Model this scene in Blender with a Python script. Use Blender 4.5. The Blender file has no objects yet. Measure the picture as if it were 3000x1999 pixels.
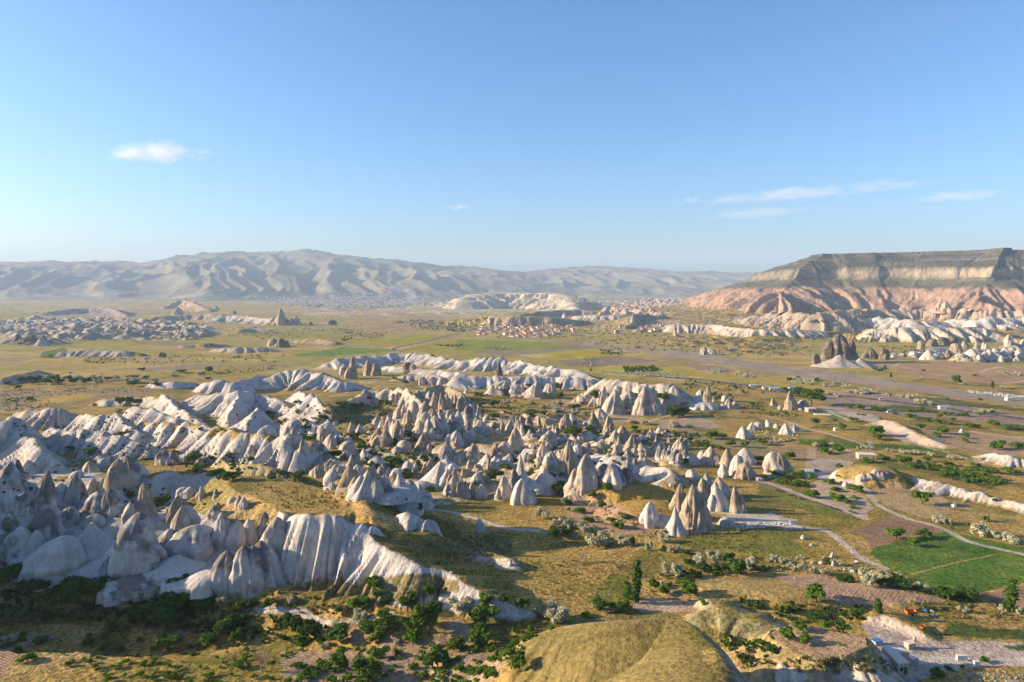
import bpy, math, random
import numpy as np

# ------------------------------------------------------------------ camera, sky, sun, exposure
scene = bpy.context.scene
col = scene.collection
F, CX, CY, CAMZ = 2000.0, 1500.0, 999.5, 200.0      # focal length and centre in photo pixels
PITCH = math.radians(5.27)
cam = bpy.data.objects.new('camera', bpy.data.cameras.new('camera'))
cam.data.sensor_width = 36.0
cam.data.lens = 36.0 * F / 3000.0
cam.data.clip_start = 1.0
cam.data.clip_end = 120000.0
cam.location = (0, 0, CAMZ)
cam.rotation_euler = (math.pi / 2 - PITCH, 0, 0)
col.objects.link(cam)
scene.camera = cam

SUN_EL, SUN_AZ = math.radians(17.5), math.radians(3.0)   # azimuth: forward of due left
sx, sy, sz = -math.cos(SUN_EL) * math.cos(SUN_AZ), math.cos(SUN_EL) * math.sin(SUN_AZ), math.sin(SUN_EL)
world = bpy.data.worlds.new('World')
scene.world = world
world.use_nodes = True
wn = world.node_tree
wn.nodes.clear()
sky = wn.nodes.new('ShaderNodeTexSky')
sky.sky_type = 'NISHITA'
sky.sun_disc = False
sky.sun_elevation = SUN_EL
sky.sun_rotation = math.atan2(sx, sy)
sky.altitude = 300
sky.air_density = 1.0
sky.dust_density = 1.7
sky.ozone_density = 5.6
bg = wn.nodes.new('ShaderNodeBackground')
bg.inputs['Strength'].default_value = 0.102
wo = wn.nodes.new('ShaderNodeOutputWorld')
wn.links.new(sky.outputs[0], bg.inputs[0])
wn.links.new(bg.outputs[0], wo.inputs[0])
sl = bpy.data.lights.new('sun', 'SUN')
sl.energy = 5.0
sl.angle = math.radians(0.6)
sl.color = (1.0, 0.775, 0.51)
sun = bpy.data.objects.new('sun', sl)
from mathutils import Vector
sun.rotation_euler = Vector((sx, sy, sz)).to_track_quat('Z', 'Y').to_euler()
sun.location = (-300, 100, 600)
col.objects.link(sun)
scene.view_settings.view_transform = 'Standard'
scene.view_settings.look = 'None'
scene.view_settings.gamma = 1.0
scene.view_settings.exposure = 1.24
scene.view_settings.use_curve_mapping = False
scene.render.engine = 'CYCLES'
scene.cycles.use_denoising = True
scene.cycles.max_bounces = 5
scene.cycles.diffuse_bounces = 3
scene.cycles.glossy_bounces = 1
scene.cycles.transparent_max_bounces = 6
scene.cycles.volume_bounces = 2

# ------------------------------------------------------------------ noise and projection
def _h(ix, iy, iz, seed):
    h = (ix.astype(np.uint32) * np.uint32(374761393) + iy.astype(np.uint32) * np.uint32(668265263)
         + iz.astype(np.uint32) * np.uint32(2147483647) + np.uint32((seed * 1274126177) & 0xffffffff))
    h = (h ^ (h >> np.uint32(13))) * np.uint32(1274126177)
    h = h ^ (h >> np.uint32(16))
    return h
_rg = np.random.RandomState(11).rand(512 * 512).astype(np.float32) * np.float32(2 * math.pi)
_GX = np.cos(_rg); _GY = np.sin(_rg)
def perlin(x, y, seed=0):
    x, y = np.broadcast_arrays(np.asarray(x, np.float64), np.asarray(y, np.float64))
    x0 = np.floor(x); y0 = np.floor(y)
    fx = (x - x0).astype(np.float32); fy = (y - y0).astype(np.float32)
    ix = x0.astype(np.int32) + np.int32(seed * 37); iy = y0.astype(np.int32) + np.int32(seed * 101)
    ix0 = (ix & 511) << 9; ix1 = ((ix + 1) & 511) << 9; iy0 = iy & 511; iy1 = (iy + 1) & 511
    def g(i, dx, dy): return _GX[i] * (fx - dx) + _GY[i] * (fy - dy)
    u = fx * fx * fx * (fx * (fx * 6 - 15) + 10); v = fy * fy * fy * (fy * (fy * 6 - 15) + 10)
    o = np.float32(1)
    a = g(ix0 | iy0, 0, 0); b = g(ix1 | iy0, o, 0); c = g(ix0 | iy1, 0, o); d = g(ix1 | iy1, o, o)
    return ((a + (b - a) * u) * (1 - v) + (c + (d - c) * u) * v) * np.float32(1.4)
def noise3(x, y, z, seed=0):                       # value noise, -1..1
    x, y, z = np.broadcast_arrays(np.asarray(x, float), np.asarray(y, float), np.asarray(z, float))
    x0 = np.floor(x); y0 = np.floor(y); z0 = np.floor(z)
    fx = x - x0; fy = y - y0; fz = z - z0
    ix = x0.astype(np.int64); iy = y0.astype(np.int64); iz = z0.astype(np.int64)
    def g(a, b, c):
        return _h((ix + a) & 0xffffffff, (iy + b) & 0xffffffff, (iz + c) & 0xffffffff, seed).astype(np.float64) / 2147483648.0 - 1
    u = fx * fx * (3 - 2 * fx); v = fy * fy * (3 - 2 * fy); w = fz * fz * (3 - 2 * fz)
    r = 0
    for a in (0, 1):
        for b in (0, 1):
            for c in (0, 1):
                r = r + g(a, b, c) * (u if a else 1 - u) * (v if b else 1 - v) * (w if c else 1 - w)
    return r
def fbm(x, y, o=4, seed=0):
    r = 0; a = 0.5
    for i in range(o):
        r = r + a * perlin(x, y, seed + i * 17); x = x * 2.03; y = y * 2.03; a *= 0.5
    return r
def ss(a, b, x):
    t = np.clip((x - a) / (b - a), 0, 1)
    return t * t * (3 - 2 * t)

CP, SP = math.cos(PITCH), math.sin(PITCH)
def ray(px, py):                                   # photo pixel -> (x per unit y, z per unit y)
    cx = (px - CX) / F; cy = (CY - py) / F
    dy = CP + cy * SP
    return cx / dy, (-SP + cy * CP) / dy
def project(x, y, z):
    zc = z - CAMZ
    fw = y * CP - zc * SP
    up = y * SP + zc * CP
    return CX + F * x / fw, CY - F * up / fw
_HT = [(40, 88), (161, 100), (217, 105), (288, 110), (509, 125), (860, 145), (1487, 175), (2263, 198), (4100, 235), (7500, 280), (9000, 285), (40000, 285)]
_lx = np.linspace(math.log(40), math.log(40000), 2000)
_ly = np.interp(_lx, [math.log(a) for a, b in _HT], [b for a, b in _HT])
_k = np.ones(121) / 121
_ly = np.convolve(np.pad(_ly, 60, mode='edge'), _k, 'valid')
def G(d):
    return CAMZ - np.interp(np.log(np.maximum(d, 41)), _lx, _ly)
_dd = np.exp(np.linspace(math.log(60), math.log(30000), 4000))
_gd = G(_dd)
def unproj(px, py, h=0.0):                         # on the smooth base ground raised by h
    ux, s = ray(px, py)
    below = (CAMZ + s * _dd) < (_gd + h)
    k = np.nonzero(below[1:] & ~below[:-1])[0]
    i = int(k[0]) + 1 if len(k) else len(_dd) - 1
    d = _dd[i]
    return ux * d, d
CROP = {'A': (0, 1080, 3.1365), 'B': (750, 1080, 3.1365), 'C': (1500, 1080, 3.1365), 'D': (2250, 1080, 3.1365),
        'E': (0, 1500, 3.1365), 'F': (750, 1500, 3.1365), 'G': (1500, 1500, 3.1365), 'H': (2250, 1500, 3.1365),
        'P': (0, 700, 2.353), 'Q': (1000, 700, 2.353), 'R': (2000, 700, 2.353), 'V': (1300, 840, 3.137), 'W': (0, 840, 2.614), 'X': (2500, 720, 4.238)}
def cp(c, x, y):
    ox, oy, s = CROP[c]
    return ox + x / s, oy + y / s

# ------------------------------------------------------------------ terrain grids (finer near, coarser far)
def make_grid(d0, d1, nd, u0, u1, nu):
    d = np.exp(np.linspace(math.log(d0), math.log(d1), nd)); u = np.linspace(u0, u1, nu)
    D, U = np.meshgrid(d, u, indexing='ij')
    return {'d': d, 'u': u, 'X': U * D, 'Y': D, 'U': U, 'add': np.zeros_like(D), 'sub': np.zeros_like(D),
            'rock': np.zeros_like(D), 'phase': np.zeros_like(D), 'fur': np.zeros_like(D), 'tint': np.zeros(D.shape + (3,)), 'extra': np.zeros_like(D)}
WHITE = (.58, .54, .495); CREAM = (.54, .465, .38); PINK = (.52, .37, .29); LILAC = (.40, .32, .31); TANR = (.42, .33, .23); GREYR = (.33, .29, .245); OLIVE = (.17, .16, .085)

def pl_dist(X, Y, pts):
    """nearest point on a polyline: distance, arc length, interpolated extras, side (+1 = towards the right hand of its direction)"""
    best = np.full(X.shape, 1e18); S = np.zeros(X.shape); side = np.ones(X.shape)
    ne = len(pts[0]) - 2
    E = np.zeros((ne,) + X.shape)
    acc = 0.0
    for a, b in zip(pts[:-1], pts[1:]):
        dx, dy = b[0] - a[0], b[1] - a[1]
        L = math.hypot(dx, dy) + 1e-9
        t = np.clip(((X - a[0]) * dx + (Y - a[1]) * dy) / (L * L), 0, 1)
        qx = X - (a[0] + t * dx); qy = Y - (a[1] + t * dy)
        d2 = qx * qx + qy * qy
        m = d2 < best
        best[m] = d2[m]; S[m] = (acc + t * L)[m]
        side[m] = np.where((dx * qy - dy * qx) < 0, 1, -1)[m]
        for k in range(ne):
            E[k][m] = (a[2 + k] + (b[2 + k] - a[2 + k]) * t)[m]
        acc += L
    return np.sqrt(best), S, E, side
def smooth_pl(pts, n=4):                            # Catmull-Rom through the points
    P = [np.array(p, float) for p in pts]
    P = [2 * P[0] - P[1]] + P + [2 * P[-1] - P[-2]]
    out = []
    for i in range(1, len(P) - 2):
        for k in range(n):
            t = k / n
            out.append(tuple(0.5 * ((2 * P[i]) + (-P[i - 1] + P[i + 1]) * t + (2 * P[i - 1] - 5 * P[i] + 4 * P[i + 1] - P[i + 2]) * t * t
                                    + (-P[i - 1] + 3 * P[i] - 3 * P[i + 1] + P[i + 2]) * t ** 3)))
    out.append(tuple(P[-2]))
    return out
_rs = [100]
def box_of(g, pts, r):
    xs = [p[0] for p in pts]; ys = [p[1] for p in pts]
    i0 = np.searchsorted(g['d'], min(ys) - r); i1 = np.searchsorted(g['d'], max(ys) + r)
    if i1 <= i0:
        return None
    lo = max(min(ys) - r, g['d'][0]); hi = min(max(ys) + r, g['d'][-1])
    uu = [(min(xs) - r) / lo, (min(xs) - r) / hi, (max(xs) + r) / lo, (max(xs) + r) / hi]
    j0 = np.searchsorted(g['u'], min(uu)); j1 = np.searchsorted(g['u'], max(uu))
    if j1 <= j0:
        return None
    return np.s_[i0:i1, j0:j1]
def put(g, s, z, rock, tint):
    a = g['add'][s]; m = z > a
    a[m] = z[m]; g['rock'][s][m] = rock[m]; g['tint'][s][m] = tint
def ridge(g, pts, wf, wb, fl=.45, lam=16., front=1., back=0., cap=0., tint=WHITE, pw=1.25, rnd=.12, crop=None, hn=.15, world=False, step=False):
    """an eroded ridge along a crest given as photo pixels and crest heights; right-hand side of its direction is the front"""
    _rs[0] += 7; seed = _rs[0]
    if world:
        W = list(pts)
    else:
        W = []
        for p in pts:
            q = cp(crop, p[0], p[1]) if crop else p[:2]
            x, y = unproj(q[0], q[1], p[2]); W.append((x, y, p[2]))
    W = smooth_pl(W)
    if W[0][1] < 900 and not world and W[0][1] > 240: wf *= .82; wb *= .72
    R = max(wf, wb) * 1.9
    s = box_of(g, W, R)
    if s is None:
        return
    X, Y = g['X'][s], g['Y'][s]
    wx = fbm(X / (lam * 1.7), Y / (lam * 1.7), 2, seed + 3) * lam * .35
    wy = fbm(X / (lam * 1.7), Y / (lam * 1.7), 2, seed + 5) * lam * .35
    dist, S, E, side = pl_dist(X + wx, Y + wy, W)
    n1 = np.abs(perlin(S / lam, side * 3.3 + dist / (lam * 6), seed)) * 2
    n2 = np.abs(perlin(S / (lam * .36), side * 7.7 + dist / (lam * 3), seed + 1)) * 2
    n0 = perlin(S / (lam * 3.1), side * 1.7, seed + 2)
    n3 = np.abs(perlin(S / (lam * .15), side * 5.1 + dist / (lam * 2), seed + 10)) * 2
    w = np.where(side > 0, wf, wb) * (1 - fl * .95 + fl * (1.2 * np.clip(n1, 0, 1) + .5 * np.clip(n2, 0, 1) + .2 * np.clip(n3, 0, 1)) + .25 * n0)
    h = E[0] * (1 + hn * perlin(S / (lam * 1.1), 0.5 + 0 * S, seed + 4) + hn * .6 * perlin(S / (lam * .4), 1.5 + 0 * S, seed + 6))
    w = w * np.clip(E[0] / max(p[2] for p in W), .12, 1) ** .75
    q = dist / np.maximum(w, .5)
    q = (np.sqrt(q * q + rnd * rnd) - rnd) * (1 + rnd * .6)
    z = h * np.clip(1 - q, 0, 1) ** pw
    if step:
        fr = np.clip(z / np.maximum(h, 1), 0, 1) + .05 * perlin(S / 60, dist / 80, seed + 12)
        z = h * np.interp(fr, [0, .30, .50, .56, .72, .78, 1.0], [0, .26, .44, .60, .72, .93, 1.0])
    rock = np.where(side > 0, front, back) * np.ones_like(z)
    if cap > 0:
        rock = rock * ss(cap * .7, cap * 1.2, q + .25 * perlin(X / 9, Y / 9, seed + 8))
    put(g, s, z, rock, tint)
def mound(g, px, py, h, rx, ry, rot=0., rock=0., tint=WHITE, pw=1., rough=.1, crop=None, atbase=False, world=None, lam=None):
    _rs[0] += 7; seed = _rs[0]
    if world: x0, y0 = world
    else:
        if crop: px, py = cp(crop, px, py)
        x0, y0 = unproj(px, py, 0 if atbase else h)
    s = box_of(g, [(x0, y0)], max(rx, ry) * 1.3)
    if s is None:
        return
    X, Y = g['X'][s] - x0, g['Y'][s] - y0
    c, n = math.cos(rot), math.sin(rot)
    a = (X * c + Y * n) / rx; b = (-X * n + Y * c) / ry
    lam = lam or min(rx, ry) * .6
    r = np.sqrt(a * a + b * b) * (1 + rough * 2 * fbm(X / lam, Y / lam, 3, seed))
    z = h * np.clip(1 - r * r, 0, 1) ** pw
    if h >= 0: put(g, s, z, rock * np.ones_like(z), tint)
    else: g['sub'][s] = np.minimum(g['sub'][s], z)
def plateau(g, poly, h, w, fl=.3, lam=20., rock_edge=1., tint=WHITE, crop=None, top=0.):
    """a flat-topped raised block; poly in photo pixels as seen at its top edge"""
    _rs[0] += 7; seed = _rs[0]
    W = []
    for p in poly:
        q = cp(crop, *p) if crop else p
        W.append(unproj(q[0], q[1], h) + (0.,))
    W.append(W[0])
    s = box_of(g, W, w * 2.2)
    if s is None:
        return
    X, Y = g['X'][s], g['Y'][s]
    dist, S, E, side = pl_dist(X + fbm(X / lam, Y / lam, 3, seed) * lam * .4, Y + fbm(X / lam, Y / lam, 3, seed + 9) * lam * .4, W)
    ins = inpoly(X, Y, [p[:2] for p in W])
    n1 = np.abs(perlin(S / lam, dist / (lam * 5), seed + 1)) * 2
    q = dist / (w * (1 - fl + 2 * fl * n1))
    z = np.where(ins, h, h * np.clip(1 - q, 0, 1) ** 1.2)
    rock = np.where(ins, top, rock_edge)
    put(g, s, z, rock, tint)
def inpoly(X, Y, poly):
    r = np.zeros(X.shape, bool)
    n = len(poly)
    for i in range(n):
        x1, y1 = poly[i][:2]; x2, y2 = poly[(i + 1) % n][:2]
        if y1 == y2: continue
        c = ((y1 > Y) != (y2 > Y)) & (X < (x2 - x1) * (Y - y1) / (y2 - y1) + x1)
        r ^= c
    return r
def zone(g, poly, amp, lam, rock=.7, tint=WHITE, crop=None, feather=None, sharp=1., ani=1.):
    """hummocky eroded ground inside a region (photo pixels on the base ground)"""
    _rs[0] += 7; seed = _rs[0]
    W = []
    for p in poly:
        q = cp(crop, *p) if crop else p
        W.append(unproj(q[0], q[1], 0) + (0.,))
    W.append(W[0])
    s = box_of(g, W, 5)
    if s is None:
        return
    X, Y = g['X'][s], g['Y'][s]
    feather = feather or lam * 1.2
    X2 = X + fbm(X / (lam * 2), Y / (lam * 2), 2, seed + 5) * lam; Y2 = Y + fbm(X / (lam * 2), Y / (lam * 2), 2, seed + 6) * lam
    dist = pl_dist(X2, Y2, W)[0]
    ins = inpoly(X2, Y2, [p[:2] for p in W])
    f = np.where(ins, ss(0, feather, dist), 0)
    n = np.abs(perlin(X2 / lam, Y2 / lam * ani, seed)) * 1.6 + np.abs(perlin(X2 / lam * 2.3, Y2 / lam * 2.3, seed + 1)) * .5
    z = amp * f * np.clip(n, 0, 1.6) ** sharp
    put(g, s, z, np.where(f > .03, rock, 0), tint)
# ------------------------------------------------------------------ the land: heights
near = make_grid(92, 2700, 1080, -1.0, .9, 1060)
far = make_grid(2700, 9000, 430, -.92, .92, 900)
mount = make_grid(9000, 19000, 230, -.95, .95, 800)
GR = (near, far, mount)

def land(g):
    # --- front: the fluted white scarp and its tail
    ridge(g, [(825, 1497, 21), (900, 1510, 22), (1000, 1520, 21), (1065, 1537, 19), (1110, 1585, 15), (1200, 1653, 11), (1290, 1673, 9), (1380, 1718, 7), (1480, 1765, 5), (1545, 1786, 2.5)],
          18, 55, .6, 11, 1, .0, tint=WHITE, hn=.1, pw=1.1)
    ridge(g, [(1090, 1545, 18), (1130, 1590, 13), (1180, 1640, 6)], 14, 14, .5, 8, 1, 1)
    ridge(g, [(1000, 1400, 16), (1040, 1440, 18), (1075, 1480, 17), (1080, 1500, 16)], 40, 60, .2, 20, 0, 0)
    ridge(g, [(1135, 1497, 15), (1200, 1503, 15), (1258, 1512, 14), (1295, 1560, 8), (1345, 1605, 2)], 20, 22, .6, 9, 1, 1, hn=.2)
    ridge(g, [(1330, 1610, 3), (1450, 1625, 2.5), (1500, 1640, 3)], 8, 9, .4, 8, .8, .3)
    # --- left: white ridges one behind the other
    ridge(g, [(140, 1254, 15), (223, 1258, 17), (287, 1260, 17), (367, 1278, 14), (430, 1303, 9), (490, 1318, 4)], 19, 26, .55, 11, 1, .6)
    ridge(g, [(-60, 1225, 26), (20, 1229, 26), (48, 1230, 24), (90, 1284, 16), (121, 1316, 13), (156, 1348, 7)], 34, 26, .6, 12, 1, .7)
    ridge(g, [(-80, 1390, 22), (0, 1400, 18), (60, 1410, 14), (150, 1430, 9)], 26, 26, .5, 14, 1, .8)
    ridge(g, [(421, 1236, 12), (478, 1238, 15), (558, 1237, 17), (606, 1245, 18), (685, 1268, 19), (750, 1271, 20), (823, 1277, 20), (884, 1310, 14), (948, 1322, 10), (973, 1345, 8), (1040, 1358, 5)], 24, 34, .6, 12, 1, .5, cap=.1)
    ridge(g, [(790, 1275, 19), (800, 1330, 9), (790, 1375, 2)], 14, 14, .6, 8, 1, 1)
    ridge(g, [(560, 1240, 14), (570, 1275, 10), (610, 1320, 5)], 12, 14, .4, 9, .4, .6)
    ridge(g, [(235, 1214, 15), (287, 1213, 18), (341, 1216, 18), (399, 1259, 10), (450, 1286, 4)], 20, 26, .55, 12, 1, .7)
    ridge(g, [(50, 1210, 12), (110, 1200, 16), (165, 1203, 16), (215, 1212, 12)], 22, 40, .5, 12, 1, .2, tint=(.46, .41, .36))
    ridge(g, [(380, 1195, 12), (440, 1200, 12), (520, 1225, 7), (550, 1235, 3)], 16, 20, .5, 11, 1, .8)
    ridge(g, [(310, 1163, 9), (400, 1160, 10), (470, 1168, 10), (520, 1190, 7)], 14, 30, .5, 11, 1, .2, cap=.12)
    ridge(g, [(478, 1155, 14), (523, 1195, 11), (570, 1225, 7), (605, 1242, 3)], 16, 22, .5, 12, 1, .8)
    ridge(g, [(575, 1158, 13), (638, 1153, 18), (695, 1150, 20), (750, 1152, 18), (800, 1164, 15), (850, 1190, 10), (900, 1230, 4)], 34, 36, .8, 14, 1, .4)
    ridge(g, [(700, 1152, 19), (690, 1180, 16), (665, 1225, 8)], 17, 18, .6, 10, 1, 1)
    ridge(g, [(760, 1195, 16), (730, 1225, 14), (700, 1255, 6)], 20, 22, .5, 12, 1, 1)
    ridge(g, [(868, 1145, 16), (905, 1155, 22), (940, 1176, 20), (965, 1205, 14), (985, 1235, 5)], 26, 24, .55, 15, 1, .8)
    ridge(g, [(830, 1230, 10), (880, 1228, 13), (925, 1240, 11), (970, 1250, 8)], 18, 22, .5, 10, 1, .3, cap=.15)
    ridge(g, [(600, 1118, 12), (650, 1113, 15), (700, 1115, 14), (760, 1100, 15), (800, 1100, 12)], 24, 34, .6, 16, 1, .0)
    ridge(g, [(780, 1105, 14), (855, 1085, 22), (920, 1091, 20), (1000, 1112, 13), (1050, 1125, 6)], 38, 40, .6, 16, 1, .2)
    ridge(g, [(440, 1122, 5), (500, 1120, 8), (560, 1122, 6)], 14, 20, .5, 12, 1, 0)
    ridge(g, [(640, 1345, 5), (690, 1360, 8), (760, 1365, 9), (830, 1380, 8)], 10, 24, .5, 9, .3, 0)
    ridge(g, [(330, 1440, 8), (400, 1405, 11), (480, 1390, 13), (560, 1375, 14), (620, 1372, 12), (700, 1390, 5)], 22, 24, .5, 14, 1, .6, cap=.1)
    ridge(g, [(480, 1395, 12), (540, 1410, 9), (590, 1420, 5)], 14, 12, .4, 9, 1, 1)
    ridge(g, [(700, 1465, 6), (760, 1450, 7), (830, 1465, 7), (870, 1475, 5)], 8, 20, .7, 6, 1, 0)
    ridge(g, [(540, 1430, 9), (570, 1440, 8), (640, 1455, 5)], 10, 10, .5, 8, 1, 1)
    plateau(g, [(640, 1395), (800, 1400), (930, 1425), (1040, 1440), (1070, 1490), (1000, 1515), (900, 1505), (830, 1495), (700, 1440)], 15, 25, .3, 20, .1)
    # left rock mass stands on a white slope
    ridge(g, [(-120, 1545, 12), (40, 1545, 12), (180, 1525, 12), (300, 1515, 12), (430, 1525, 11), (560, 1550, 9), (690, 1580, 8), (800, 1600, 4)], 46, 60, .3, 22, 1, .6, hn=.2)
    # --- middle: chimney country
    zone(g, [(960, 1250), (1150, 1180), (1400, 1210), (1700, 1215), (1950, 1290), (2080, 1380), (1900, 1430), (1700, 1440), (1480, 1480), (1260, 1480), (1000, 1430), (880, 1350)], 5, 24, .5, WHITE, feather=30)
    ridge(g, [(1011, 1184, 8), (1069, 1146, 13), (1117, 1141, 15), (1165, 1139, 17), (1212, 1160, 15), (1240, 1185, 9)], 20, 28, .7, 10, 1, .3, tint=CREAM, hn=.25)
    ridge(g, [(1218, 1150, 14), (1292, 1127, 15), (1350, 1150, 12), (1380, 1170, 4)], 24, 30, .5, 10, .6, .1, tint=CREAM)
    mound(g, 1250, 1235, 14, 48, 55, rough=.2, rock=.6, tint=CREAM)
    mound(g, 1190, 1300, 6, 55, 25, rough=.2)
    ridge(g, [(1180, 1100, 8), (1260, 1098, 10), (1330, 1112, 8)], 18, 22, .7, 14, 1, .2, tint=CREAM)
    ridge(g, [(1340, 1110, 13), (1425, 1103, 15), (1531, 1104, 14), (1616, 1103, 14), (1722, 1107, 13), (1770, 1118, 5)], 26, 40, .6, 17, 1, .2, hn=.2)
    ridge(g, [(1440, 1130, 12), (1500, 1120, 15), (1560, 1135, 12)], 22, 24, .6, 12, 1, .7, tint=CREAM)
    ridge(g, [(960, 1062, 12), (1000, 1052, 17), (1085, 1040, 19), (1170, 1036, 19), (1255, 1041, 18), (1340, 1053, 16), (1425, 1047, 22), (1510, 1057, 18), (1595, 1070, 16), (1680, 1083, 12), (1750, 1106, 4)], 46, 40, .7, 20, 1, .0, hn=.25)
    ridge(g, [(1130, 1075, 8), (1220, 1080, 10), (1330, 1090, 10), (1390, 1100, 6)], 24, 26, .5, 16, 1, .2)
    ridge(g, [(1470, 1080, 7), (1520, 1075, 9), (1580, 1088, 7)], 20, 22, .5, 14, 1, .2)
    ridge(g, [(1722, 1150, 6), (1771, 1111, 26), (1844, 1115, 27), (1899, 1123, 25), (1978, 1128, 24), (2022, 1178, 3)], 40, 34, .6, 15, 1, .5, tint=CREAM, hn=.12, pw=1.0)
    ridge(g, [(1430, 1330, 7), (1520, 1310, 10), (1620, 1330, 9), (1700, 1320, 8)], 18, 24, .5, 13, 1, .5)
    ridge(g, [(1270, 1330, 8), (1340, 1320, 9), (1400, 1330, 7)], 18, 20, .4, 11, .8, .4)
    ridge(g, [(1560, 1400, 8), (1680, 1325, 11), (1800, 1340, 11), (1880, 1355, 9), (1960, 1380, 7), (1940, 1410, 3)], 20, 26, .5, 15, 1, .5)
    mound(g, 1830, 1415, 9, 34, 16, rough=.15)
    mound(g, 1900, 1470, 7, 26, 20, rough=.1)
    # --- right: gentle slopes
    ridge(g, [(2674, 1396, 4), (2747, 1412, 5), (2840, 1431, 5), (2920, 1453, 4), (3010, 1478, 3)], 15, 16, .7, 7, 1, .1, hn=.3)
    ridge(g, [(2900, 1330, 4), (2960, 1340, 5), (3040, 1350, 4)], 13, 14, .6, 6, 1, .1, hn=.3)
    mound(g, 2560, 1365, 9, 26, 22, rough=.2)
    ridge(g, [(2560, 1240, 3), (2610, 1235, 6), (2670, 1262, 4), (2740, 1290, 4), (2820, 1310, 2)], 20, 24, .4, 16, .6, .3, tint=CREAM)
    # --- foreground hills
    ridge(g, [(1470, 1935, 4), (1590, 1850, 15), (1700, 1812, 20), (1820, 1802, 22), (1930, 1806, 22), (2000, 1860, 24), (2060, 1915, 26), (2110, 1990, 28), (2150, 2080, 30)], 62, 20, .15, 30, .03, .25, rnd=.5, hn=.04, pw=1.0)
    ridge(g, [(2060, 1795, 2.5), (2110, 1780, 4), (2170, 1798, 4), (2260, 1836, 3)], 12, 16, .5, 9, .25, .5, tint=CREAM)
    plateau(g, [(2256, 1855), (2320, 1828), (2540, 1870), (2545, 1900), (2490, 1918), (2400, 1937), (2290, 1885)], 9, 14, .3, 9, .25, CREAM)
    ridge(g, [(2300, 1960, 6), (2400, 1965, 7), (2560, 1960, 7), (2640, 2010, 3)], 13, 12, .6, 6, .8, .1, hn=.2)
    ridge(g, [(2555, 1800, 2), (2590, 1797, 2.6), (2680, 1838, 2), (2750, 1878, .6)], 5, 14, .3, 8, .9, 0, tint=CREAM)
    mound(g, 2450, 1720, 3, 60, 14, rough=.1)
    # the shaded gully between the front terrace and the rocks, and unseen high ground beyond the left edge, put in to shade it
    mound(g, 250, 1800, -14, 95, 26, rot=-.05, atbase=True)
    mound(g, 600, 1830, -9, 70, 22, rot=-.15, atbase=True)
    mound(g, 950, 1880, -4, 60, 14, atbase=True)
    mound(g, 1480, 1590, -4, 60, 18, atbase=True)
    ridge(g, [(-205, 180, 5), (-213, 200, 28), (-220, 222, 38), (-240, 262, 38), (-300, 330, 26)], 46, 60, .3, 30, .2, .2, world=True, rnd=.4)
    # --- middle distance, left
    zone(g, [(-60, 985), (-60, 945), (120, 935), (300, 938), (480, 945), (640, 960), (650, 985), (560, 1000), (350, 1000), (150, 1005)], 17, 70, .8, (.44, .40, .36), feather=60, ani=1.8, sharp=1.3)
    ridge(g, [(130, 915, 20), (200, 906, 34), (290, 902, 40), (330, 906, 36), (372, 925, 10)], 90, 120, .6, 45, 1, .3, tint=LILAC)
    ridge(g, [(480, 926, 24), (560, 921, 30), (650, 923, 28)], 50, 200, .4, 40, 1, 0, tint=TANR)
    ridge(g, [(640, 928, 26), (700, 924, 34), (760, 930, 30), (800, 940, 20)], 70, 140, .6, 45, 1, .4, tint=(.48, .43, .38))
    ridge(g, [(480, 900, 20), (515, 884, 60), (540, 880, 70), (575, 890, 55), (610, 905, 25)], 110, 110, .6, 45, 1, .6, tint=TANR)
    ridge(g, [(0, 990, 14), (60, 985, 20), (130, 985, 22), (180, 1000, 8)], 60, 60, .5, 30, 1, .5, tint=GREYR)
    ridge(g, [(180, 1030, 10), (250, 1023, 14), (370, 1028, 12)], 36, 60, .5, 25, 1, 0, tint=(.42, .38, .33))
    ridge(g, [(0, 1110, 8), (60, 1095, 11), (110, 1085, 8)], 30, 30, .5, 18, .9, .4, tint=CREAM)
    ridge(g, [(540, 1012, 8), (600, 1009, 10), (650, 1008, 9)], 24, 50, .4, 25, .8, 0, tint=GREYR)
    ridge(g, [(630, 1022, 8), (690, 1018, 12), (760, 1017, 11), (800, 1022, 6)], 28, 40, .6, 16, 1, .2, tint=CREAM)
    ridge(g, [(850, 1000, 4), (930, 990, 16), (980, 1003, 8)], 50, 60, .4, 30, .4, .2)
    ridge(g, [(700, 968, 12), (740, 961, 16), (790, 970, 6)], 70, 80, .3, 40, .8, .5, tint=(.42, .38, .32))
    # --- table hill behind the village
    ridge(g, [(1345, 880, 70), (1380, 866, 112), (1480, 858, 130), (1600, 860, 130), (1650, 864, 122), (1690, 900, 40)], 330, 420, .95, 90, 1, .8, tint=(.56, .48, .35), pw=1.0, rnd=.05, hn=.02, step=True)
    # --- village cliffs and the pink country beside it
    ridge(g, [(1430, 927, 44), (1500, 928, 44), (1560, 929, 42), (1640, 932, 36), (1700, 938, 22)], 34, 260, .5, 40, 1, 0, tint=TANR, pw=.6, hn=.06)
    ridge(g, [(1590, 913, 34), (1680, 908, 36), (1740, 911, 30)], 40, 260, .5, 45, 1, 0, tint=GREYR, pw=.7)
    ridge(g, [(1690, 925, 26), (1780, 925, 30), (1860, 925, 28), (1900, 935, 14)], 60, 120, .6, 35, 1, .3, tint=(.48, .42, .35))
    zone(g, [(1740, 940), (1760, 905), (1900, 885), (2060, 878), (2100, 915), (2000, 935), (1900, 945)], 40, 70, .95, PINK, feather=60)
    ridge(g, [(1838, 955, 14), (1850, 928, 46), (1880, 922, 46), (1930, 924, 40), (2000, 935, 20)], 46, 140, .5, 40, .9, .2, tint=(.30, .235, .16))
    ridge(g, [(1880, 958, 8), (1950, 950, 12), (2050, 955, 12)], 40, 50, .5, 25, 1, .4, tint=WHITE)
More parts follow.
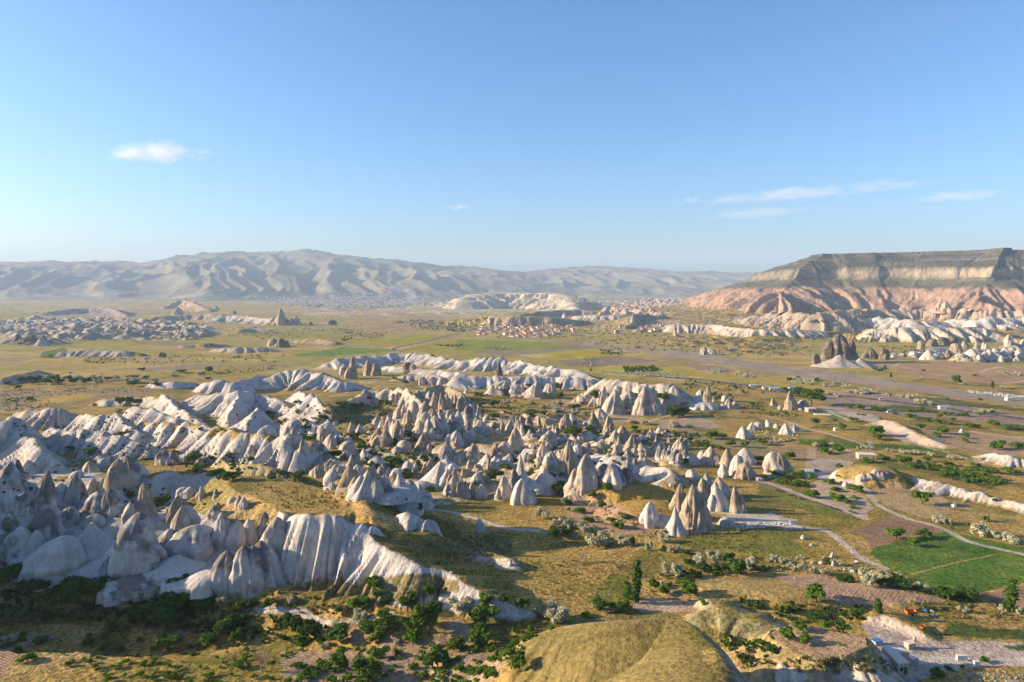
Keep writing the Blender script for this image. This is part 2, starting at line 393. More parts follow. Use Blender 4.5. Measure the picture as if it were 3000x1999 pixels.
    # --- right: tiers of white cliffs below the mesa
    ridge(g, [(1975, 952, 30), (2040, 951, 32), (2100, 953, 32), (2200, 965, 28), (2300, 966, 28), (2400, 969, 22)], 44, 200, .7, 22, 1, 0, tint=CREAM, pw=.8, hn=.1)
    ridge(g, [(2150, 948, 24), (2230, 940, 34), (2330, 938, 38), (2450, 945, 34), (2530, 956, 26)], 80, 180, .7, 26, 1, 0, tint=WHITE)
    ridge(g, [(2560, 965, 34), (2620, 961, 40), (2700, 960, 42), (2800, 960, 42), (2890, 962, 40), (2950, 990, 14)], 72, 200, .7, 26, 1, 0, tint=CREAM, pw=.9, hn=.08)
    ridge(g, [(2380, 945, 34), (2470, 938, 46), (2560, 932, 54), (2680, 938, 52), (2760, 945, 40)], 100, 180, .7, 28, 1, .1, tint=WHITE)
    ridge(g, [(2780, 938, 44), (2860, 935, 56), (2950, 930, 62), (3060, 930, 62)], 130, 200, .7, 28, 1, .1, tint=WHITE)
    ridge(g, [(2160, 928, 50), (2290, 918, 70), (2420, 915, 78), (2560, 908, 80), (2700, 905, 84), (2850, 905, 88), (3050, 905, 90)], 130, 200, .7, 30, .9, .2, tint=(.46, .36, .29))
    ridge(g, [(2640, 1035, 6), (2680, 1028, 14), (2740, 1018, 18), (2790, 1020, 14)], 40, 40, .6, 16, 1, .6, tint=WHITE)
    ridge(g, [(2820, 1040, 14), (2870, 1025, 22), (2930, 1018, 24), (3000, 1012, 26), (3080, 1010, 26)], 50, 60, .8, 20, 1, .6, tint=CREAM, hn=.3)
    mound(g, 2465, 1050, 10, 60, 40, rough=.25, rock=.9)
    mound(g, 2250, 985, 14, 110, 60, rough=.15)
    zone(g, [(1900, 985), (2150, 985), (2350, 1010), (2300, 1040), (2100, 1035), (1900, 1010)], 8, 70, .15, WHITE)

def mesa(g):
    foot = [(1988, 897), (2040, 905), (2130, 912), (2250, 917), (2400, 918), (2520, 916), (2640, 917), (2760, 921), (2900, 925), (3050, 925), (3500, 930)]
    W = [unproj(a, b, 60) for a, b in foot]
    n0 = W[0]
    W = [(n0[0] + 9000, n0[1] + 3400), (n0[0] + 2600, n0[1] + 2700), (n0[0] + 500, n0[1] + 1100)] + W
    W = smooth_pl([w + (t,) for w, t in zip(W, [0, 0, 0] + list(np.linspace(0, 1, len(foot))))])
    s = box_of(g, W, 2600)
    if s is None: return
    X, Y = g['X'][s], g['Y'][s]
    wx = fbm(X / 500, Y / 500, 3, 901) * 80; wy = fbm(X / 300, Y / 300, 3, 905) * 110
    dist, S, E, side = pl_dist(X + wx, Y + wy, W)
    T = E[0]
    n1 = np.abs(perlin(S / 95, dist / 500, 911)) * 2; n2 = np.abs(perlin(S / 32, dist / 260, 912)) * 2; n3 = np.abs(perlin(S / 190, dist / 900, 913)) * 2
    D = np.where(side < 0, dist, -dist)
    low = 1 - ss(220, 420, D)
    D = D - low * (60 * (1 - n1) + 46 * (1 - n2) + 40 * (1 - n3)) - (1 - low) * (38 * (1 - n3) + 30 * (1 - n1) + 14 * (1 - n2))
    D = np.where(D > 0, D * (.86 + .14 * ss(0, .16, T)), D)
    prof = np.interp(D, [0, 40, 110, 200, 300, 400, 436, 470, 560, 640, 655, 900, 2500], [0, 26, 52, 88, 108, 132, 176, 184, 212, 238, 250, 256, 264])
    sc = 1.24 - .05 * ss(.5, .9, T)
    z = prof * sc + low * 10 * fbm(X / 50, Y / 50, 3, 921) * ss(0, 60, D)
    apron = 60 * np.clip(1 + np.minimum(D, 0) / 800, 0, 1) ** 1.4
    z = np.where(D > 0, z, 0) + apron
    m0 = (D <= 0) & (apron > g['add'][s])
    g['add'][s][m0] = apron[m0]; g['rock'][s][m0] = 0
    z = np.where(D > 0, z, 0)
    put(g, s, z, np.ones_like(z), PINK)
    # strata colours by height on the mesa, plus shade painted on its left side
    hh = prof + 8 * fbm(X / 160, Y / 160, 3, 931) + 12 * fbm(X / 45, Y / 45, 3, 932) + 7 * (n2 - .5); n_t = fbm(X / 200, Y / 200, 3, 933)
    c = np.zeros(z.shape + (3,))
    def lay(a, b, cc):
        k = ss(a - 6, a + 6, hh) * (1 - ss(b - 6, b + 6, hh))
        c[...] += k[..., None] * np.array(cc)
    lay(-40, 92, (.325, .215, .155)); lay(92, 134, (.10, .10, .072)); lay(134, 172, (.31, .25, .18)); lay(172, 240, (.078, .08, .064)); lay(240, 400, (.11, .10, .08))
    kd = ((1 - ss(.42, .62, T + .06 * n_t)) * ss(128, 140, hh) * (1 - ss(170, 182, hh)))[..., None]  # left part of the cliff band: its shade is put into the colour
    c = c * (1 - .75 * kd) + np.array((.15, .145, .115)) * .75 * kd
    pale = ss(.12, .3, fbm(S / 120, dist / 30, 3, 941)) * ss(100, 130, hh) * (1 - ss(225, 240, hh))
    c = c * (1 - .5 * pale[..., None]) + np.array((.38, .35, .29)) * .5 * pale[..., None]
    pk = ss(-.1, .25, fbm(S / 200, dist / 200, 2, 945)) * (hh < 92)
    c = c * (1 - .45 * pk[..., None]) + np.array((.26, .195, .17)) * .45 * pk[..., None]
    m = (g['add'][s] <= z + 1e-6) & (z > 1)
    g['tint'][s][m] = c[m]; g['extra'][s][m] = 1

SKYL = [(-400, 790), (0, 772), (130, 768), (300, 769), (420, 770), (520, 753), (640, 743), (740, 742), (820, 738), (900, 736), (960, 744), (1060, 757), (1180, 767), (1300, 779), (1420, 788), (1540, 797), (1620, 790), (1740, 780), (1830, 786), (1950, 795), (2130, 798), (2400, 802), (3400, 800)]
def mountains(g):
    X, Y, U = g['X'], g['Y'], g['U']
    px = CX + F * U * (CP)                           # near the horizon
    sk = np.interp(px, [a for a, b in SKYL], [b for a, b in SKYL])
    Dc = 12600 + 2400 * ss(1400, 1750, px) + 500 * perlin(px / 300, 0 * px, 71)
    cy = (CY - sk) / F
    s_ = (-SP + cy * CP) / (CP + cy * SP)
    zc = CAMZ + s_ * Dc
    base = -86.0
    D0 = 8700 + 500 * perlin(px / 250, 0 * px + 3, 72) + 1800 * ss(1300, 1700, px)
    r = np.clip((Y - D0) / (Dc - D0), 0, 1.6)
    wx = fbm(X / 1500, Y / 1500, 2, 73) * 700; wy = fbm(X / 1500, Y / 1500, 2, 74) * 700
    # spurs run down towards the viewer and slightly to the right
    a = (X + wx) * .92 + (Y + wy) * .38; b = -(X + wx) * .38 + (Y + wy) * .92
    n = 1 - np.abs(perlin(a / 760, b / 2100, 75)) * 2.0
    n += .5 * (1 - np.abs(perlin(a / 330 + 4, b / 800, 76)) * 2.0) + .1 * (1 - np.abs(perlin(a / 140, b / 320, 77)) * 2.0)
    n = n / 1.6
    up = np.where(r < 1, r ** 1.15, 1 - (r - 1) * .8)
    env = np.clip(r * 3.2, 0, 1) * np.where(r < 1, np.clip((1.04 - r) * 2.2, .13, 1), .3)
    z = (zc - base) * up + (zc - base) * .36 * env * (n - .30)
    z += 14 * fbm(X / 220, Y / 220, 3, 78) * ss(0, .15, r)
    m = r > 0
    g['add'][m] = np.maximum(g['add'], z)[m]
    g['extra'][m] = 2
for g in GR:
    land(g); mesa(g)
mountains(mount); mountains(far)
for g in GR:
    X, Y = g['X'], g['Y']
    base = G(Y)
    amp = np.interp(np.log(Y), [math.log(150), math.log(600), math.log(2500), math.log(9000)], [.9, 2.2, 4.5, 10])
    lamb = np.array(55.0)
    bump = fbm(X / 60, Y / 60, 3, 5) * np.minimum(amp, 2.6) + fbm(X / 340, Y / 340, 2, 9) * amp * np.where(Y > 500, 1.3, .4)
    micro = fbm(X / 7, Y / 7, 3, 15) * .2 * ss(1200, 500, Y)
    g['Z'] = base + np.maximum(g['add'], 0) + g['sub'] + bump + micro
    dz_u = np.gradient(g['Z'], g['u'], axis=1); dz_d = np.gradient(g['Z'], g['d'], axis=0)
    gx = dz_u / g['Y']; gy = dz_d - g['U'] / g['Y'] * dz_u
    g['slope'] = np.sqrt(gx * gx + gy * gy)
    g['PX'], g['PY'] = project(X, Y, g['Z'])

def col_z(g, ux):
    f = (ux - g['u'][0]) / (g['u'][1] - g['u'][0])
    f = min(max(f, 0), len(g['u']) - 1.001); j = int(f); f -= j
    return g['Z'][:, j] * (1 - f) + g['Z'][:, j + 1] * f
def hit(px, py):
    """first point of the land under a photo pixel"""
    ux, s = ray(px, py)
    for g in GR:
        zc = col_z(g, ux)
        rz = CAMZ + s * g['d']
        k = np.nonzero(zc >= rz)[0]
        if len(k):
            i = k[0]
            if i == 0: d = g['d'][0]
            else:
                a = rz[i - 1] - zc[i - 1]; b = zc[i] - rz[i]
                d = g['d'][i - 1] + (g['d'][i] - g['d'][i - 1]) * a / (a + b + 1e-9)
            return ux * d, d, CAMZ + s * d
    d = mount['d'][-1]
    return ux * d, d, G(d)
def zat(x, y):
    for g in GR:
        if y <= g['d'][-1] or g is mount:
            zc = col_z(g, x / y)
            return float(np.interp(y, g['d'], zc))
# ------------------------------------------------------------------ the land: colours
GOLD = (.385, .27, .085); OLV = (.135, .13, .028); GRN = (.07, .105, .022); SOIL = (.41, .285, .185); BROWN = (.26, .175, .115); CROPG = (.075, .165, .022); STRAW = (.42, .31, .13); PALE = (.50, .44, .38); DARKG = (.06, .075, .025)
FIELDS = [  # crop, polygon, colour, edge wobble
    ('H', [(960, 330), (1500, 205), (1650, 180), (2400, 335), (2400, 640), (1900, 750), (1560, 720), (1250, 580), (1110, 530), (950, 390)], CROPG, 3),
    ('H', [(1295, 588), (1310, 568), (1700, 464), (2080, 388), (2120, 394), (1760, 464), (1400, 560)], (.34, .27, .09), 3),
    ('H', [(770, 180), (1150, 20), (1640, 160), (1260, 240), (960, 335), (900, 240)], BROWN, 1),
    ('H', [(50, 590), (400, 570), (1500, 770), (1650, 820), (1000, 870), (560, 860), (350, 830)], SOIL, 4),
    ('H', [(1940, 765), (2400, 675), (2400, 900), (2100, 850)], BROWN, 3),
    ('H', [(30, 1110), (100, 1050), (200, 1030), (560, 1075), (900, 1150), (920, 1240), (750, 1310), (450, 1370), (120, 1210)], (.42, .30, .185), 4),
    ('H', [(860, 1040), (1060, 960), (1400, 1130), (1560, 1190), (2000, 1185), (2400, 1205), (2400, 1420), (1950, 1420), (1500, 1490), (1300, 1600), (1130, 1480), (980, 1220)], (.47, .40, .34), 6),
    ('H', [(1560, 1130), (1700, 1010), (2000, 1070), (2400, 1090), (2400, 1180), (1800, 1150)], GRN, 8),
    ('H', [(2150, 1230), (2400, 1215), (2400, 1290), (2200, 1260)], GRN, 6),
    ('H', [(0, 600), (250, 690), (560, 790), (660, 850), (350, 860), (0, 800)], (.34, .25, .09), 8),
    ('G', [(1490, 250), (1900, 200), (2400, 140), (2600, 250), (2700, 400), (2400, 420), (1900, 350), (1560, 320)], (.17, .18, .035), 14),
    ('G', [(1100, 870), (1240, 780), (1720, 840), (1700, 910), (1380, 930), (1180, 920)], (.46, .35, .24), 6),
    ('G', [(1650, 640), (1750, 590), (2353, 640), (2400, 780), (1900, 740)], (.36, .28, .11), 8),
    ('G', [(700, 800), (900, 560), (1050, 580), (1080, 700), (980, 850), (800, 900)], (.16, .165, .035), 18),
    ('G', [(0, 1330), (200, 1150), (600, 980), (1350, 930), (1500, 1050), (1750, 1300), (1950, 1600), (0, 1600)], (.225, .18, .06), 14),
    ('F', [(1740, 1000), (1880, 970), (1980, 1060), (1960, 1120), (1730, 1100)], (.40, .29, .20), 5),
    ('F', [(560, 1080), (900, 1040), (1500, 1180), (1980, 1100), (1950, 1230), (1500, 1260), (900, 1200), (600, 1160)], (.33, .24, .165), 6),
    ('F', [(230, 1290), (700, 1270), (1100, 1260), (1600, 1270), (2000, 1300), (2352, 1330), (2250, 1450), (2000, 1700), (260, 1700)], (.32, .235, .16), 10),
    ('E', [(0, 1130), (200, 1100), (540, 1120), (560, 1160), (250, 1240), (130, 1340), (30, 1480), (-100, 1600), (-200, 1200)], (.40, .27, .18), 6),
    ('C', [(440, 1200), (700, 1170), (880, 1200), (1040, 1280), (1180, 1390), (1290, 1440), (1290, 1520), (1100, 1530), (800, 1500), (640, 1430), (520, 1350)], (.44, .30, .19), 8),
    ('C', [(430, 1080), (560, 1060), (700, 1140), (640, 1220), (470, 1210)], (.22, .185, .15), 6),
    ('C', [(850, 1170), (1100, 1060), (1350, 1020), (1500, 1070), (1480, 1200), (1180, 1390), (1050, 1280), (900, 1230)], (.40, .275, .075), 10),
    ('C', [(1290, 950), (1420, 940), (1720, 1050), (1690, 1080), (1500, 1020), (1320, 1000)], (.25, .20, .15), 5),
    ('D', [(-90, 1060), (300, 1200), (560, 1280), (840, 1380), (860, 1420), (400, 1330), (-80, 1150)], (.15, .165, .035), 8),
    ('D', [(-200, 1000), (0, 1030), (400, 1180), (830, 1330), (840, 1380), (300, 1200), (-90, 1070)], (.24, .185, .13), 5),
    ('D', [(380, 1060), (640, 1000), (760, 1040), (900, 1180), (960, 1280), (900, 1380), (700, 1310), (420, 1190)], (.46, .36, .25), 8),
    ('D', [(940, 1120), (1130, 1030), (1450, 1100), (1640, 1200), (1680, 1340), (1450, 1380), (1150, 1290), (1000, 1200)], (.38, .28, .15), 5),
    ('D', [(640, 950), (860, 880), (1130, 900), (1200, 1000), (1050, 1040), (820, 1040)], (.40, .28, .10), 8),
    ('D', [(290, 640), (700, 680), (950, 690), (1350, 700), (1900, 820), (2000, 850), (1500, 760), (1000, 735), (560, 730), (280, 690)], CROPG, 4),
    ('D', [(-100, 740), (200, 720), (420, 730), (860, 790), (860, 850), (400, 830), (-100, 800)], (.32, .23, .13), 5),
    ('D', [(420, 830), (860, 850), (640, 930), (430, 920)], (.40, .34, .27), 6),
    ('D', [(640, 840), (1100, 850), (1900, 960), (2200, 1060), (2000, 1100), (1500, 960), (1200, 920)], (.13, .14, .04), 12),
    ('D', [(600, 200), (900, 190), (1400, 280), (2000, 380), (2400, 440), (2400, 560), (1900, 480), (1000, 420), (480, 320)], (.30, .22, .17), 5),
    ('D', [(1030, 350), (1250, 330), (1560, 380), (1450, 400), (1100, 400)], (.07, .11, .03), 4),
    ('D', [(1250, 260), (1600, 270), (2400, 380), (2400, 400), (1700, 340)], (.09, .105, .04), 5),
    ('D', [(390, 340), (700, 370), (1050, 460), (1300, 560), (1480, 700), (1300, 690), (1060, 600), (1000, 500), (640, 430)], (.45, .38, .31), 10),
    ('D', [(490, 400), (560, 385), (740, 440), (640, 480), (560, 470)], (.15, .18, .05), 8),
    ('D', [(1400, 560), (2400, 640), (2400, 800), (2000, 780), (1500, 680)], (.36, .265, .165), 12),
    ('D', [(1450, 640), (1560, 640), (1640, 740), (1560, 740)], (.48, .40, .33), 10),
    ('C', [(640, 450), (900, 430), (1200, 450), (1280, 480), (1000, 500), (700, 490)], (.40, .31, .21), 6),
    ('C', [(380, 270), (600, 300), (640, 380), (500, 400), (300, 380)], (.36, .27, .16), 10),
    ('C', [(1300, 480), (1700, 440), (1960, 530), (1800, 560), (1400, 560)], (.38, .30, .20), 8),
    ('C', [(1500, 560), (1960, 620), (2352, 700), (2352, 780), (1900, 720), (1560, 640)], (.27, .23, .11), 6),
    ('C', [(1700, 380), (1950, 390), (2000, 450), (1780, 470)], (.2, .19, .07), 8),
    ('R', [(-700, 720), (-300, 745), (100, 785), (500, 850), (1000, 905), (1500, 985), (2000, 1050), (2400, 1100), (2400, 1150), (1900, 1095), (1300, 1015), (700, 935), (300, 870), (-100, 805), (-700, 735)], (.30, .26, .215), 8),
    ('R', [(-100, 870), (400, 930), (900, 1000), (1300, 1060), (900, 1050), (300, 1000), (-100, 950)], (.34, .28, .12), 4),
    ('R', [(0, 850), (250, 880), (420, 920), (100, 905)], (.26, .20, .16), 3),
    ('R', [(1270, 850), (1500, 820), (1490, 870), (1330, 900)], (.33, .26, .19), 2),
    ('R', [(1480, 860), (1800, 840), (2100, 860), (2400, 900), (2400, 1000), (1900, 980), (1500, 930)], (.34, .25, .17), 6),
    ('Q', [(0, 745), (330, 760), (380, 780), (0, 805), (-200, 810)], (.13, .20, .04), 3),
    ('Q', [(100, 690), (420, 670), (660, 660), (520, 710), (360, 740), (0, 720)], (.27, .26, .07), 3),
    ('Q', [(430, 760), (700, 700), (1000, 690), (1300, 740), (900, 800), (640, 800)], (.29, .265, .085), 3),
    ('Q', [(900, 780), (1250, 740), (1800, 740), (1500, 790), (1100, 815)], (.24, .20, .155), 3),
    ('Q', [(1300, 800), (1600, 760), (1900, 790), (1650, 840), (1350, 830)], (.33, .29, .07), 3),
    ('Q', [(1180, 800), (1500, 795), (1350, 825)], (.42, .35, .20), 2),
    ('Q', [(1500, 840), (1900, 810), (2200, 840), (1800, 880), (1560, 880)], (.22, .185, .15), 3),
    ('Q', [(800, 690), (1200, 700), (1700, 745), (1100, 770), (780, 770)], (.20, .225, .06), 3),
    ('Q', [(0, 500), (500, 470), (700, 560), (600, 640), (200, 650), (0, 600)], (.31, .25, .14), 8),
    ('Q', [(1560, 890), (2000, 870), (2353, 900), (2353, 930), (1700, 920)], (.32, .29, .10), 3),
    ('P', [(480, 690), (900, 680), (1500, 700), (1350, 760), (900, 740), (560, 730)], (.28, .25, .08), 4),
    ('P', [(900, 700), (1380, 715), (1250, 740), (950, 725)], (.22, .18, .14), 3),
    ('P', [(290, 780), (440, 750), (470, 770), (400, 825), (270, 825)], (.075, .12, .025), 3),
    ('P', [(1000, 890), (1400, 865), (1560, 880), (1450, 900), (1000, 905)], (.27, .22, .165), 3),
    ('P', [(2020, 800), (2353, 750), (2353, 810), (2050, 815)], (.12, .18, .04), 3),
    ('P', [(0, 1040), (400, 1050), (900, 1020), (1150, 1060), (600, 1110), (200, 1170), (0, 1190)], (.27, .215, .15), 6),
    ('P', [(200, 1130), (380, 1080), (700, 1060), (640, 1090), (430, 1130)], (.37, .28, .11), 4),
    ('P', [(0, 520), (400, 500), (500, 510), (300, 540), (0, 545)], (.27, .25, .07), 2),
    ('P', [(1500, 650), (2353, 620), (2353, 700), (1900, 680)], (.25, .23, .09), 4),
]
ROADS = [  # crop, points, half width in metres, colour
    ('P', [(1500, 1)], 0, PALE),
]
ROADS = [
    (None, [(1262, 1492), (1320, 1500), (1380, 1515), (1440, 1535), (1500, 1549), (1600, 1560)], 1.6, (.52, .47, .42)),
    (None, [(2060, 1500), (2150, 1507), (2250, 1516), (2330, 1541), (2420, 1556), (2470, 1592), (2520, 1632), (2595, 1665)], 1.9, (.50, .44, .38)),
    ('D', [(740, 1030), (880, 1095), (960, 1190), (1010, 1250), (1120, 1310), (1320, 1390), (1620, 1475), (1850, 1590), (2400, 1720)], 1.7, (.50, .44, .37)),
    (None, [(700, 1775), (810, 1787), (893, 1797), (973, 1825), (1027, 1822), (1085, 1812), (1150, 1797)], 1.3, (.50, .46, .43)),
    ('D', [(-60, 1040), (60, 1070), (250, 1140), (480, 1220), (700, 1300), (900, 1380)], 2.2, (.47, .41, .34)),
    ('D', [(0, 440), (120, 470), (300, 530), (560, 600), (800, 670), (900, 720)], 1.8, (.48, .40, .31)),
    ('D', [(560, 390), (660, 440), (750, 480)], 2.2, (.50, .44, .37)),
    ('D', [(540, 735), (700, 750), (870, 780)], 2.0, (.52, .47, .41)),
    ('D', [(400, 740), (405, 820), (390, 900)], 3.0, (.38, .30, .22)),
    ('D', [(930, 660), (960, 740)], 2.0, (.42, .33, .24)),
    ('D', [(1350, 700), (1600, 760), (1900, 850), (2100, 870), (2400, 890)], 1.6, (.42, .34, .24)),
    ('D', [(1880, 580), (2100, 610), (2400, 645)], 2.4, (.50, .43, .35)),
    ('D', [(1900, 1170), (2080, 1220), (2300, 1310), (2400, 1350)], 1.6, (.46, .37, .27)),
    ('C', [(560, 300), (600, 260), (700, 210), (750, 180)], 2.2, (.46, .40, .33)),
    ('C', [(1250, 490), (1380, 450), (1500, 410)], 2.0, (.48, .42, .35)),
    ('R', [(-500, 900), (-200, 930), (0, 965), (200, 985)], 2.5, (.45, .39, .33)),
    ('Q', [(1830, 935), (2000, 940), (2150, 950), (2353, 975)], 6, (.48, .41, .30)),
    ('Q', [(130, 485), (260, 500), (380, 530), (460, 555)], 7, (.11, .115, .12)),
    ('Q', [(0, 805), (180, 795), (360, 780)], 4, (.45, .40, .33)),
    ('Q', [(320, 560), (330, 590), (380, 620), (600, 640)], 5, (.42, .35, .26)),
    ('R', [(2050, 920), (2150, 890), (2353, 885)], 3, (.47, .41, .34)),
    ('R', [(1280, 900), (1450, 880), (1500, 850)], 2.5, (.50, .45, .38)),
    ('R', [(1900, 960), (2200, 1000), (2400, 960)], 2, (.45, .38, .30)),
    ('P', [(1600, 800), (1900, 810), (2353, 805)], 3.5, (.47, .42, .36)),
    ('H', [(1340, 1370), (1700, 1360), (2400, 1380)], 2.4, (.50, .44, .37)),
]
FURROW = {('H', (770, 180)): ((1150, 40), (1560, 160), 1.7, 1.), ('H', (1940, 765)): ((2100, 800), (2350, 860), 1.6, .8), ('H', (50, 590)): ((900, 700), (820, 790), 1.1, .16), ('H', (30, 1110)): ((300, 1100), (800, 1200), 1.2, .4),
          ('H', (960, 330)): ((1500, 600), (2200, 640), 2.4, .35), ('C', (430, 1080)): ((480, 1150), (640, 1200), 1.8, .9), ('C', (1290, 950)): ((1400, 990), (1640, 1060), 2.2, .7), ('D', (940, 1120)): ((1100, 1100), (1500, 1330), 2.2, .35),
          ('E', (0, 1130)): ((20, 1300), (100, 1330), .9, .6), ('F', (1740, 1000)): ((1760, 1040), (1900, 1060), 1.1, .4), ('D', (-100, 740)): ((0, 760), (400, 790), 3., .4), ('C', (1500, 560)): ((1560, 610), (2200, 720), 4., .4)}
TUFF = [  # bare white ground showing through grass: crop, polygon, amount
    ('A', [(0, 900), (480, 830), (1000, 900), (1100, 1100), (1700, 1300), (2300, 1480), (2352, 1568), (0, 1568)], .62),
    ('E', [(0, 100), (900, 150), (1700, 480), (2352, 540), (2352, 620), (1800, 560), (900, 600), (200, 520), (0, 460)], .7),
    ('B', [(260, 620), (1000, 500), (1700, 560), (2352, 600), (2352, 900), (2200, 1200), (1500, 1260), (900, 1200), (500, 1000)], .30),
    ('C', [(0, 560), (500, 560), (1200, 700), (1300, 840), (1250, 1000), (500, 1100), (0, 1150)], .36),
    ('C', [(1300, 560), (1700, 600), (1700, 900), (1350, 880)], .4),
    ('F', [(1500, 790), (1700, 760), (2300, 800), (2330, 880), (1900, 860), (1540, 850)], .5),
    ('H', [(330, 1480), (700, 1440), (1300, 1480), (1300, 1600), (330, 1600)], .45),
    ('C', [(1900, 1340), (2400, 1320), (2500, 1430), (1900, 1440)], .75),
    ('G', [(2353, 40), (2600, 20), (2700, 120), (2500, 220), (2380, 140)], .45),
    ('D', [(300, 920), (620, 930), (640, 1010), (380, 1050)], .6),
    ('Q', [(0, 930), (400, 940), (800, 1000), (600, 1060), (0, 1050)], .35),
    ('Q', [(1800, 560), (2353, 560), (2353, 620), (1900, 640)], .5),
]
GRASS = [('E', [(-200, 560), (250, 650), (600, 740), (900, 880), (1450, 900), (1900, 870), (2352, 800), (2900, 640), (3300, 640), (3800, 560), (4200, 620), (4200, 740), (3700, 830), (3100, 900), (2600, 870), (2352, 1160), (1500, 1100), (700, 1040), (-200, 1060)]),
         ('B', [(640, 300), (1000, 330), (1250, 330), (1280, 420), (1080, 470), (1040, 640), (900, 740), (760, 560), (640, 400)]),
         ('F', [(1250, 300), (2352, 200), (2352, 420), (2000, 420), (1500, 400)]),
         ('C', [(1950, 1140), (2352, 1180), (2600, 1250), (2600, 1300), (2100, 1280)])]
def lerp(a, b, t): return a + (np.array(b) - a) * t[..., None]
ROADW = [(smooth_pl([hit(*(cp(c, *p) if c else p))[:2] + (0.,) for p in pts], 5), w, cc) for c, pts, w, cc in ROADS]
for g in GR:
    X, Y, PX, PY, sl = g['X'], g['Y'], g['PX'], g['PY'], g['slope']
    n_big = fbm(X / 95, Y / 95, 3, 31); n_mid = fbm(X / 22, Y / 22, 3, 33); n_sm = fbm(X / 6, Y / 6, 2, 35)
    C = np.zeros(X.shape + (3,)) + np.array(GOLD)
    C = lerp(C, (.235, .185, .042), ss(-.05, .3, n_big + .5 * n_mid))
    C = lerp(C, (.42, .30, .14), ss(.1, .35, fbm(X / 48, Y / 48, 3, 37)) * .6)
    C = lerp(C, OLV, ss(.06, .28, fbm(X / 30, Y / 30, 3, 39)) * .8)
    veg = np.ones(X.shape)
    # wide plain: patchwork of long fields
    pw = ss(950, 1150, Y) * (g['add'] < .5)
    fx = X / 150 + perlin(X / 600, Y / 600, 41) * 1.2; fy = Y / 70 + X / 400 + perlin(X / 500, Y / 500, 42)
    if g is not near: fx, fy = X / 420 + perlin(X / 1500, Y / 1500, 41) * 1.2, Y / 300 + perlin(X / 1500, Y / 1500, 42)
    cell = _h(np.floor(fx).astype(np.int64) & 0xffffffff, np.floor(fy).astype(np.int64) & 0xffffffff, np.zeros(X.shape, np.int64), 5) % 9
    pal = np.array([(.30, .235, .07), (.25, .225, .05), (.36, .275, .095), (.26, .20, .125), (.23, .24, .07), (.36, .29, .13), (.30, .25, .13), (.25, .24, .08), (.38, .31, .14)])
    C = C + (pal[cell] * np.array((1.3, 1.24, 1.02)) - C) * (pw * .8)[..., None]
    if g is not near:
        C = C * .92 + .02
    for c, poly, cc, wob in FIELDS:
        if c in 'PQR': m_ = np.mean(cc); cc = tuple(max(m_ + (q - m_) * 1.35, .02) for q in cc)
        pp = [cp(c, *p) for p in poly]
        xs = [p[0] for p in pp]; ys = [p[1] for p in pp]
        m = (PX > min(xs) - 20) & (PX < max(xs) + 20) & (PY > min(ys) - 20) & (PY < max(ys) + 20)
        if not m.any(): continue
        ii = np.nonzero(m)
        x_, y_ = X[ii], Y[ii]
        k = wob / 2.2
        px = PX[ii] + perlin(x_ / 8, y_ / 8, 51) * k * 2; py = PY[ii] + perlin(x_ / 8, y_ / 8, 53) * k
        q = inpoly(px, py, pp)
        w_ = .93 - .22 * np.clip(n_mid[ii] + n_sm[ii], -1, 1) * (1 if wob > 2 else .3)
        C[ii] = np.where(q[:, None], C[ii] * (1 - w_[:, None]) + np.array(cc) * w_[:, None], C[ii])
        if (c, poly[0]) in FURROW:
            p0, p1, sp, am = FURROW[(c, poly[0])]
            a_, b_ = hit(*cp(c, *p0)), hit(*cp(c, *p1)); L_ = math.hypot(b_[0] - a_[0], b_[1] - a_[1]); nx, ny = -(b_[1] - a_[1]) / L_, (b_[0] - a_[0]) / L_
            g['phase'][ii] = np.where(q, (x_ * nx + y_ * ny) / sp, g['phase'][ii]); g['fur'][ii] = np.where(q, am, g['fur'][ii])
        veg[ii] = np.where(q, .45 if cc[0] > cc[1] * 1.12 else .8, veg[ii])
    gm_ = C.mean(-1, keepdims=True); C = np.clip(gm_ + (C - gm_) * np.where(Y < 2700, 1.04, 1.0)[..., None], .012, 1) * np.array((.95, .92, .92))
    C = C * .9 * (1 + .30 * n_mid + .16 * n_sm + .16 * n_big)[..., None]
    # bare tuff
    R = np.clip(g['rock'], 0, 1) * ss(.25, .9, g['add'])
    flat = ss(.5, .22, sl + .35 * n_mid + .12 * n_sm) * (Y < 2600)
    R = R * (1 - .8 * flat * (g['rock'] < .97)) * (1 - .45 * flat)
    for c, poly, a in TUFF:
        pp = [cp(c, *p) for p in poly]
        ii = np.nonzero((PX > min(p[0] for p in pp) - 20) & (PX < max(p[0] for p in pp) + 20) & (PY > min(p[1] for p in pp) - 12) & (PY < max(p[1] for p in pp) + 12))
        if not len(ii[0]): continue
        q = inpoly(PX[ii] + perlin(X[ii] / 14, Y[ii] / 14, 55) * 14, PY[ii] + perlin(X[ii] / 14, Y[ii] / 14, 57) * 8, pp)
        t = ss(.5, .62, .5 + .9 * (n_mid[ii] * .9 + n_sm[ii] * .3) + (a - .5)) * np.where(sl[ii] > .35, 1, .85)
        R[ii] = np.where(q, np.maximum(R[ii], np.maximum(t, ss(.35, .6, sl[ii]) * a)), R[ii])
    for c, poly in GRASS:
        pp = [cp(c, *p) for p in poly]
        ii = np.nonzero((PX > min(p[0] for p in pp) - 30) & (PX < max(p[0] for p in pp) + 30) & (PY > min(p[1] for p in pp) - 20) & (PY < max(p[1] for p in pp) + 20))
        if not len(ii[0]): continue
        q = inpoly(PX[ii] + perlin(X[ii] / 10, Y[ii] / 10, 55) * 16, PY[ii] + perlin(X[ii] / 10, Y[ii] / 10, 57) * 9, pp)
        R[ii] = np.where(q, R[ii] * .12, R[ii])
        C[ii] = np.where(q[:, None], C[ii] * .35 + np.array((.115, .105, .035)) * .65, C[ii])
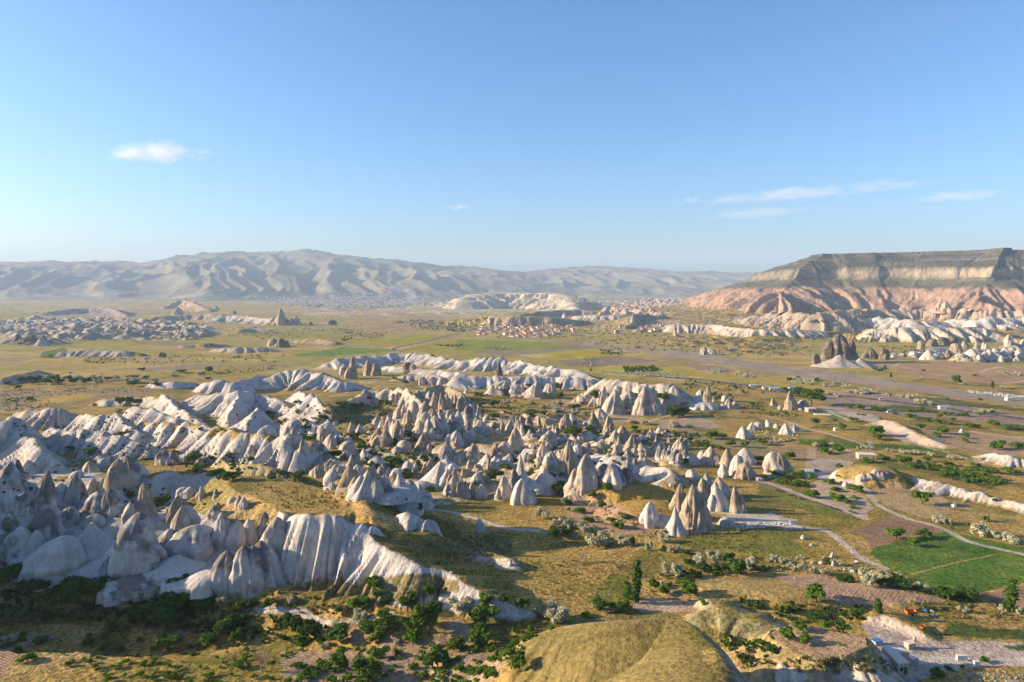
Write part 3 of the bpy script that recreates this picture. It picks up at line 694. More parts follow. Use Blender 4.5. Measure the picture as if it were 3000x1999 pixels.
    tn = np.where((g['tint'].sum(-1) > 0)[..., None], g['tint'], np.array(WHITE))
    tn = tn * .79 * (1 + .16 * fbm(X / 45, Y / 45, 3, 61) + .12 * n_sm)[..., None]
    tn = lerp(tn, np.array((.44, .345, .27)), .55 * ss(.08, .4, fbm(X / 26, Y / 26 + g['Z'] / 5, 3, 81)) * (Y < 2600))
    tn = tn * (1 + .10 * perlin(g['Z'] / 2.6 + n_mid, X / 40, 83))[..., None]
    C = C + (tn - C) * R[..., None]
    veg = veg * (1 - R)
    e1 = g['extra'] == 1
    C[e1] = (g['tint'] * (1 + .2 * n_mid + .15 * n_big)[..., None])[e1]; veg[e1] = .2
    e2 = g['extra'] == 2
    mc = np.zeros(X.shape + (3,)) + np.array((.19, .17, .125))
    mc = lerp(mc, (.105, .115, .08), ss(-.05, .3, fbm(X / 900, Y / 900, 4, 65)))
    mc = lerp(mc, (.36, .30, .2), ss(.1, .4, fbm(X / 500, Y / 300, 3, 67)) * ss(60, -60, g['Z']))
    gz = ss(0, .2, .5 - np.abs((PX - 880) / 260) * .5 - np.abs((PY - 862) / 30) + .3 * fbm(X / 300, Y / 300, 3, 69))
    mc = lerp(mc, (.07, .09, .05), gz * .8)
    C[e2] = mc[e2]; veg[e2] = .3
    if g is near:
        for W, w, cc in ROADW:
            s = box_of(g, W, w * 2 + 3)
            if s is None: continue
            d = pl_dist(X[s], Y[s], W)[0]
            w = w * .8
            k = ss(w * 1.5, w * .6, d + .9 * n_sm[s] * min(w, 2)) * np.clip(.95 + .5 * n_mid[s], .4, 1)
            if w < 3: k = k * (1 - .35 * np.exp(-(d / (w * .3)) ** 2))
            C[s] = C[s] + (np.array(cc) - C[s]) * (k * .9)[..., None]
            veg[s] = veg[s] * (1 - k)
    g['C'] = np.clip(C, .01, .85); g['veg'] = np.clip(veg, 0, 1); g['R'] = R

# ------------------------------------------------------------------ materials
def new_mat(name):
    m = bpy.data.materials.new(name); m.use_nodes = True
    nt = m.node_tree; b = nt.nodes['Principled BSDF']
    b.inputs['Roughness'].default_value = .95
    b.inputs['Specular IOR Level'].default_value = .12
    return m, nt, b
def nd(nt, t, **kw):
    n = nt.nodes.new(t)
    for k, v in kw.items():
        if k in n.inputs: n.inputs[k].default_value = v
        else: setattr(n, k, v)
    return n
def lk(nt, a, b): nt.links.new(a, b)
def mth(nt, op, a, b=None, c=None):
    n = nt.nodes.new('ShaderNodeMath'); n.operation = op
    for i, v in enumerate((a, b, c)):
        if v is None: continue
        if hasattr(v, 'is_linked') or hasattr(v, 'links'): nt.links.new(v, n.inputs[i])
        else: n.inputs[i].default_value = v
    return n.outputs[0]
def mixc(nt, fac, a, b, mode='MIX'):
    n = nt.nodes.new('ShaderNodeMix'); n.data_type = 'RGBA'; n.blend_type = mode
    for i, v in ((0, fac), (6, a), (7, b)):
        if hasattr(v, 'links'): nt.links.new(v, n.inputs[i])
        elif i == 0: n.inputs[0].default_value = v
        else: n.inputs[i].default_value = tuple(v) + ((1,) if len(v) == 3 else ())
    return n.outputs[2]
def maprange(nt, v, a, b, c, d):
    n = nt.nodes.new('ShaderNodeMapRange'); nt.links.new(v, n.inputs[0])
    for i, x in enumerate((a, b, c, d)): n.inputs[i + 1].default_value = x
    return n.outputs[0]
def terrain_mat(name, fine):
    m, nt, b = new_mat(name)
    at = nd(nt, 'ShaderNodeAttribute', attribute_name='Col'); av = nd(nt, 'ShaderNodeAttribute', attribute_name='veg')
    tc = nd(nt, 'ShaderNodeTexCoord')
    def nz(scale, detail=3, rough=.6):
        n = nd(nt, 'ShaderNodeTexNoise', Scale=scale, Detail=detail, Roughness=rough); lk(nt, tc.outputs['Object'], n.inputs['Vector']); return n.outputs['Fac']
    n1 = nz(.75 if fine else .05, 3, .65); n2 = nz(.14 if fine else .012, 3)
    v = av.outputs['Fac']
    mp = nd(nt, 'ShaderNodeMapping'); mp.inputs['Scale'].default_value = (1, 1, .16); lk(nt, tc.outputs['Object'], mp.inputs['Vector'])
    rn = nd(nt, 'ShaderNodeTexNoise', Scale=.9 if fine else .06, Detail=4, Roughness=.65); lk(nt, mp.outputs[0], rn.inputs['Vector'])
    # dry tufts: strong speckle where plants grow, faint on bare rock
    sp = maprange(nt, n1, .38, .64, -.5, .45)
    sp = mth(nt, 'MULTIPLY', sp, mth(nt, 'MULTIPLY_ADD', v, .85, .12))
    br = mth(nt, 'ADD', mth(nt, 'ADD', 1.0, sp), maprange(nt, n2, .3, .7, -.16, .16))
    stn = mth(nt, 'MULTIPLY', maprange(nt, rn.outputs['Fac'], .3, .7, -.24, .2), mth(nt, 'SUBTRACT', 1.0, v))
    br = mth(nt, 'ADD', br, stn)
    bc = mixc(nt, 1.0, at.outputs['Color'], br, 'MULTIPLY')
    gm = mth(nt, 'MULTIPLY', maprange(nt, nz(.32 if fine else .03, 2), .54, .68, 0, .45), v)
    bc = mixc(nt, gm, bc, (.085, .092, .022))
    if fine:
        ph = nd(nt, 'ShaderNodeAttribute', attribute_name='phase'); fu = nd(nt, 'ShaderNodeAttribute', attribute_name='fur')
        sn = mth(nt, 'SINE', mth(nt, 'ADD', mth(nt, 'MULTIPLY', ph.outputs['Fac'], 6.28318), mth(nt, 'MULTIPLY', n2, 3.0)))
        fw = mth(nt, 'MULTIPLY', sn, fu.outputs['Fac'])
        bc = mixc(nt, 1.0, bc, mth(nt, 'MULTIPLY_ADD', fw, .26, 1.0), 'MULTIPLY')
    lk(nt, bc, b.inputs['Base Color'])
    bp = nd(nt, 'ShaderNodeBump', Strength=.9, Distance=1.0)
    hgt = mth(nt, 'MULTIPLY', n1, mth(nt, 'MULTIPLY_ADD', v, .5 if fine else 6., .22 if fine else 5.))
    hgt = mth(nt, 'ADD', hgt, mth(nt, 'MULTIPLY', rn.outputs['Fac'], mth(nt, 'MULTIPLY_ADD', v, -.7 if fine else -6., .8 if fine else 9.)))
    if fine: hgt = mth(nt, 'ADD', hgt, mth(nt, 'MULTIPLY', fw, .12))
    lk(nt, hgt, bp.inputs['Height']); lk(nt, bp.outputs[0], b.inputs['Normal'])
    return m
M_NEAR = terrain_mat('dry_land', True)
M_FAR = terrain_mat('far_land', False)
def grid_mesh(name, g, mat):
    nd_, nu = g['Z'].shape
    me = bpy.data.meshes.new(name)
    co = np.stack([g['X'], g['Y'], g['Z']], -1).reshape(-1, 3).astype(np.float32)
    idx = np.arange(nd_ * nu).reshape(nd_, nu)
    f = np.stack([idx[:-1, :-1], idx[:-1, 1:], idx[1:, 1:], idx[1:, :-1]], -1).reshape(-1, 4)
    mesh_from(me, co, f)
    me.attributes.new('Col', 'FLOAT_COLOR', 'POINT').data.foreach_set('color', np.concatenate([g['C'].reshape(-1, 3), np.ones((nd_ * nu, 1))], 1).astype(np.float32).ravel())
    me.attributes.new('veg', 'FLOAT', 'POINT').data.foreach_set('value', g['veg'].astype(np.float32).ravel())
    for an in ('phase', 'fur'): me.attributes.new(an, 'FLOAT', 'POINT').data.foreach_set('value', g[an].astype(np.float32).ravel())
    o = bpy.data.objects.new(name, me); col.objects.link(o)
    me.materials.append(mat)
    o['kind'] = 'structure'
    return o
def mesh_from(me, co, f, smooth=True):
    f = np.asarray(f); k = f.shape[1]; n = len(f)
    me.vertices.add(len(co)); me.vertices.foreach_set('co', np.asarray(co, np.float32).ravel())
    me.loops.add(n * k); me.loops.foreach_set('vertex_index', f.astype(np.int32).ravel())
    me.polygons.add(n); me.polygons.foreach_set('loop_start', np.arange(0, n * k, k, dtype=np.int32))
    me.polygons.foreach_set('use_smooth', np.full(n, smooth, bool))
    me.update(calc_edges=True)
grid_mesh('ground', near, M_NEAR)
grid_mesh('far_plain', far, M_FAR)
grid_mesh('mountains', mount, M_FAR)
# ------------------------------------------------------------------ rocks: fairy chimneys, cones, castles
def rock_mat(name, base, crust, amt, scale=.16):
    m, nt, b = new_mat(name)
    tc = nd(nt, 'ShaderNodeTexCoord'); oi = nd(nt, 'ShaderNodeObjectInfo')
    off = nd(nt, 'ShaderNodeVectorMath', operation='SCALE'); off.inputs[0].default_value = (37, 91, 53); lk(nt, oi.outputs['Random'], off.inputs['Scale'])
    ad = nd(nt, 'ShaderNodeVectorMath', operation='ADD'); lk(nt, tc.outputs['Object'], ad.inputs[0]); lk(nt, off.outputs[0], ad.inputs[1])
    mp = nd(nt, 'ShaderNodeMapping'); mp.inputs['Scale'].default_value = (1, 1, .28); lk(nt, ad.outputs[0], mp.inputs['Vector'])
    def nz(sc, det, vec, ro=.6):
        n = nd(nt, 'ShaderNodeTexNoise', Scale=sc, Detail=det, Roughness=ro); lk(nt, vec, n.inputs['Vector']); return n.outputs['Fac']
    big = nz(scale, 4, ad.outputs[0]); strk = nz(.8, 4, mp.outputs[0]); fine = nz(2.2, 3, ad.outputs[0])
    gz_ = nd(nt, 'ShaderNodeSeparateXYZ'); lk(nt, tc.outputs['Generated'], gz_.inputs[0])
    k = maprange(nt, mth(nt, 'ADD', big, maprange(nt, gz_.outputs[2], .3, 1.0, -.07, .07)), .44, .56, 0, 1)
    k = mth(nt, 'MULTIPLY', k, amt)
    c = mixc(nt, k, base, crust)
    br = mth(nt, 'ADD', mth(nt, 'ADD', maprange(nt, strk, .3, .7, .84, 1.14), maprange(nt, fine, .3, .7, -.09, .09)), maprange(nt, oi.outputs['Random'], 0, 1, -.07, .07))
    c = mixc(nt, 1, c, br, 'MULTIPLY')
    lk(nt, c, b.inputs['Base Color'])
    bp = nd(nt, 'ShaderNodeBump', Strength=.8, Distance=.5)
    lk(nt, mth(nt, 'ADD', mth(nt, 'MULTIPLY', strk, .8), mth(nt, 'MULTIPLY', fine, .35)), bp.inputs['Height']); lk(nt, bp.outputs[0], b.inputs['Normal'])
    return m
RM = {'w': rock_mat('white_tuff', (0.460, 0.429, 0.391), (0.345, 0.313, 0.276), .55),
      'p': rock_mat('pale_tuff', (0.437, 0.386, 0.324), (0.276, 0.230, 0.179), .8),
      't': rock_mat('tan_tuff', (0.359, 0.293, 0.216), (0.221, 0.179, 0.133), .85),
      'g': rock_mat('grey_tuff', (0.432, 0.405, 0.373), (0.144, 0.131, 0.119), .95, .11),
      'd': rock_mat('dark_rock', (.20, .165, .13), (.10, .085, .075), .9),
      'k': rock_mat('pink_rock', (.38, .28, .225), (.30, .22, .19), .8, .06)}
CW = {'w': 'white', 'p': 'cream', 't': 'tan', 'g': 'grey and white', 'd': 'dark brown', 'k': 'pinkish'}
SW = {'cone': 'pointed rock cone', 'bullet': 'rounded rock tower', 'spire': 'slender rock spire', 'dome': 'low rounded rock dome', 'tent': 'rock cone with flared skirt', 'block': 'blocky rock stack'}
CAT = {'cone': 'rock cone', 'bullet': 'rock tower', 'spire': 'rock spire', 'dome': 'rock dome', 'tent': 'rock cone', 'block': 'rock stack'}
NM = {'cone': 'rock_cone', 'bullet': 'rock_tower', 'spire': 'rock_spire', 'dome': 'rock_dome', 'tent': 'rock_cone', 'block': 'rock_stack'}
def lump(H, rad, lean, style, seed, det, rough=1.0, depth=.9):
    nz_, nt_ = (30, 44) if det > 1 else ((22, 32) if det > 0 else (13, 20))
    t = np.linspace(0, 1, nz_) ** .9
    r = {'cone': (1 - t ** 1.25) ** .9 * .8 + .2 * np.sqrt(np.clip(1 - t, 0, 1)),
         'bullet': (1 - t ** 2.0) ** .78 * (1 + .10 * np.sin(np.clip(t * 2.2, 0, 1) * math.pi)) * .97,
         'spire': .62 * (1 - t ** 1.6) ** .7 + .38 * (1 - t) ** 1.3,
         'dome': np.sqrt(np.clip(1 - t * t, 0, 1)),
         'tent': .32 * np.sqrt(1 - t) + .68 * (1 - t) ** 1.9,
         'block': (1 - t ** 5) ** .5 * (1 - .18 * t)}[style]
    th = np.linspace(0, 2 * math.pi, nt_, endpoint=False)
    T, A = np.meshgrid(t, th, indexing='ij')
    Rr = np.repeat(r[:, None], nt_, 1)
    ca, sa = np.cos(A), np.sin(A)
    hz = T * H / max(rad, .5)
    lobes = 1 + .24 * rough * noise3(ca * 1.3 + 7, sa * 1.3, hz * .45, seed) * (.5 + T)
    warp = .5 * noise3(ca * 1.2, sa * 1.2, hz * .6, seed + 9)
    gro = np.abs(noise3(ca * 2.4 + warp, sa * 2.4, hz * .22 + warp, seed + 1)); gro2 = np.abs(noise3(ca * 5.5 + warp, sa * 5.5, hz * .5, seed + 2))
    flt = 1 - .26 * rough * (1 - np.clip(gro * 2.2, 0, 1)) * (1 - T ** 3) - .10 * rough * (1 - np.clip(gro2 * 2.2, 0, 1))
    lump_ = 1 + .10 * rough * noise3(ca * 3, sa * 3, hz * 2.0, seed + 3)
    Rr = Rr * lobes * flt * lump_
    zz = T * H + H * .05 * rough * noise3(ca * 1.6, sa * 1.6, hz, seed + 4) * T * (1 - T) * 4
    wob = rad * .12 * rough
    cx = lean * T ** 1.15 + wob * noise3(hz * .9, 1.5, 2.5, seed + 5) * T
    cy = wob * noise3(hz * .9, 5.5, 2.5, seed + 6) * T
    X = cx + rad * Rr * ca; Y = cy + rad * depth * Rr * sa
    # a skirt that goes into the ground
    sk = np.array([1.10, 1.02]); zs = np.array([-max(H * .35, 2.5), -max(H * .12, .8)])
    Xs = rad * Rr[0] * ca[0] * sk[:, None]; Ys = rad * depth * Rr[0] * sa[0] * sk[:, None]
    X = np.concatenate([Xs, X]); Y = np.concatenate([Ys, Y]); zz = np.concatenate([np.repeat(zs[:, None], nt_, 1), zz])
    n = len(X)
    co = np.stack([X, Y, zz], -1).reshape(-1, 3)
    i, j = np.meshgrid(np.arange(n - 1), np.arange(nt_), indexing='ij')
    f = np.stack([i * nt_ + j, i * nt_ + (j + 1) % nt_, (i + 1) * nt_ + (j + 1) % nt_, (i + 1) * nt_ + j], -1).reshape(-1, 4)
    return co, f
def ordinal(n):
    return {1: 'first', 2: 'second', 3: 'third'}.get(n) or f"{n}{'th' if 10 <= n % 100 <= 20 else {1: 'st', 2: 'nd', 3: 'rd'}.get(n % 10, 'th')}"
# cluster: (crop, where, [rocks]); a rock is (xtop, ytop, xbase, ybase, width, style, colour[, label]) or a list of lumps
ROCKS = [
 ('E', 'shaded front rocks at lower left', [
   [(430, -40, 400, 400, 330, 'bullet', 'g', 'big ribbed grey rock with capped top at left end of shaded front rocks'), (190, 130, 190, 530, 290, 'bullet', 'g'), (340, 160, 300, 560, 190, 'bullet', 'g')],
   (640, -45, 630, 150, 160, 'dome', 'g', 'knobby grey rock tucked behind the capped rock at lower left'),
   [(590, 215, 500, 710, 520, 'bullet', 'w', 'wide smooth pale rock with swelling flank among lower left rocks'), (860, 90, 850, 500, 480, 'tent', 'w'), (420, 330, 330, 640, 260, 'dome', 'w')],
   [(900, -190, 900, 100, 270, 'bullet', 'g', 'grey twin-topped rock perched above the smooth pale rock'), (1010, -215, 1020, 60, 170, 'bullet', 'g'), (870, 20, 870, 170, 180, 'dome', 'g')],
   (1290, -5, 1235, 640, 470, 'bullet', 'g', 'largest grey striped rock cone at centre of shaded front rocks'),
   (1010, 400, 850, 690, 420, 'tent', 'w', 'pale slanting rock skirt left of the largest grey striped cone'),
   [(1670, -55, 1650, 330, 210, 'cone', 'p', 'grey and white rock with lit knob right of largest striped cone'), (1800, 120, 1780, 560, 440, 'bullet', 'g'), (1560, 150, 1530, 480, 220, 'bullet', 'g')],
   (1640, 500, 1600, 670, 560, 'tent', 'w', 'low white rock apron below the striped front cones'),
   (2030, 30, 2030, 340, 130, 'bullet', 'g', 'narrow grey rock finger beside the fluted white scarp'), (2190, 80, 2180, 345, 170, 'bullet', 'w', 'pale rounded rock left of the twin pale fingers'), (2285, 60, 2290, 300, 130, 'bullet', 'w', 'pale rock finger touching the fluted scarp'),
   [(2085, 350, 2080, 760, 240, 'bullet', 'g', 'grey rock with three sunlit peaks at right end of shaded front rocks'), (2235, 310, 2250, 790, 270, 'bullet', 'g'), (2400, 260, 2450, 720, 430, 'cone', 'g'), (2330, 310, 2350, 760, 240, 'bullet', 'g')],
   [(1930, 555, 1880, 860, 340, 'dome', 'w', 'smooth pale double hump in front of three-peaked grey rock'), (1680, 700, 1640, 890, 260, 'dome', 'w')],
   [(1240, 590, 1260, 870, 330, 'dome', 'g', 'low smooth grey hump below the largest striped cone'), (1010, 655, 1060, 880, 250, 'dome', 'w')],
   (150, 260, 60, 420, 260, 'dome', 'g', 'dark low rock at the left picture edge above the bushes')]),
 ('F', 'left end of the fluted white scarp', [
   (80, -5, 60, 240, 130, 'bullet', 'g', 'leaning grey rock at left end of the fluted white scarp'), (190, 45, 200, 400, 310, 'bullet', 'p', 'pale egg-shaped rock with dark belly beside the fluted scarp'), (265, 20, 270, 90, 50, 'bullet', 'w', 'small white rock knob above the pale egg-shaped rock'),
   (2050, 60, 2060, 190, 90, 'dome', 'w', 'small white rock dome below the dirt path bend')]),
 ('A', 'upper left rock slope', [
   (440, 930, 385, 1390, 250, 'cone', 'g', 'tall grey pointed cone standing highest at far left'), (230, 1140, 150, 1400, 220, 'bullet', 'g', 'leaning grey rock left of the tall grey cone'), (60, 1150, 60, 1340, 210, 'dome', 'w'),
   [(100, 850, 90, 1060, 190, 'cone', 'g', 'squat grey rock pair near left picture edge'), (160, 830, 165, 970, 120, 'bullet', 'g')], (260, 840, 260, 940, 100, 'bullet', 'w'), (230, 925, 220, 1010, 150, 'cone', 'w'),
   (700, 955, 700, 1260, 200, 'bullet', 'g'), (560, 1050, 550, 1190, 150, 'bullet', 'w'), (850, 1005, 860, 1150, 150, 'cone', 'p'), (960, 1000, 950, 1140, 120, 'dome', 'p'), (770, 1140, 770, 1260, 130, 'bullet', 'g'),
   [(1080, 830, 1090, 1110, 250, 'bullet', 't', 'broad tan double-peaked rock beside the sandy path ridge'), (1170, 800, 1230, 1015, 270, 'cone', 'g')],
   (1320, 1050, 1345, 1350, 210, 'cone', 't', 'tan cone with banded waist standing above striped rocks'), (1200, 1225, 1190, 1430, 120, 'bullet', 'p', 'lit pale finger left of the banded tan cone'),
   [(1640, 1155, 1585, 1440, 180, 'cone', 't', 'tan leaning cone with white shoulder right of banded cone'), (1700, 1250, 1710, 1450, 260, 'bullet', 'p')],
   [(1690, 1090, 1680, 1200, 110, 'dome', 'w', 'white lumpy rock on the grass above the leaning tan cone'), (1750, 1085, 1750, 1200, 110, 'bullet', 'w')],
   (820, 845, 835, 960, 140, 'cone', 'p'), (950, 825, 945, 905, 120, 'dome', 'w'), (1020, 798, 1020, 880, 80, 'cone', 't'), (720, 940, 700, 1010, 130, 'dome', 'w'),
   [(1500, 760, 1510, 890, 150, 'block', 'g', 'grey notched block rock on the grass between white ridges'), (1580, 750, 1590, 890, 150, 'bullet', 'g')], (1830, 815, 1830, 895, 85, 'cone', 't', 'small tan cone beside a green tree on the grass'),
   (1970, 1255, 1970, 1400, 130, 'bullet', 'g'), (2040, 1320, 2050, 1480, 120, 'bullet', 'p'), (2310, 695, 2310, 825, 75, 'bullet', 'p', 'slim pale finger rock against the white ridge'), (2180, 715, 2180, 800, 130, 'cone', 'w'),
   (1000, 1120, 1000, 1200, 120, 'dome', 'p'), (310, 1240, 320, 1330, 120, 'dome', 'g'), (2130, 1180, 2130, 1235, 80, 'dome', 'w'), (2240, 1180, 2240, 1300, 90, 'bullet', 'w')]),
 ('B', 'rocks left of chimney hill', [
   (872, 485, 880, 592, 62, 'bullet', 't', 'lone bullet-shaped tan rock on shaded grass slope'), (955, 505, 960, 602, 76, 'bullet', 'g', 'grey bullet rock right of the lone tan one on grass'), (1043, 570, 1043, 607, 42, 'dome', 'w', 'tiny white rock cap on the grass below the chimney hill'),
   (730, 480, 730, 525, 46, 'dome', 'w'), (650, 500, 640, 615, 140, 'bullet', 'w'), (200, 560, 190, 620, 96, 'dome', 'g'), (110, 520, 100, 610, 150, 'dome', 'w'), (350, 470, 350, 590, 200, 'dome', 'w'),
   (690, 595, 680, 725, 130, 'cone', 'w'), (745, 605, 755, 690, 90, 'cone', 'g'), (555, 662, 545, 745, 95, 'cone', 'p'), (600, 680, 600, 750, 80, 'cone', 'g'), (840, 668, 830, 765, 130, 'block', 'p'), (990, 728, 1000, 835, 90, 'cone', 'w'), (825, 745, 830, 835, 110, 'cone', 'g'), (355, 610, 350, 670, 120, 'dome', 'w'), (1045, 730, 1045, 765, 60, 'dome', 'w')]),
 ('B', 'chimney hill', [
   (1352, 278, 1315, 455, 100, 'bullet', 'p', 'white teardrop chimney at left shoulder of chimney hill'), (1455, 292, 1450, 475, 145, 'cone', 'p'), (1555, 297, 1565, 475, 160, 'cone', 't', 'tallest pointed tan cone on top of chimney hill'), (1400, 375, 1400, 505, 105, 'cone', 't'), (1560, 395, 1555, 545, 170, 'cone', 'p'),
   (1110, 437, 1105, 515, 66, 'cone', 'p'), [(1170, 445, 1170, 565, 90, 'bullet', 'p'), (1225, 440, 1220, 565, 90, 'bullet', 'p')], (1300, 475, 1300, 665, 105, 'bullet', 'p'), (1398, 480, 1398, 592, 84, 'bullet', 't'), (1510, 490, 1500, 625, 140, 'cone', 'p'), (1640, 428, 1670, 595, 165, 'cone', 'p', 'big smooth pointed cone on right slope of chimney hill'),
   [(1135, 540, 1110, 715, 130, 'cone', 't', 'clustered tan rock castle at foot of chimney hill'), (1195, 560, 1190, 715, 120, 'bullet', 't'), (1150, 600, 1140, 720, 190, 'block', 't')],
   (1590, 205, 1600, 355, 74, 'bullet', 'p'), (1640, 212, 1645, 375, 80, 'bullet', 't'), (1702, 212, 1715, 375, 66, 'bullet', 't'), (1752, 222, 1760, 365, 64, 'bullet', 'p'), (1800, 238, 1800, 355, 50, 'bullet', 'p'), (1832, 238, 1832, 355, 50, 'bullet', 't'), (1885, 238, 1900, 385, 84, 'cone', 't'),
   (1690, 370, 1700, 475, 76, 'bullet', 'g'), (1780, 378, 1780, 485, 84, 'bullet', 'p'), (1860, 385, 1860, 525, 86, 'bullet', 'w'), (1950, 330, 1965, 515, 120, 'bullet', 'g'), (1820, 480, 1830, 575, 100, 'dome', 'g'), (1945, 480, 1960, 612, 86, 'cone', 'g'), (1965, 548, 1965, 612, 86, 'dome', 'w'), (1740, 548, 1750, 612, 70, 'bullet', 'p'),
   (1530, 205, 1530, 275, 60, 'bullet', 'p'), (1490, 200, 1490, 250, 50, 'bullet', 'p'), (1260, 225, 1255, 310, 60, 'bullet', 'p'), (1305, 215, 1300, 300, 60, 'bullet', 'p'), (1500, 520, 1470, 610, 70, 'cone', 'p'), (1600, 520, 1600, 620, 80, 'cone', 'p'), (1930, 188, 1930, 230, 44, 'cone', 'w', 'small white cone alone on the golden slope behind chimney hill')]),
 ('B', 'middle chimney rocks', [
   [(1545, 590, 1530, 790, 150, 'cone', 't', 'broad tan folded cone standing alone below chimney hill'), (1590, 690, 1590, 795, 90, 'cone', 't')], [(1360, 655, 1345, 780, 140, 'dome', 'p'), (1290, 710, 1290, 790, 120, 'cone', 'p')], (1840, 568, 1830, 672, 130, 'cone', 'w'), (1740, 697, 1720, 825, 165, 'dome', 'p', 'single broad pale dome rock on the grassy flat'), (1975, 718, 1955, 780, 90, 'dome', 'w'),
   (1110, 800, 1110, 895, 130, 'bullet', 'g'), (1060, 860, 1060, 910, 70, 'cone', 'g'), (1165, 870, 1190, 965, 110, 'cone', 'g'), (1300, 915, 1300, 1000, 130, 'dome', 'w'), (1395, 848, 1390, 935, 110, 'bullet', 'w'), (1465, 838, 1465, 1000, 62, 'spire', 'g'), (1610, 828, 1600, 955, 95, 'bullet', 't'), (1552, 868, 1545, 990, 64, 'spire', 't'),
   (1690, 850, 1660, 1085, 320, 'tent', 'w', 'large white flared cone in the middle of the chimney field'), (1745, 830, 1760, 960, 190, 'cone', 'w'), (1790, 800, 1790, 880, 40, 'bullet', 'p'), (1830, 800, 1830, 880, 40, 'bullet', 'p'), (1868, 800, 1868, 880, 40, 'bullet', 'p'),
   (1825, 923, 1805, 1090, 95, 'bullet', 't'), (1820, 975, 1800, 1175, 120, 'cone', 'p'), (1885, 985, 1890, 1185, 84, 'spire', 't'), (1925, 1030, 1922, 1185, 66, 'bullet', 'p'), (1985, 1043, 1985, 1172, 68, 'bullet', 'p', 'small grey egg-shaped rock standing alone at field edge'), (2075, 1058, 2075, 1202, 90, 'bullet', 'w', 'small white egg-shaped rock standing alone at field edge'), (2030, 955, 2030, 1065, 100, 'bullet', 'g'), (2110, 958, 2112, 1055, 84, 'dome', 'g'), (1960, 830, 1960, 920, 60, 'cone', 'p'), (2020, 880, 2025, 950, 60, 'bullet', 'p'), (1900, 915, 1910, 1000, 60, 'spire', 't'),
   (2125, 775, 2120, 925, 270, 'tent', 'w'), (2142, 818, 2145, 935, 62, 'spire', 'g'), (2290, 668, 2290, 795, 135, 'bullet', 'p'), (2330, 780, 2310, 890, 120, 'cone', 'w'), (2140, 533, 2135, 612, 115, 'cone', 'p'), (2230, 545, 2230, 605, 76, 'cone', 'w'), (2262, 450, 2265, 600, 44, 'spire', 't'), (2110, 455, 2110, 500, 50, 'dome', 'w'), (2060, 470, 2060, 570, 110, 'bullet', 'w'), (2180, 490, 2180, 540, 60, 'dome', 'w'), (2090, 615, 2095, 670, 24, 'spire', 'p')]),
 ('B', 'cave house rocks', [
   (855, 865, 840, 1125, 170, 'cone', 't', 'tan ribbed cone left of the white cave houses'), (700, 943, 695, 1055, 135, 'dome', 'w'), (700, 1048, 700, 1118, 74, 'dome', 'w'), (655, 1085, 655, 1120, 60, 'dome', 'w'), (565, 895, 570, 1005, 115, 'dome', 'p'), (520, 930, 520, 990, 60, 'dome', 'w'), (735, 878, 745, 965, 110, 'cone', 'p'), (930, 880, 930, 1010, 110, 'bullet', 'p'),
   [(1030, 930, 1000, 1210, 300, 'tent', 'w', 'great white ribbed rock with cave openings above the yard'), (960, 980, 940, 1190, 160, 'cone', 'w'), (1190, 965, 1190, 1240, 150, 'bullet', 'g'), (1310, 962, 1340, 1262, 320, 'tent', 'w'), (1090, 1010, 1100, 1220, 160, 'bullet', 'w')],
   (1405, 1018, 1430, 1215, 210, 'bullet', 'g', 'rounded grey rock right of the great white cave rock'), (1510, 1035, 1555, 1140, 230, 'dome', 'w', 'low white dome sloping to the blue roofed yard')]),
 ('C', 'shaded hollow rocks', [
   (45, 425, 50, 595, 62, 'spire', 't'), (82, 412, 88, 565, 52, 'spire', 't'), (160, 425, 160, 505, 56, 'bullet', 'g'), (245, 405, 250, 525, 34, 'spire', 't'), (490, 418, 485, 558, 92, 'bullet', 't', 'left of two tan towers standing side by side in the hollow'), (545, 408, 562, 535, 105, 'cone', 'g', 'right grey one of two towers side by side in the hollow'),
   (742, 383, 760, 585, 115, 'spire', 't', 'tall slender tan spire beside blue shed in the hollow'), (808, 365, 815, 465, 120, 'bullet', 'p'), (885, 433, 892, 595, 105, 'spire', 't', 'tan spire with bulging cap right of the tall slender one')]),
 ('C', 'back formation rocks', [
   (848, 158, 830, 330, 84, 'spire', 'p', 'pale needle at left of back formation beside green tree'), [(945, 200, 920, 430, 210, 'cone', 'p', 'broad pale cone with dark tip in back formation'), (880, 255, 875, 400, 100, 'cone', 'p')], (1075, 203, 1080, 335, 140, 'bullet', 'p'), [(1220, 168, 1200, 430, 180, 'cone', 'p', 'large twin-ridged pale cone at centre of back formation'), (1270, 190, 1300, 430, 220, 'cone', 'p'), (1180, 260, 1150, 430, 120, 'cone', 'p')], [(1490, 155, 1490, 330, 130, 'bullet', 'p', 'ribbed pale rock wall at right end of back formation'), (1540, 200, 1550, 330, 130, 'cone', 'p')], (965, 150, 965, 240, 60, 'bullet', 'w'), (1190, 155, 1190, 260, 110, 'bullet', 'w'),
   (1808, 140, 1800, 315, 66, 'spire', 't', 'very thin tan needle standing alone near the highway'), (1735, 193, 1730, 245, 76, 'cone', 'w'), (1710, 243, 1710, 305, 96, 'dome', 'w'), (1960, 243, 1960, 305, 66, 'dome', 'w'), (1860, 255, 1862, 305, 44, 'cone', 'g'), [(1990, 273, 1985, 375, 100, 'cone', 'p', 'pale rock with three small peaks on golden bank'), (2047, 300, 2050, 365, 80, 'bullet', 'p'), (1940, 320, 1935, 375, 70, 'dome', 'p')], (1750, 308, 1750, 385, 240, 'dome', 'w', 'wide low white dome below the thin tan needle'), (650, 280, 655, 335, 90, 'dome', 'p'),
   (215, 115, 215, 240, 80, 'cone', 'g'), (330, 130, 335, 245, 90, 'bullet', 'g'), (45, 100, 45, 230, 110, 'bullet', 'g')]),
 ('C', 'chimney field', [
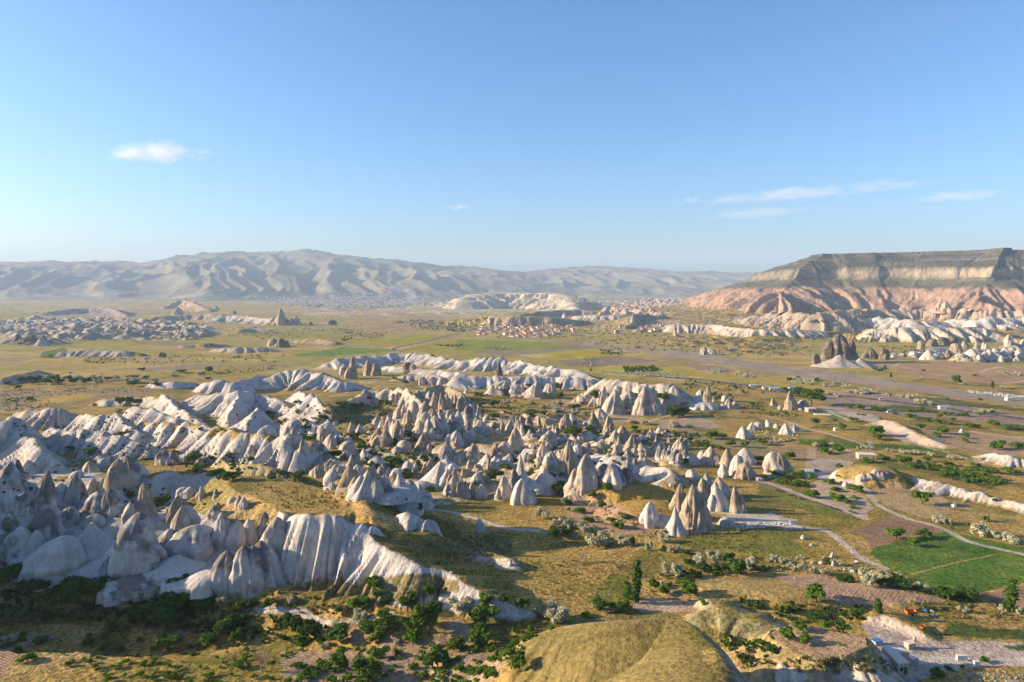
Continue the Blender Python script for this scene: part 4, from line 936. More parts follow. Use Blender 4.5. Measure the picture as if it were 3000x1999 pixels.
   (25, 543, 42, 765, 118, 'bullet', 'p', 'tall pale tower at left of chimney field skyline'), (252, 553, 250, 622, 66, 'cone', 'p'), (310, 538, 312, 600, 50, 'cone', 'p'), (345, 563, 345, 705, 160, 'bullet', 'p', 'broad pale helmet-shaped rock behind the chimney field'), (685, 578, 690, 665, 140, 'cone', 'w'), (832, 608, 822, 658, 90, 'cone', 'w'),
   (1015, 523, 1010, 685, 170, 'cone', 't', 'sharp tan pyramid on golden slope right of chimney field'), (1110, 603, 1110, 755, 118, 'bullet', 't', 'tan onion-shaped rock below the sharp tan pyramid'), (1185, 688, 1200, 805, 118, 'bullet', 'p'), (1195, 600, 1190, 690, 100, 'cone', 'g'),
   (1355, 533, 1355, 592, 66, 'cone', 'w'), (1275, 553, 1282, 655, 76, 'cone', 'g'), (1410, 563, 1410, 632, 64, 'cone', 'p'), (1445, 628, 1445, 682, 44, 'cone', 't'), (1530, 648, 1525, 750, 120, 'cone', 'p'), (1590, 648, 1592, 745, 70, 'bullet', 'g'), (1435, 693, 1435, 775, 66, 'cone', 't'), (1358, 688, 1372, 835, 120, 'spire', 'g'), (1500, 740, 1500, 875, 118, 'bullet', 'g'), (1590, 740, 1592, 860, 90, 'bullet', 'g'), (1655, 768, 1655, 885, 120, 'bullet', 'w'), (1480, 838, 1490, 880, 80, 'dome', 'w'),
   [(1825, 713, 1815, 890, 170, 'cone', 'p', 'white cone with dark tip at start of orchard slope'), (1870, 780, 1880, 890, 110, 'bullet', 'p'), (1760, 800, 1760, 890, 90, 'cone', 'p')], (1745, 750, 1745, 845, 90, 'bullet', 'w'), (1975, 733, 1975, 925, 106, 'bullet', 't', 'square-shouldered tan tower between white rocks near orchard'), [(2075, 790, 2080, 1000, 160, 'bullet', 'w', 'large white double rock with tan front beside stone wall'), (2140, 858, 2140, 1022, 165, 'bullet', 't')], (2140, 728, 2140, 890, 170, 'bullet', 'w', 'white rounded rock behind the large white double rock'), (1935, 875, 1945, 1005, 84, 'bullet', 'w', 'small white leaning rock at left of large white double rock'),
   [(2400, 765, 2430, 985, 200, 'bullet', 'p', 'giant smooth pale boulder rock beside blue pool'), (2460, 770, 2470, 985, 170, 'bullet', 't')],
   (515, 658, 510, 1015, 180, 'spire', 't', 'tallest tan tower of the chimney field'), (690, 680, 690, 790, 86, 'block', 'p'), (690, 773, 670, 1145, 240, 'bullet', 'p', 'massive pale tower with dark cap in front of chimney field'), (365, 758, 360, 935, 135, 'bullet', 'p'), (250, 800, 255, 905, 120, 'cone', 'p'), (190, 745, 190, 840, 120, 'dome', 'p'), (130, 770, 130, 860, 80, 'bullet', 'p'), (600, 700, 600, 800, 90, 'dome', 'w'),
   [(75, 788, 90, 1140, 190, 'tent', 'w', 'white spreading cone with long skirt at left of chimney field'), (150, 1000, 180, 1160, 220, 'tent', 'w')], (290, 918, 300, 1105, 170, 'cone', 'w'), (90, 1008, 88, 1258, 185, 'bullet', 'w', 'white rounded tower at the front of chimney field'), (20, 918, 20, 1170, 105, 'bullet', 'g', 'dark tower behind the front white rounded tower'), (-75, 985, -72, 1210, 125, 'bullet', 'p', 'pale tower with tan bands left of the front white tower'), (-10, 960, -10, 1120, 60, 'spire', 't'),
   (920, 868, 925, 1115, 230, 'bullet', 'g', 'massive rounded grey rock with white cap at right front'), (850, 870, 850, 1055, 150, 'bullet', 'g'), (1060, 833, 1090, 1050, 180, 'bullet', 'g', 'rounded grey rock at right end of the chimney field front'), (1130, 820, 1130, 920, 60, 'bullet', 'g'), (1640, 928, 1665, 1025, 120, 'dome', 'w', 'white tapered dome on the bank above the front chimneys')]),
 ('C', 'front chimney group', [
   (1550, 1053, 1530, 1330, 160, 'spire', 't', 'tan tower at left rear of the front chimney group'), (1665, 1060, 1705, 1500, 245, 'spire', 't', 'tallest grey-tan tower at centre of the front chimney group'), (1748, 998, 1762, 1225, 128, 'bullet', 't', 'tan tower behind the tallest one in front chimney group'), (1783, 953, 1800, 1105, 110, 'cone', 'g', 'small dark-tipped cone rearmost in front chimney group'), (1868, 1068, 1912, 1315, 200, 'cone', 'w', 'white smooth cone right of centre in front chimney group'), (1888, 998, 1945, 1190, 160, 'bullet', 'p', 'pale round-headed tower behind the white smooth cone'), (2043, 1078, 2072, 1335, 126, 'spire', 't', 'slim tan tower at right end of front chimney group'), (1270, 1223, 1250, 1465, 158, 'bullet', 'w', 'white teardrop tower at left end of front chimney group'), (1500, 1268, 1500, 1540, 220, 'tent', 'w', 'white tent-shaped cone at the very front of front chimney group'), (1375, 1330, 1395, 1450, 160, 'tent', 'w', 'low white saddle rock linking the front white cones'), [(1965, 1368, 1960, 1450, 110, 'dome', 'w', 'small white mushroom-like rock by the dirt track'), (2020, 1400, 2030, 1490, 50, 'dome', 'w')]]),
 ('D', 'orchard slopes on the right', [
   (160, 503, 165, 608, 116, 'cone', 'w', 'small white pyramid rock on the orchard slope'), (245, 513, 252, 585, 120, 'cone', 'g', 'pale ribbed rock behind the small white pyramid'), (-145, 495, -145, 568, 96, 'cone', 'w'), [(-230, 530, -225, 650, 150, 'cone', 'w', 'white lumpy cone at left of orchard slope'), (-200, 580, -190, 650, 110, 'dome', 'w')], (-85, 490, -85, 535, 90, 'dome', 'w'), (5, 490, 5, 537, 56, 'dome', 'w'), (75, 505, 75, 550, 60, 'dome', 'w'), (-5, 470, 0, 510, 50, 'dome', 'w'),
   (205, 198, 210, 384, 130, 'cone', 't', 'tall tan rock tower with doorway beside small building'), (320, 283, 320, 375, 120, 'bullet', 'g', 'grey rock leaning on the tall tan tower with doorway'), (40, 263, 45, 345, 54, 'cone', 't'), (70, 300, 70, 345, 44, 'bullet', 'p'), (120, 335, 120, 378, 60, 'dome', 'p'), (300, 365, 300, 390, 50, 'dome', 'p'), (1780, 550, 1780, 592, 46, 'cone', 'w', 'tiny white cone beside track among orchard trees'), (715, 1038, 712, 1086, 60, 'cone', 'w', 'tiny white cone beside the winding track'),
   [(870, 963, 860, 1045, 110, 'bullet', 'p', 'cluster of pale knobs on the golden mound'), (930, 955, 935, 1030, 80, 'bullet', 'p'), (990, 918, 1000, 1025, 120, 'cone', 'p'), (1045, 935, 1050, 1015, 140, 'dome', 'g')]]),
 ('R', 'dark castle rock', [
   [(1080, 655, 1080, 830, 150, 'block', 'd', 'massive dark castle rock standing in the plain'), (1020, 690, 1010, 830, 100, 'block', 'd'), (1150, 690, 1150, 810, 110, 'block', 'd')], (1090, 800, 1090, 890, 340, 'tent', 'p', 'white fluted skirt below the dark castle rock'), (915, 788, 920, 875, 66, 'block', 'd', 'dark rock stump left of the castle rock'), (1290, 748, 1290, 828, 96, 'bullet', 'd', 'dark conical rock right of the castle rock'), (1390, 758, 1390, 835, 64, 'block', 'd', 'second dark rock stump right of the castle rock'), (1460, 780, 1460, 820, 40, 'bullet', 'g', 'small grey stump rightmost beyond the castle rock'),
   (145, 745, 150, 800, 56, 'block', 'g'), (205, 760, 205, 795, 60, 'block', 'g')]),
 ('X', 'far right cliff rocks', [
   [(1080, 655, 1050, 890, 130, 'cone', 'k', 'tall pinkish rock peak below the mesa slopes'), (1150, 690, 1160, 885, 120, 'bullet', 'k'), (1020, 760, 1010, 885, 100, 'cone', 'k')], (1930, 1095, 1930, 1245, 110, 'bullet', 'p', 'pale bullet tower standing before the cream cliffs'), [(1100, 1130, 1120, 1250, 150, 'block', 'd', 'dark capped rock wall among white domes'), (1210, 1120, 1210, 1230, 150, 'dome', 'd'), (980, 1150, 970, 1260, 120, 'block', 'd')], (840, 1180, 840, 1310, 90, 'block', 't', 'tan rock stack left of the dark capped wall'), (1180, 1295, 1180, 1410, 100, 'cone', 'd', 'dark cone among white domes below capped wall'), (1270, 1210, 1270, 1340, 150, 'block', 't', 'tan cracked block right of dark cone'),
   (740, 1310, 740, 1380, 90, 'dome', 'w'), (930, 1290, 930, 1420, 170, 'cone', 'w'), (1020, 1340, 1030, 1410, 110, 'dome', 'w'), (1320, 1325, 1320, 1400, 100, 'cone', 'p'), (1470, 1280, 1470, 1400, 150, 'bullet', 'w'), (1560, 1350, 1560, 1420, 80, 'cone', 'w'), (1690, 1280, 1690, 1420, 160, 'cone', 'w'), (1620, 1190, 1620, 1280, 70, 'cone', 'p'), (1530, 1195, 1530, 1280, 70, 'cone', 'p'), (1760, 1270, 1760, 1360, 90, 'bullet', 'w'), (1840, 1370, 1830, 1450, 100, 'cone', 'w'), (1880, 1260, 1890, 1370, 110, 'bullet', 'w'), (1970, 1250, 1970, 1370, 110, 'bullet', 'p'), (2050, 1280, 2050, 1400, 120, 'cone', 'w'), (2030, 1370, 2030, 1440, 80, 'cone', 'w'), (2110, 1150, 2120, 1250, 90, 'bullet', 'p'), (1370, 1180, 1380, 1280, 80, 'bullet', 't'), (820, 1320, 830, 1360, 60, 'dome', 'w')]),
 ('Q', 'white rim rocks', [
   [(80, 810, 75, 965, 70, 'bullet', 't', 'tall tan double tower at left end of the white rim'), (55, 880, 50, 965, 60, 'bullet', 't')], (182, 828, 188, 945, 62, 'bullet', 't'), (235, 858, 240, 945, 74, 'block', 't'), [(455, 850, 455, 925, 60, 'block', 'd', 'broad brown block rock below the white rim'), (495, 865, 495, 925, 50, 'block', 't')], (1087, 848, 1092, 945, 48, 'spire', 'd', 'single brown pillar in front of the white rim'), (1215, 968, 1212, 1065, 78, 'bullet', 'g'), (1345, 978, 1350, 1085, 86, 'cone', 'p'), (1440, 993, 1440, 1080, 74, 'bullet', 'p'), (1130, 975, 1120, 1060, 160, 'cone', 'p'), (560, 950, 565, 1010, 66, 'dome', 'p'), (625, 950, 628, 1012, 66, 'dome', 'p'), (700, 955, 700, 1010, 90, 'dome', 'p'), (20, 860, 15, 940, 60, 'block', 'g'), (860, 1035, 862, 1065, 26, 'cone', 'w'), (1715, 875, 1715, 910, 26, 'cone', 'd')]),
 ('P', 'rocks on the plain at left', [
   [(1935, 478, 1935, 595, 90, 'cone', 't', 'tall pointed castle rock on the plain at left'), (1890, 535, 1880, 590, 90, 'cone', 'p'), (1965, 540, 1970, 595, 70, 'cone', 'd')], [(2040, 527, 2035, 590, 80, 'cone', 't', 'smaller ragged rock right of tall pointed castle rock'), (2010, 545, 2010, 590, 50, 'cone', 'd')], [(1880, 688, 1880, 745, 70, 'block', 't', 'brown rock fort among bushes on the plain'), (1940, 682, 1945, 750, 80, 'bullet', 'd'), (1975, 700, 1980, 750, 60, 'bullet', 'd')], [(125, 648, 120, 720, 60, 'cone', 'd', 'brown jagged rocks at left picture edge on the plain'), (215, 660, 210, 710, 70, 'block', 'd'), (160, 680, 160, 720, 60, 'bullet', 't')], (1225, 468, 1222, 525, 60, 'cone', 't', 'tan peak on the far cliff at left'), (1112, 783, 1115, 818, 54, 'block', 'd', 'lone brown block rock beside the vineyards'), (1615, 492, 1615, 520, 34, 'cone', 'd', 'small dark peak on the plain at left'), (1490, 462, 1490, 490, 50, 'cone', 'g', 'grey twin peak behind the far cliff'), (2280, 560, 2280, 595, 70, 'block', 'd', 'dark low wall rock right of the ragged rock'), (2140, 570, 2140, 595, 30, 'bullet', 'd', 'dark stub rock between ragged rock and dark wall rock'), (300, 660, 295, 740, 80, 'cone', 'g', 'grey spur rock beside green field at left')]),
 ('V', 'Village rocks', [
   (2125, 350, 2125, 455, 46, 'spire', 'k', 'mushroom-topped pinkish pillar right of the village'), [(1740, 250, 1735, 380, 60, 'bullet', 't', 'tan cliff tower at right end of village'), (1705, 330, 1705, 385, 60, 'bullet', 't')], (1590, 395, 1592, 440, 50, 'block', 'g', 'grey boulder block among the village houses'), (1330 + 290, 340, 1622, 380, 34, 'cone', 't', 'small tan cone above the right village houses'), (1110, 240, 1112, 290, 50, 'bullet', 'p', 'pale buttress below cliff behind village')]),
]
_rr = np.random.RandomState(77)
def _fill(crop, poly, n, w0, w1, where):
    its = []
    xs = [p[0] for p in poly]; ys = [p[1] for p in poly]
    while len(its) < n:
        x = min(xs) + _rr.rand() * (max(xs) - min(xs)); y = min(ys) + _rr.rand() * (max(ys) - min(ys))
        if not inpoly(np.array([x]), np.array([y]), poly)[0]: continue
        w = w0 + (w1 - w0) * _rr.rand() ** 1.3; h = w * (.9 + 1.1 * _rr.rand())
        st = ('cone', 'bullet', 'bullet', 'cone', 'dome', 'tent')[_rr.randint(6)]
        if st == 'dome': h = w * .7
        its.append((x + _rr.normal() * w * .12, y - h, x, y, w, st, 'wppptg'[_rr.randint(6)]))
    ROCKS.append((crop, where, its))
_fill('B', [(1250, 420), (2000, 360), (2352, 580), (2352, 1000), (1800, 980), (1400, 900), (1150, 680)], 46, 44, 100, 'chimney hill foot')
_fill('C', [(0, 600), (500, 580), (1200, 660), (1680, 720), (1650, 880), (1250, 900), (600, 830), (0, 980)], 36, 44, 100, 'chimney field gaps')
_fill('B', [(260, 640), (900, 660), (1020, 860), (900, 1020), (480, 970)], 22, 44, 96, 'plateau edge rocks')
_fill('A', [(1750, 1180), (2352, 1180), (2352, 1330), (1900, 1300)], 8, 40, 80, 'plateau foot knobs')
ROCKS_OUT = []
PLACES = {'Village rocks': 'the village cliffs'}
_seed = 1000
for crop, where, items in ROCKS:
    where = PLACES.get(where, where)
    ordered = sorted(range(len(items)), key=lambda i: (items[i][0] if isinstance(items[i], list) else items[i])[0])
    rank = {i: k + 1 for k, i in enumerate(ordered)}
    for n, it in enumerate(items):
        lumps = it if isinstance(it, list) else [it]
        L0 = lumps[0]
        if crop not in 'AE' and len(lumps) == 1 and L0[4] / CROP[crop][2] > 16 and L0[5] in ('cone', 'bullet', 'tent', 'spire') and _rr.rand() < .62:
            for _ in range(1 + int(_rr.rand() < .4)):      # a shoulder or two, so that no cone is a plain cone
                sd = 1 if _rr.rand() < .5 else -1; k_ = .5 + .3 * _rr.rand(); dx = sd * L0[4] * (.22 + .2 * _rr.rand())
                yb_ = L0[3] - abs(L0[3] - L0[1]) * .02 * _rr.rand()
                lumps = lumps + [(L0[2] + dx + (L0[0] - L0[2]) * k_ * .5, yb_ - (L0[3] - L0[1]) * k_, L0[2] + dx, yb_, L0[4] * (.48 + .2 * _rr.rand()), 'bullet' if L0[5] != 'tent' else 'tent', L0[6])]
        s_ = CROP[crop][2]
        vs, fs, mi, off = [], [], [], 0
        org = None
        for li, L in enumerate(lumps):
            xt, yt, xb, yb, w, style, cc = L[:7]
            _seed += 13
            bx, by = cp(crop, xb, yb); tx, ty = cp(crop, xt, yt)
            x, y, z = hit(bx, by)
            rad = max(w / s_ * y / F / 2, .4) * (1.26 if crop in 'BC' else (1.3 if crop == 'E' else 1.14))
            y2 = y + rad * .75; x2 = x * y2 / y
            if org is not None:
                y2 = min(max(y2, org[1] - 1.1 * r0), org[1] + 1.1 * r0); x2 = ray(bx, by)[0] * y2
                rad = max(w / s_ * y2 / F / 2, .4) * (1.26 if crop in 'BC' else (1.3 if crop == 'E' else 1.14))
            z2 = min(zat(x2, y2), (z if org is None else org[2]) + rad * .9)
            ux, s1 = ray(tx, ty)
            top = CAMZ + s1 * y2
            Hh = max(top - z2, rad * .35)
            lean = ux * y2 - x2
            if org is None: org = (x2, y2, z2); r0 = rad
            big = w / s_ > 42
            rough = {'w': .75, 'p': 1.0, 't': 1.0, 'g': .95, 'd': 1.5, 'k': 1.6}[cc]
            co, f = lump(Hh, rad, lean, style, _seed, 2 if w / s_ > 60 else (1 if w / s_ > 20 else 0), rough)
            co = co + np.array([x2 - org[0], y2 - org[1], z2 - org[2]])
            vs.append(co); fs.append(f + off); off += len(co)
            mi += [cc] * len(f)
        if len(lumps) > 1:                      # a common foot that ties the peaks of one rock together
            A_ = np.concatenate(vs); lo, hi = A_.min(0), A_.max(0)
            co, f = lump((hi[2] - 0) * .16, max(hi[0] - lo[0], hi[1] - lo[1]) * .47, 0, 'dome', _seed + 5, 1, .8, max(.35, (hi[1] - lo[1]) / max(hi[0] - lo[0], .1) * .9))
            co = co + np.array([(lo[0] + hi[0]) / 2, (lo[1] + hi[1]) / 2, 0])
            vs.append(co); fs.append(f + off); off += len(co); mi += [L0[6]] * len(f)
        name = NM[L0[5]]
        me = bpy.data.meshes.new(name)
        mesh_from(me, np.concatenate(vs), np.concatenate(fs))
        used = sorted(set(mi))
        for c_ in used: me.materials.append(RM[c_])
        me.polygons.foreach_set('material_index', np.array([used.index(c_) for c_ in mi], np.int32))
        o = bpy.data.objects.new(name, me); col.objects.link(o)
        o.location = org
        if len(L0) > 7: lab = L0[7]
        else:
            lab = f"{CW[L0[6]]} {SW[L0[5]]}, {ordinal(rank[n])} from left {'in' if where.startswith(('shaded', 'chimney', 'back', 'front')) else 'among'} {where}"
        if len(lab.split()) > 16: lab = lab.replace(f' of {len(items)}', '')
        o['label'] = lab; o['category'] = CAT[L0[5]]; o['group'] = 'fairy chimney rocks'
        ROCKS_OUT.append((o, [cp(crop, L[2], L[3]) + (L[4] / s_,) for L in lumps]))
# ------------------------------------------------------------------ vegetation
rng = np.random.RandomState(7)
def leaf_mat(name, c1, c2):
    m, nt, b = new_mat(name)
    tc = nd(nt, 'ShaderNodeTexCoord'); oi = nd(nt, 'ShaderNodeObjectInfo'); ge = nd(nt, 'ShaderNodeNewGeometry')
    k = nd(nt, 'ShaderNodeTexNoise', Scale=1.1, Detail=2); lk(nt, tc.outputs['Object'], k.inputs['Vector'])
    f = mth(nt, 'ADD', mth(nt, 'MULTIPLY', maprange(nt, k.outputs['Fac'], .35, .65, 0, 1), .45), mth(nt, 'ADD', mth(nt, 'MULTIPLY', ge.outputs['Random Per Island'], .35), mth(nt, 'MULTIPLY', oi.outputs['Random'], .25)))
    c = mixc(nt, f, c1, c2)
    lk(nt, c, b.inputs['Base Color'])
    b.inputs['Roughness'].default_value = .75
    tr = nd(nt, 'ShaderNodeBsdfTranslucent'); lk(nt, c, tr.inputs['Color'])
    mx = nd(nt, 'ShaderNodeMixShader', Fac=.25); lk(nt, b.outputs[0], mx.inputs[1]); lk(nt, tr.outputs[0], mx.inputs[2])
    lk(nt, mx.outputs[0], nt.nodes['Material Output'].inputs['Surface'])
    return m
LM = {'g': leaf_mat('green_leaves', (.045, .095, .010), (.125, .215, .026)), 'd': leaf_mat('dark_leaves', (.032, .07, .010), (.085, .15, .02)),
      'o': leaf_mat('silver_leaves', (.32, .325, .205), (.56, .55, .385)), 'v': leaf_mat('vine_leaves', (.065, .14, .010), (.16, .27, .026)),
      'p': leaf_mat('poplar_leaves', (.04, .09, .014), (.10, .18, .03)), 's': leaf_mat('scrub_leaves', (.19, .16, .055), (.30, .25, .10))}
BARK, _nt, _b = new_mat('bark'); _b.inputs['Base Color'].default_value = (.10, .075, .055, 1)
PALEBARK, _nt, _b = new_mat('pale_bark'); _b.inputs['Base Color'].default_value = (.34, .27, .20, 1)
def tube(pts, rads, n=6):
    """tapered tube through points"""
    vs, fs = [], []
    for i, (p, r) in enumerate(zip(pts, rads)):
        p = np.array(p, float)
        d = np.array(pts[min(i + 1, len(pts) - 1)], float) - np.array(pts[max(i - 1, 0)], float); d /= np.linalg.norm(d) + 1e-9
        a = np.cross(d, (0.3, 1, .1)); a /= np.linalg.norm(a) + 1e-9; b = np.cross(d, a)
        for k in range(n):
            t = 2 * math.pi * k / n
            vs.append(p + r * (math.cos(t) * a + math.sin(t) * b))
    for i in range(len(pts) - 1):
        for k in range(n):
            fs.append((i * n + k, i * n + (k + 1) % n, (i + 1) * n + (k + 1) % n, (i + 1) * n + k))
    return np.array(vs), np.array(fs)
def joinm(parts):
    vs, fs, o = [], [], 0
    for v, f in parts:
        vs.append(v); fs.append(f + o); o += len(v)
    return np.concatenate(vs), np.concatenate(fs)
def leaves(lobes, n, size, r, fill=.75):
    """n leaf-clump quads spread through lobes (x, y, z, radius, zscale)"""
    L = np.array(lobes); wgt = L[:, 3] ** 2; wgt /= wgt.sum()
    k = r.choice(len(L), n, p=wgt)
    d = r.normal(size=(n, 3)); d /= np.linalg.norm(d, axis=1)[:, None]
    rad = L[k, 3] * (fill + (1 - fill) * r.rand(n)) * (r.rand(n) ** .12)
    P = L[k, :3] + d * rad[:, None] * np.stack([np.ones(n), np.ones(n), L[k, 4]], 1)
    nrm = d * .8 + r.normal(size=(n, 3)) * .55; nrm[:, 2] += .25; nrm /= np.linalg.norm(nrm, axis=1)[:, None]
    a = np.cross(nrm, r.normal(size=(n, 3))); a /= np.linalg.norm(a, axis=1)[:, None]; b = np.cross(nrm, a)
    s = size * (.55 + .9 * r.rand(n))[:, None]
    bend = nrm * s * .25
    V = np.stack([P - a * s * .5 - bend, P - b * s * .42, P + a * s * .5 - bend, P + b * s * .42], 1).reshape(-1, 3)
    f = np.arange(n * 4).reshape(n, 4)
    return V, f
def core(lobes, k=.72):
    parts = []
    for x, y, z, r_, zs in lobes:
        v = [(0, 0, 1), (0, 0, -1)] + [(math.cos(t) * c, math.sin(t) * c, s) for s, c in ((.5, .86), (-.5, .86)) for t in np.arange(6) * math.pi / 3]
        v = np.array(v) * np.array([1, 1, zs]) * r_ * k + np.array([x, y, z])
        f = [(0, 2 + i, 2 + (i + 1) % 6, 0) for i in range(0)]
        q = [(2 + i, 8 + i, 8 + (i + 1) % 6, 2 + (i + 1) % 6) for i in range(6)]
        parts.append((v, np.array(q)))
    return joinm(parts)
def mk(name, vf, mats, smooth=True):
    me = bpy.data.meshes.new(name); mesh_from(me, vf[0], vf[1], smooth)
    for m in mats: me.materials.append(m)
    return me
PROTO = {}
def proto(kind, var):
    """unit-height plant: list of (part name, mesh)"""
    key = (kind, var)
    if key in PROTO: return PROTO[key]
    r = np.random.RandomState(100 + 17 * var + ord(kind[0]) * 3)
    out = []
    if kind in 'gdv':                       # round broadleaf tree, about as wide as tall
        nl = 9 if kind != 'v' else 6
        lob = [(0, 0, .58, .26, .9)]
        for i in range(nl):
            a = r.rand() * 6.283; q = .16 + .16 * r.rand(); z = .36 + .42 * r.rand()
            lob.append((math.cos(a) * q, math.sin(a) * q, z, .13 + .12 * r.rand(), .85))
        if kind == 'v': lob = [(x * 1.25, y * 1.25, z * .72, q, zs) for x, y, z, q, zs in lob]
        out.append(('crown', mk('crown', joinm([leaves(lob, 620 if kind != 'v' else 260, .105 if kind != 'v' else .15, r), core(lob, .85)]), [LM[kind]], False)))
        tr = [tube([(0, 0, -.06), (.01, 0, .15), (0, .01, .4), (.01, 0, .62)], [.035, .026, .02, .008])]
        for i in range(4):
            a = i * 1.6 + r.rand(); tr.append(tube([(0, 0, .2 + .06 * i), (math.cos(a) * .12, math.sin(a) * .12, .38 + .05 * i), (math.cos(a) * .22, math.sin(a) * .22, .5 + .06 * i)], [.016, .011, .005], 5))
        out.append(('trunk', mk('trunk', joinm(tr), [BARK])))
    elif kind == 'o':                       # silver oleaster: ragged, many upright shoots
        lob = []
        for i in range(13):
            a = r.rand() * 6.283; q = .34 * math.sqrt(r.rand()); z = .22 + .5 * r.rand() * (1 - q)
            lob.append((math.cos(a) * q * 1.25, math.sin(a) * q * 1.25, z, .13 + .11 * r.rand(), 1.2))
        out.append(('foliage', mk('foliage', joinm([leaves(lob, 1200, .088, r, .55), core(lob, .66)]), [LM['o']], False)))
        tr = [tube([(0, 0, -.05), (math.cos(a) * .08, math.sin(a) * .08, .25), (math.cos(a) * .2, math.sin(a) * .2, .55)], [.022, .015, .006], 5) for a in r.rand(5) * 6.283]
        out.append(('stem', mk('stem', joinm(tr), [BARK])))
    elif kind == 'p':                       # poplar column
        lob = [(.02 * r.normal(), .02 * r.normal(), z, .085 * (1.15 - abs(z - .4) * 1.15) + .012, 1.5) for z in np.linspace(.14, .93, 13)]
        out.append(('crown', mk('crown', joinm([leaves(lob, 800, .055, r, .6), core(lob, .65)]), [LM['p']], False)))
        out.append(('trunk', mk('trunk', tube([(0, 0, -.04), (0, 0, .2), (0, 0, .8)], [.022, .016, .004]), [BARK])))
    elif kind == 'b':                       # bare branches
        tr = [tube([(0, 0, -.05), (.01, 0, .18), (0, 0, .35)], [.03, .025, .018])]
        for i in range(26):
            a = r.rand() * 6.283; e = .2 + .3 * r.rand(); z0 = .15 + .3 * r.rand()
            m_ = (math.cos(a) * e * .5, math.sin(a) * e * .5, z0 + .22); t_ = (math.cos(a) * e, math.sin(a) * e, min(1, z0 + .4 + .3 * r.rand()))
            tr.append(tube([(0, 0, z0), m_, t_], [.012, .008, .003], 4))
            for j in range(3):
                a2 = a + r.normal() * .8; tr.append(tube([m_, (m_[0] + math.cos(a2) * .14, m_[1] + math.sin(a2) * .14, m_[2] + .18 + .1 * r.rand())], [.006, .002], 4))
        out.append(('branches', mk('branches', joinm(tr), [PALEBARK])))
    PROTO[key] = out
    return out
TNAME = {'g': 'green_tree', 'd': 'dark_bush', 'o': 'oleaster_bush', 'p': 'poplar_tree', 'b': 'bare_tree', 'v': 'leafy_shrub'}
TCAT = {'g': 'tree', 'd': 'bush', 'o': 'bush', 'p': 'tree', 'b': 'tree', 'v': 'shrub'}
TDESC = {'g': 'round green tree', 'd': 'dark green bush', 'o': 'silvery oleaster bush', 'p': 'tall columnar poplar', 'b': 'bare grey tree', 'v': 'small bright green shrub'}
VEG_POS = []
def plant(kind, x, y, z, h, w, label, group, single=False):
    var = int(rng.randint(4)); pr = proto(kind, var)
    rz = rng.rand() * 6.283
    wid = {'g': .86, 'd': .86, 'o': 1.1, 'p': .22, 'b': .9, 'v': 1.1}[kind]
    sc = (w / wid, w / wid, h)
    if single:
        o = bpy.data.objects.new(TNAME[kind], pr[0][1]); col.objects.link(o); root = o
    else:
        root = bpy.data.objects.new(TNAME[kind], None); col.objects.link(root); root.empty_display_size = .2
        for pn, me in pr:
            o = bpy.data.objects.new(pn, me); col.objects.link(o); o.parent = root
    root.location = (x, y, z - .02 * h); root.rotation_euler = (0, 0, rz); root.scale = sc
    root['label'] = label; root['category'] = TCAT[kind]; root['group'] = group
    VEG_POS.append((x, y, max(w, 1)))
    return root
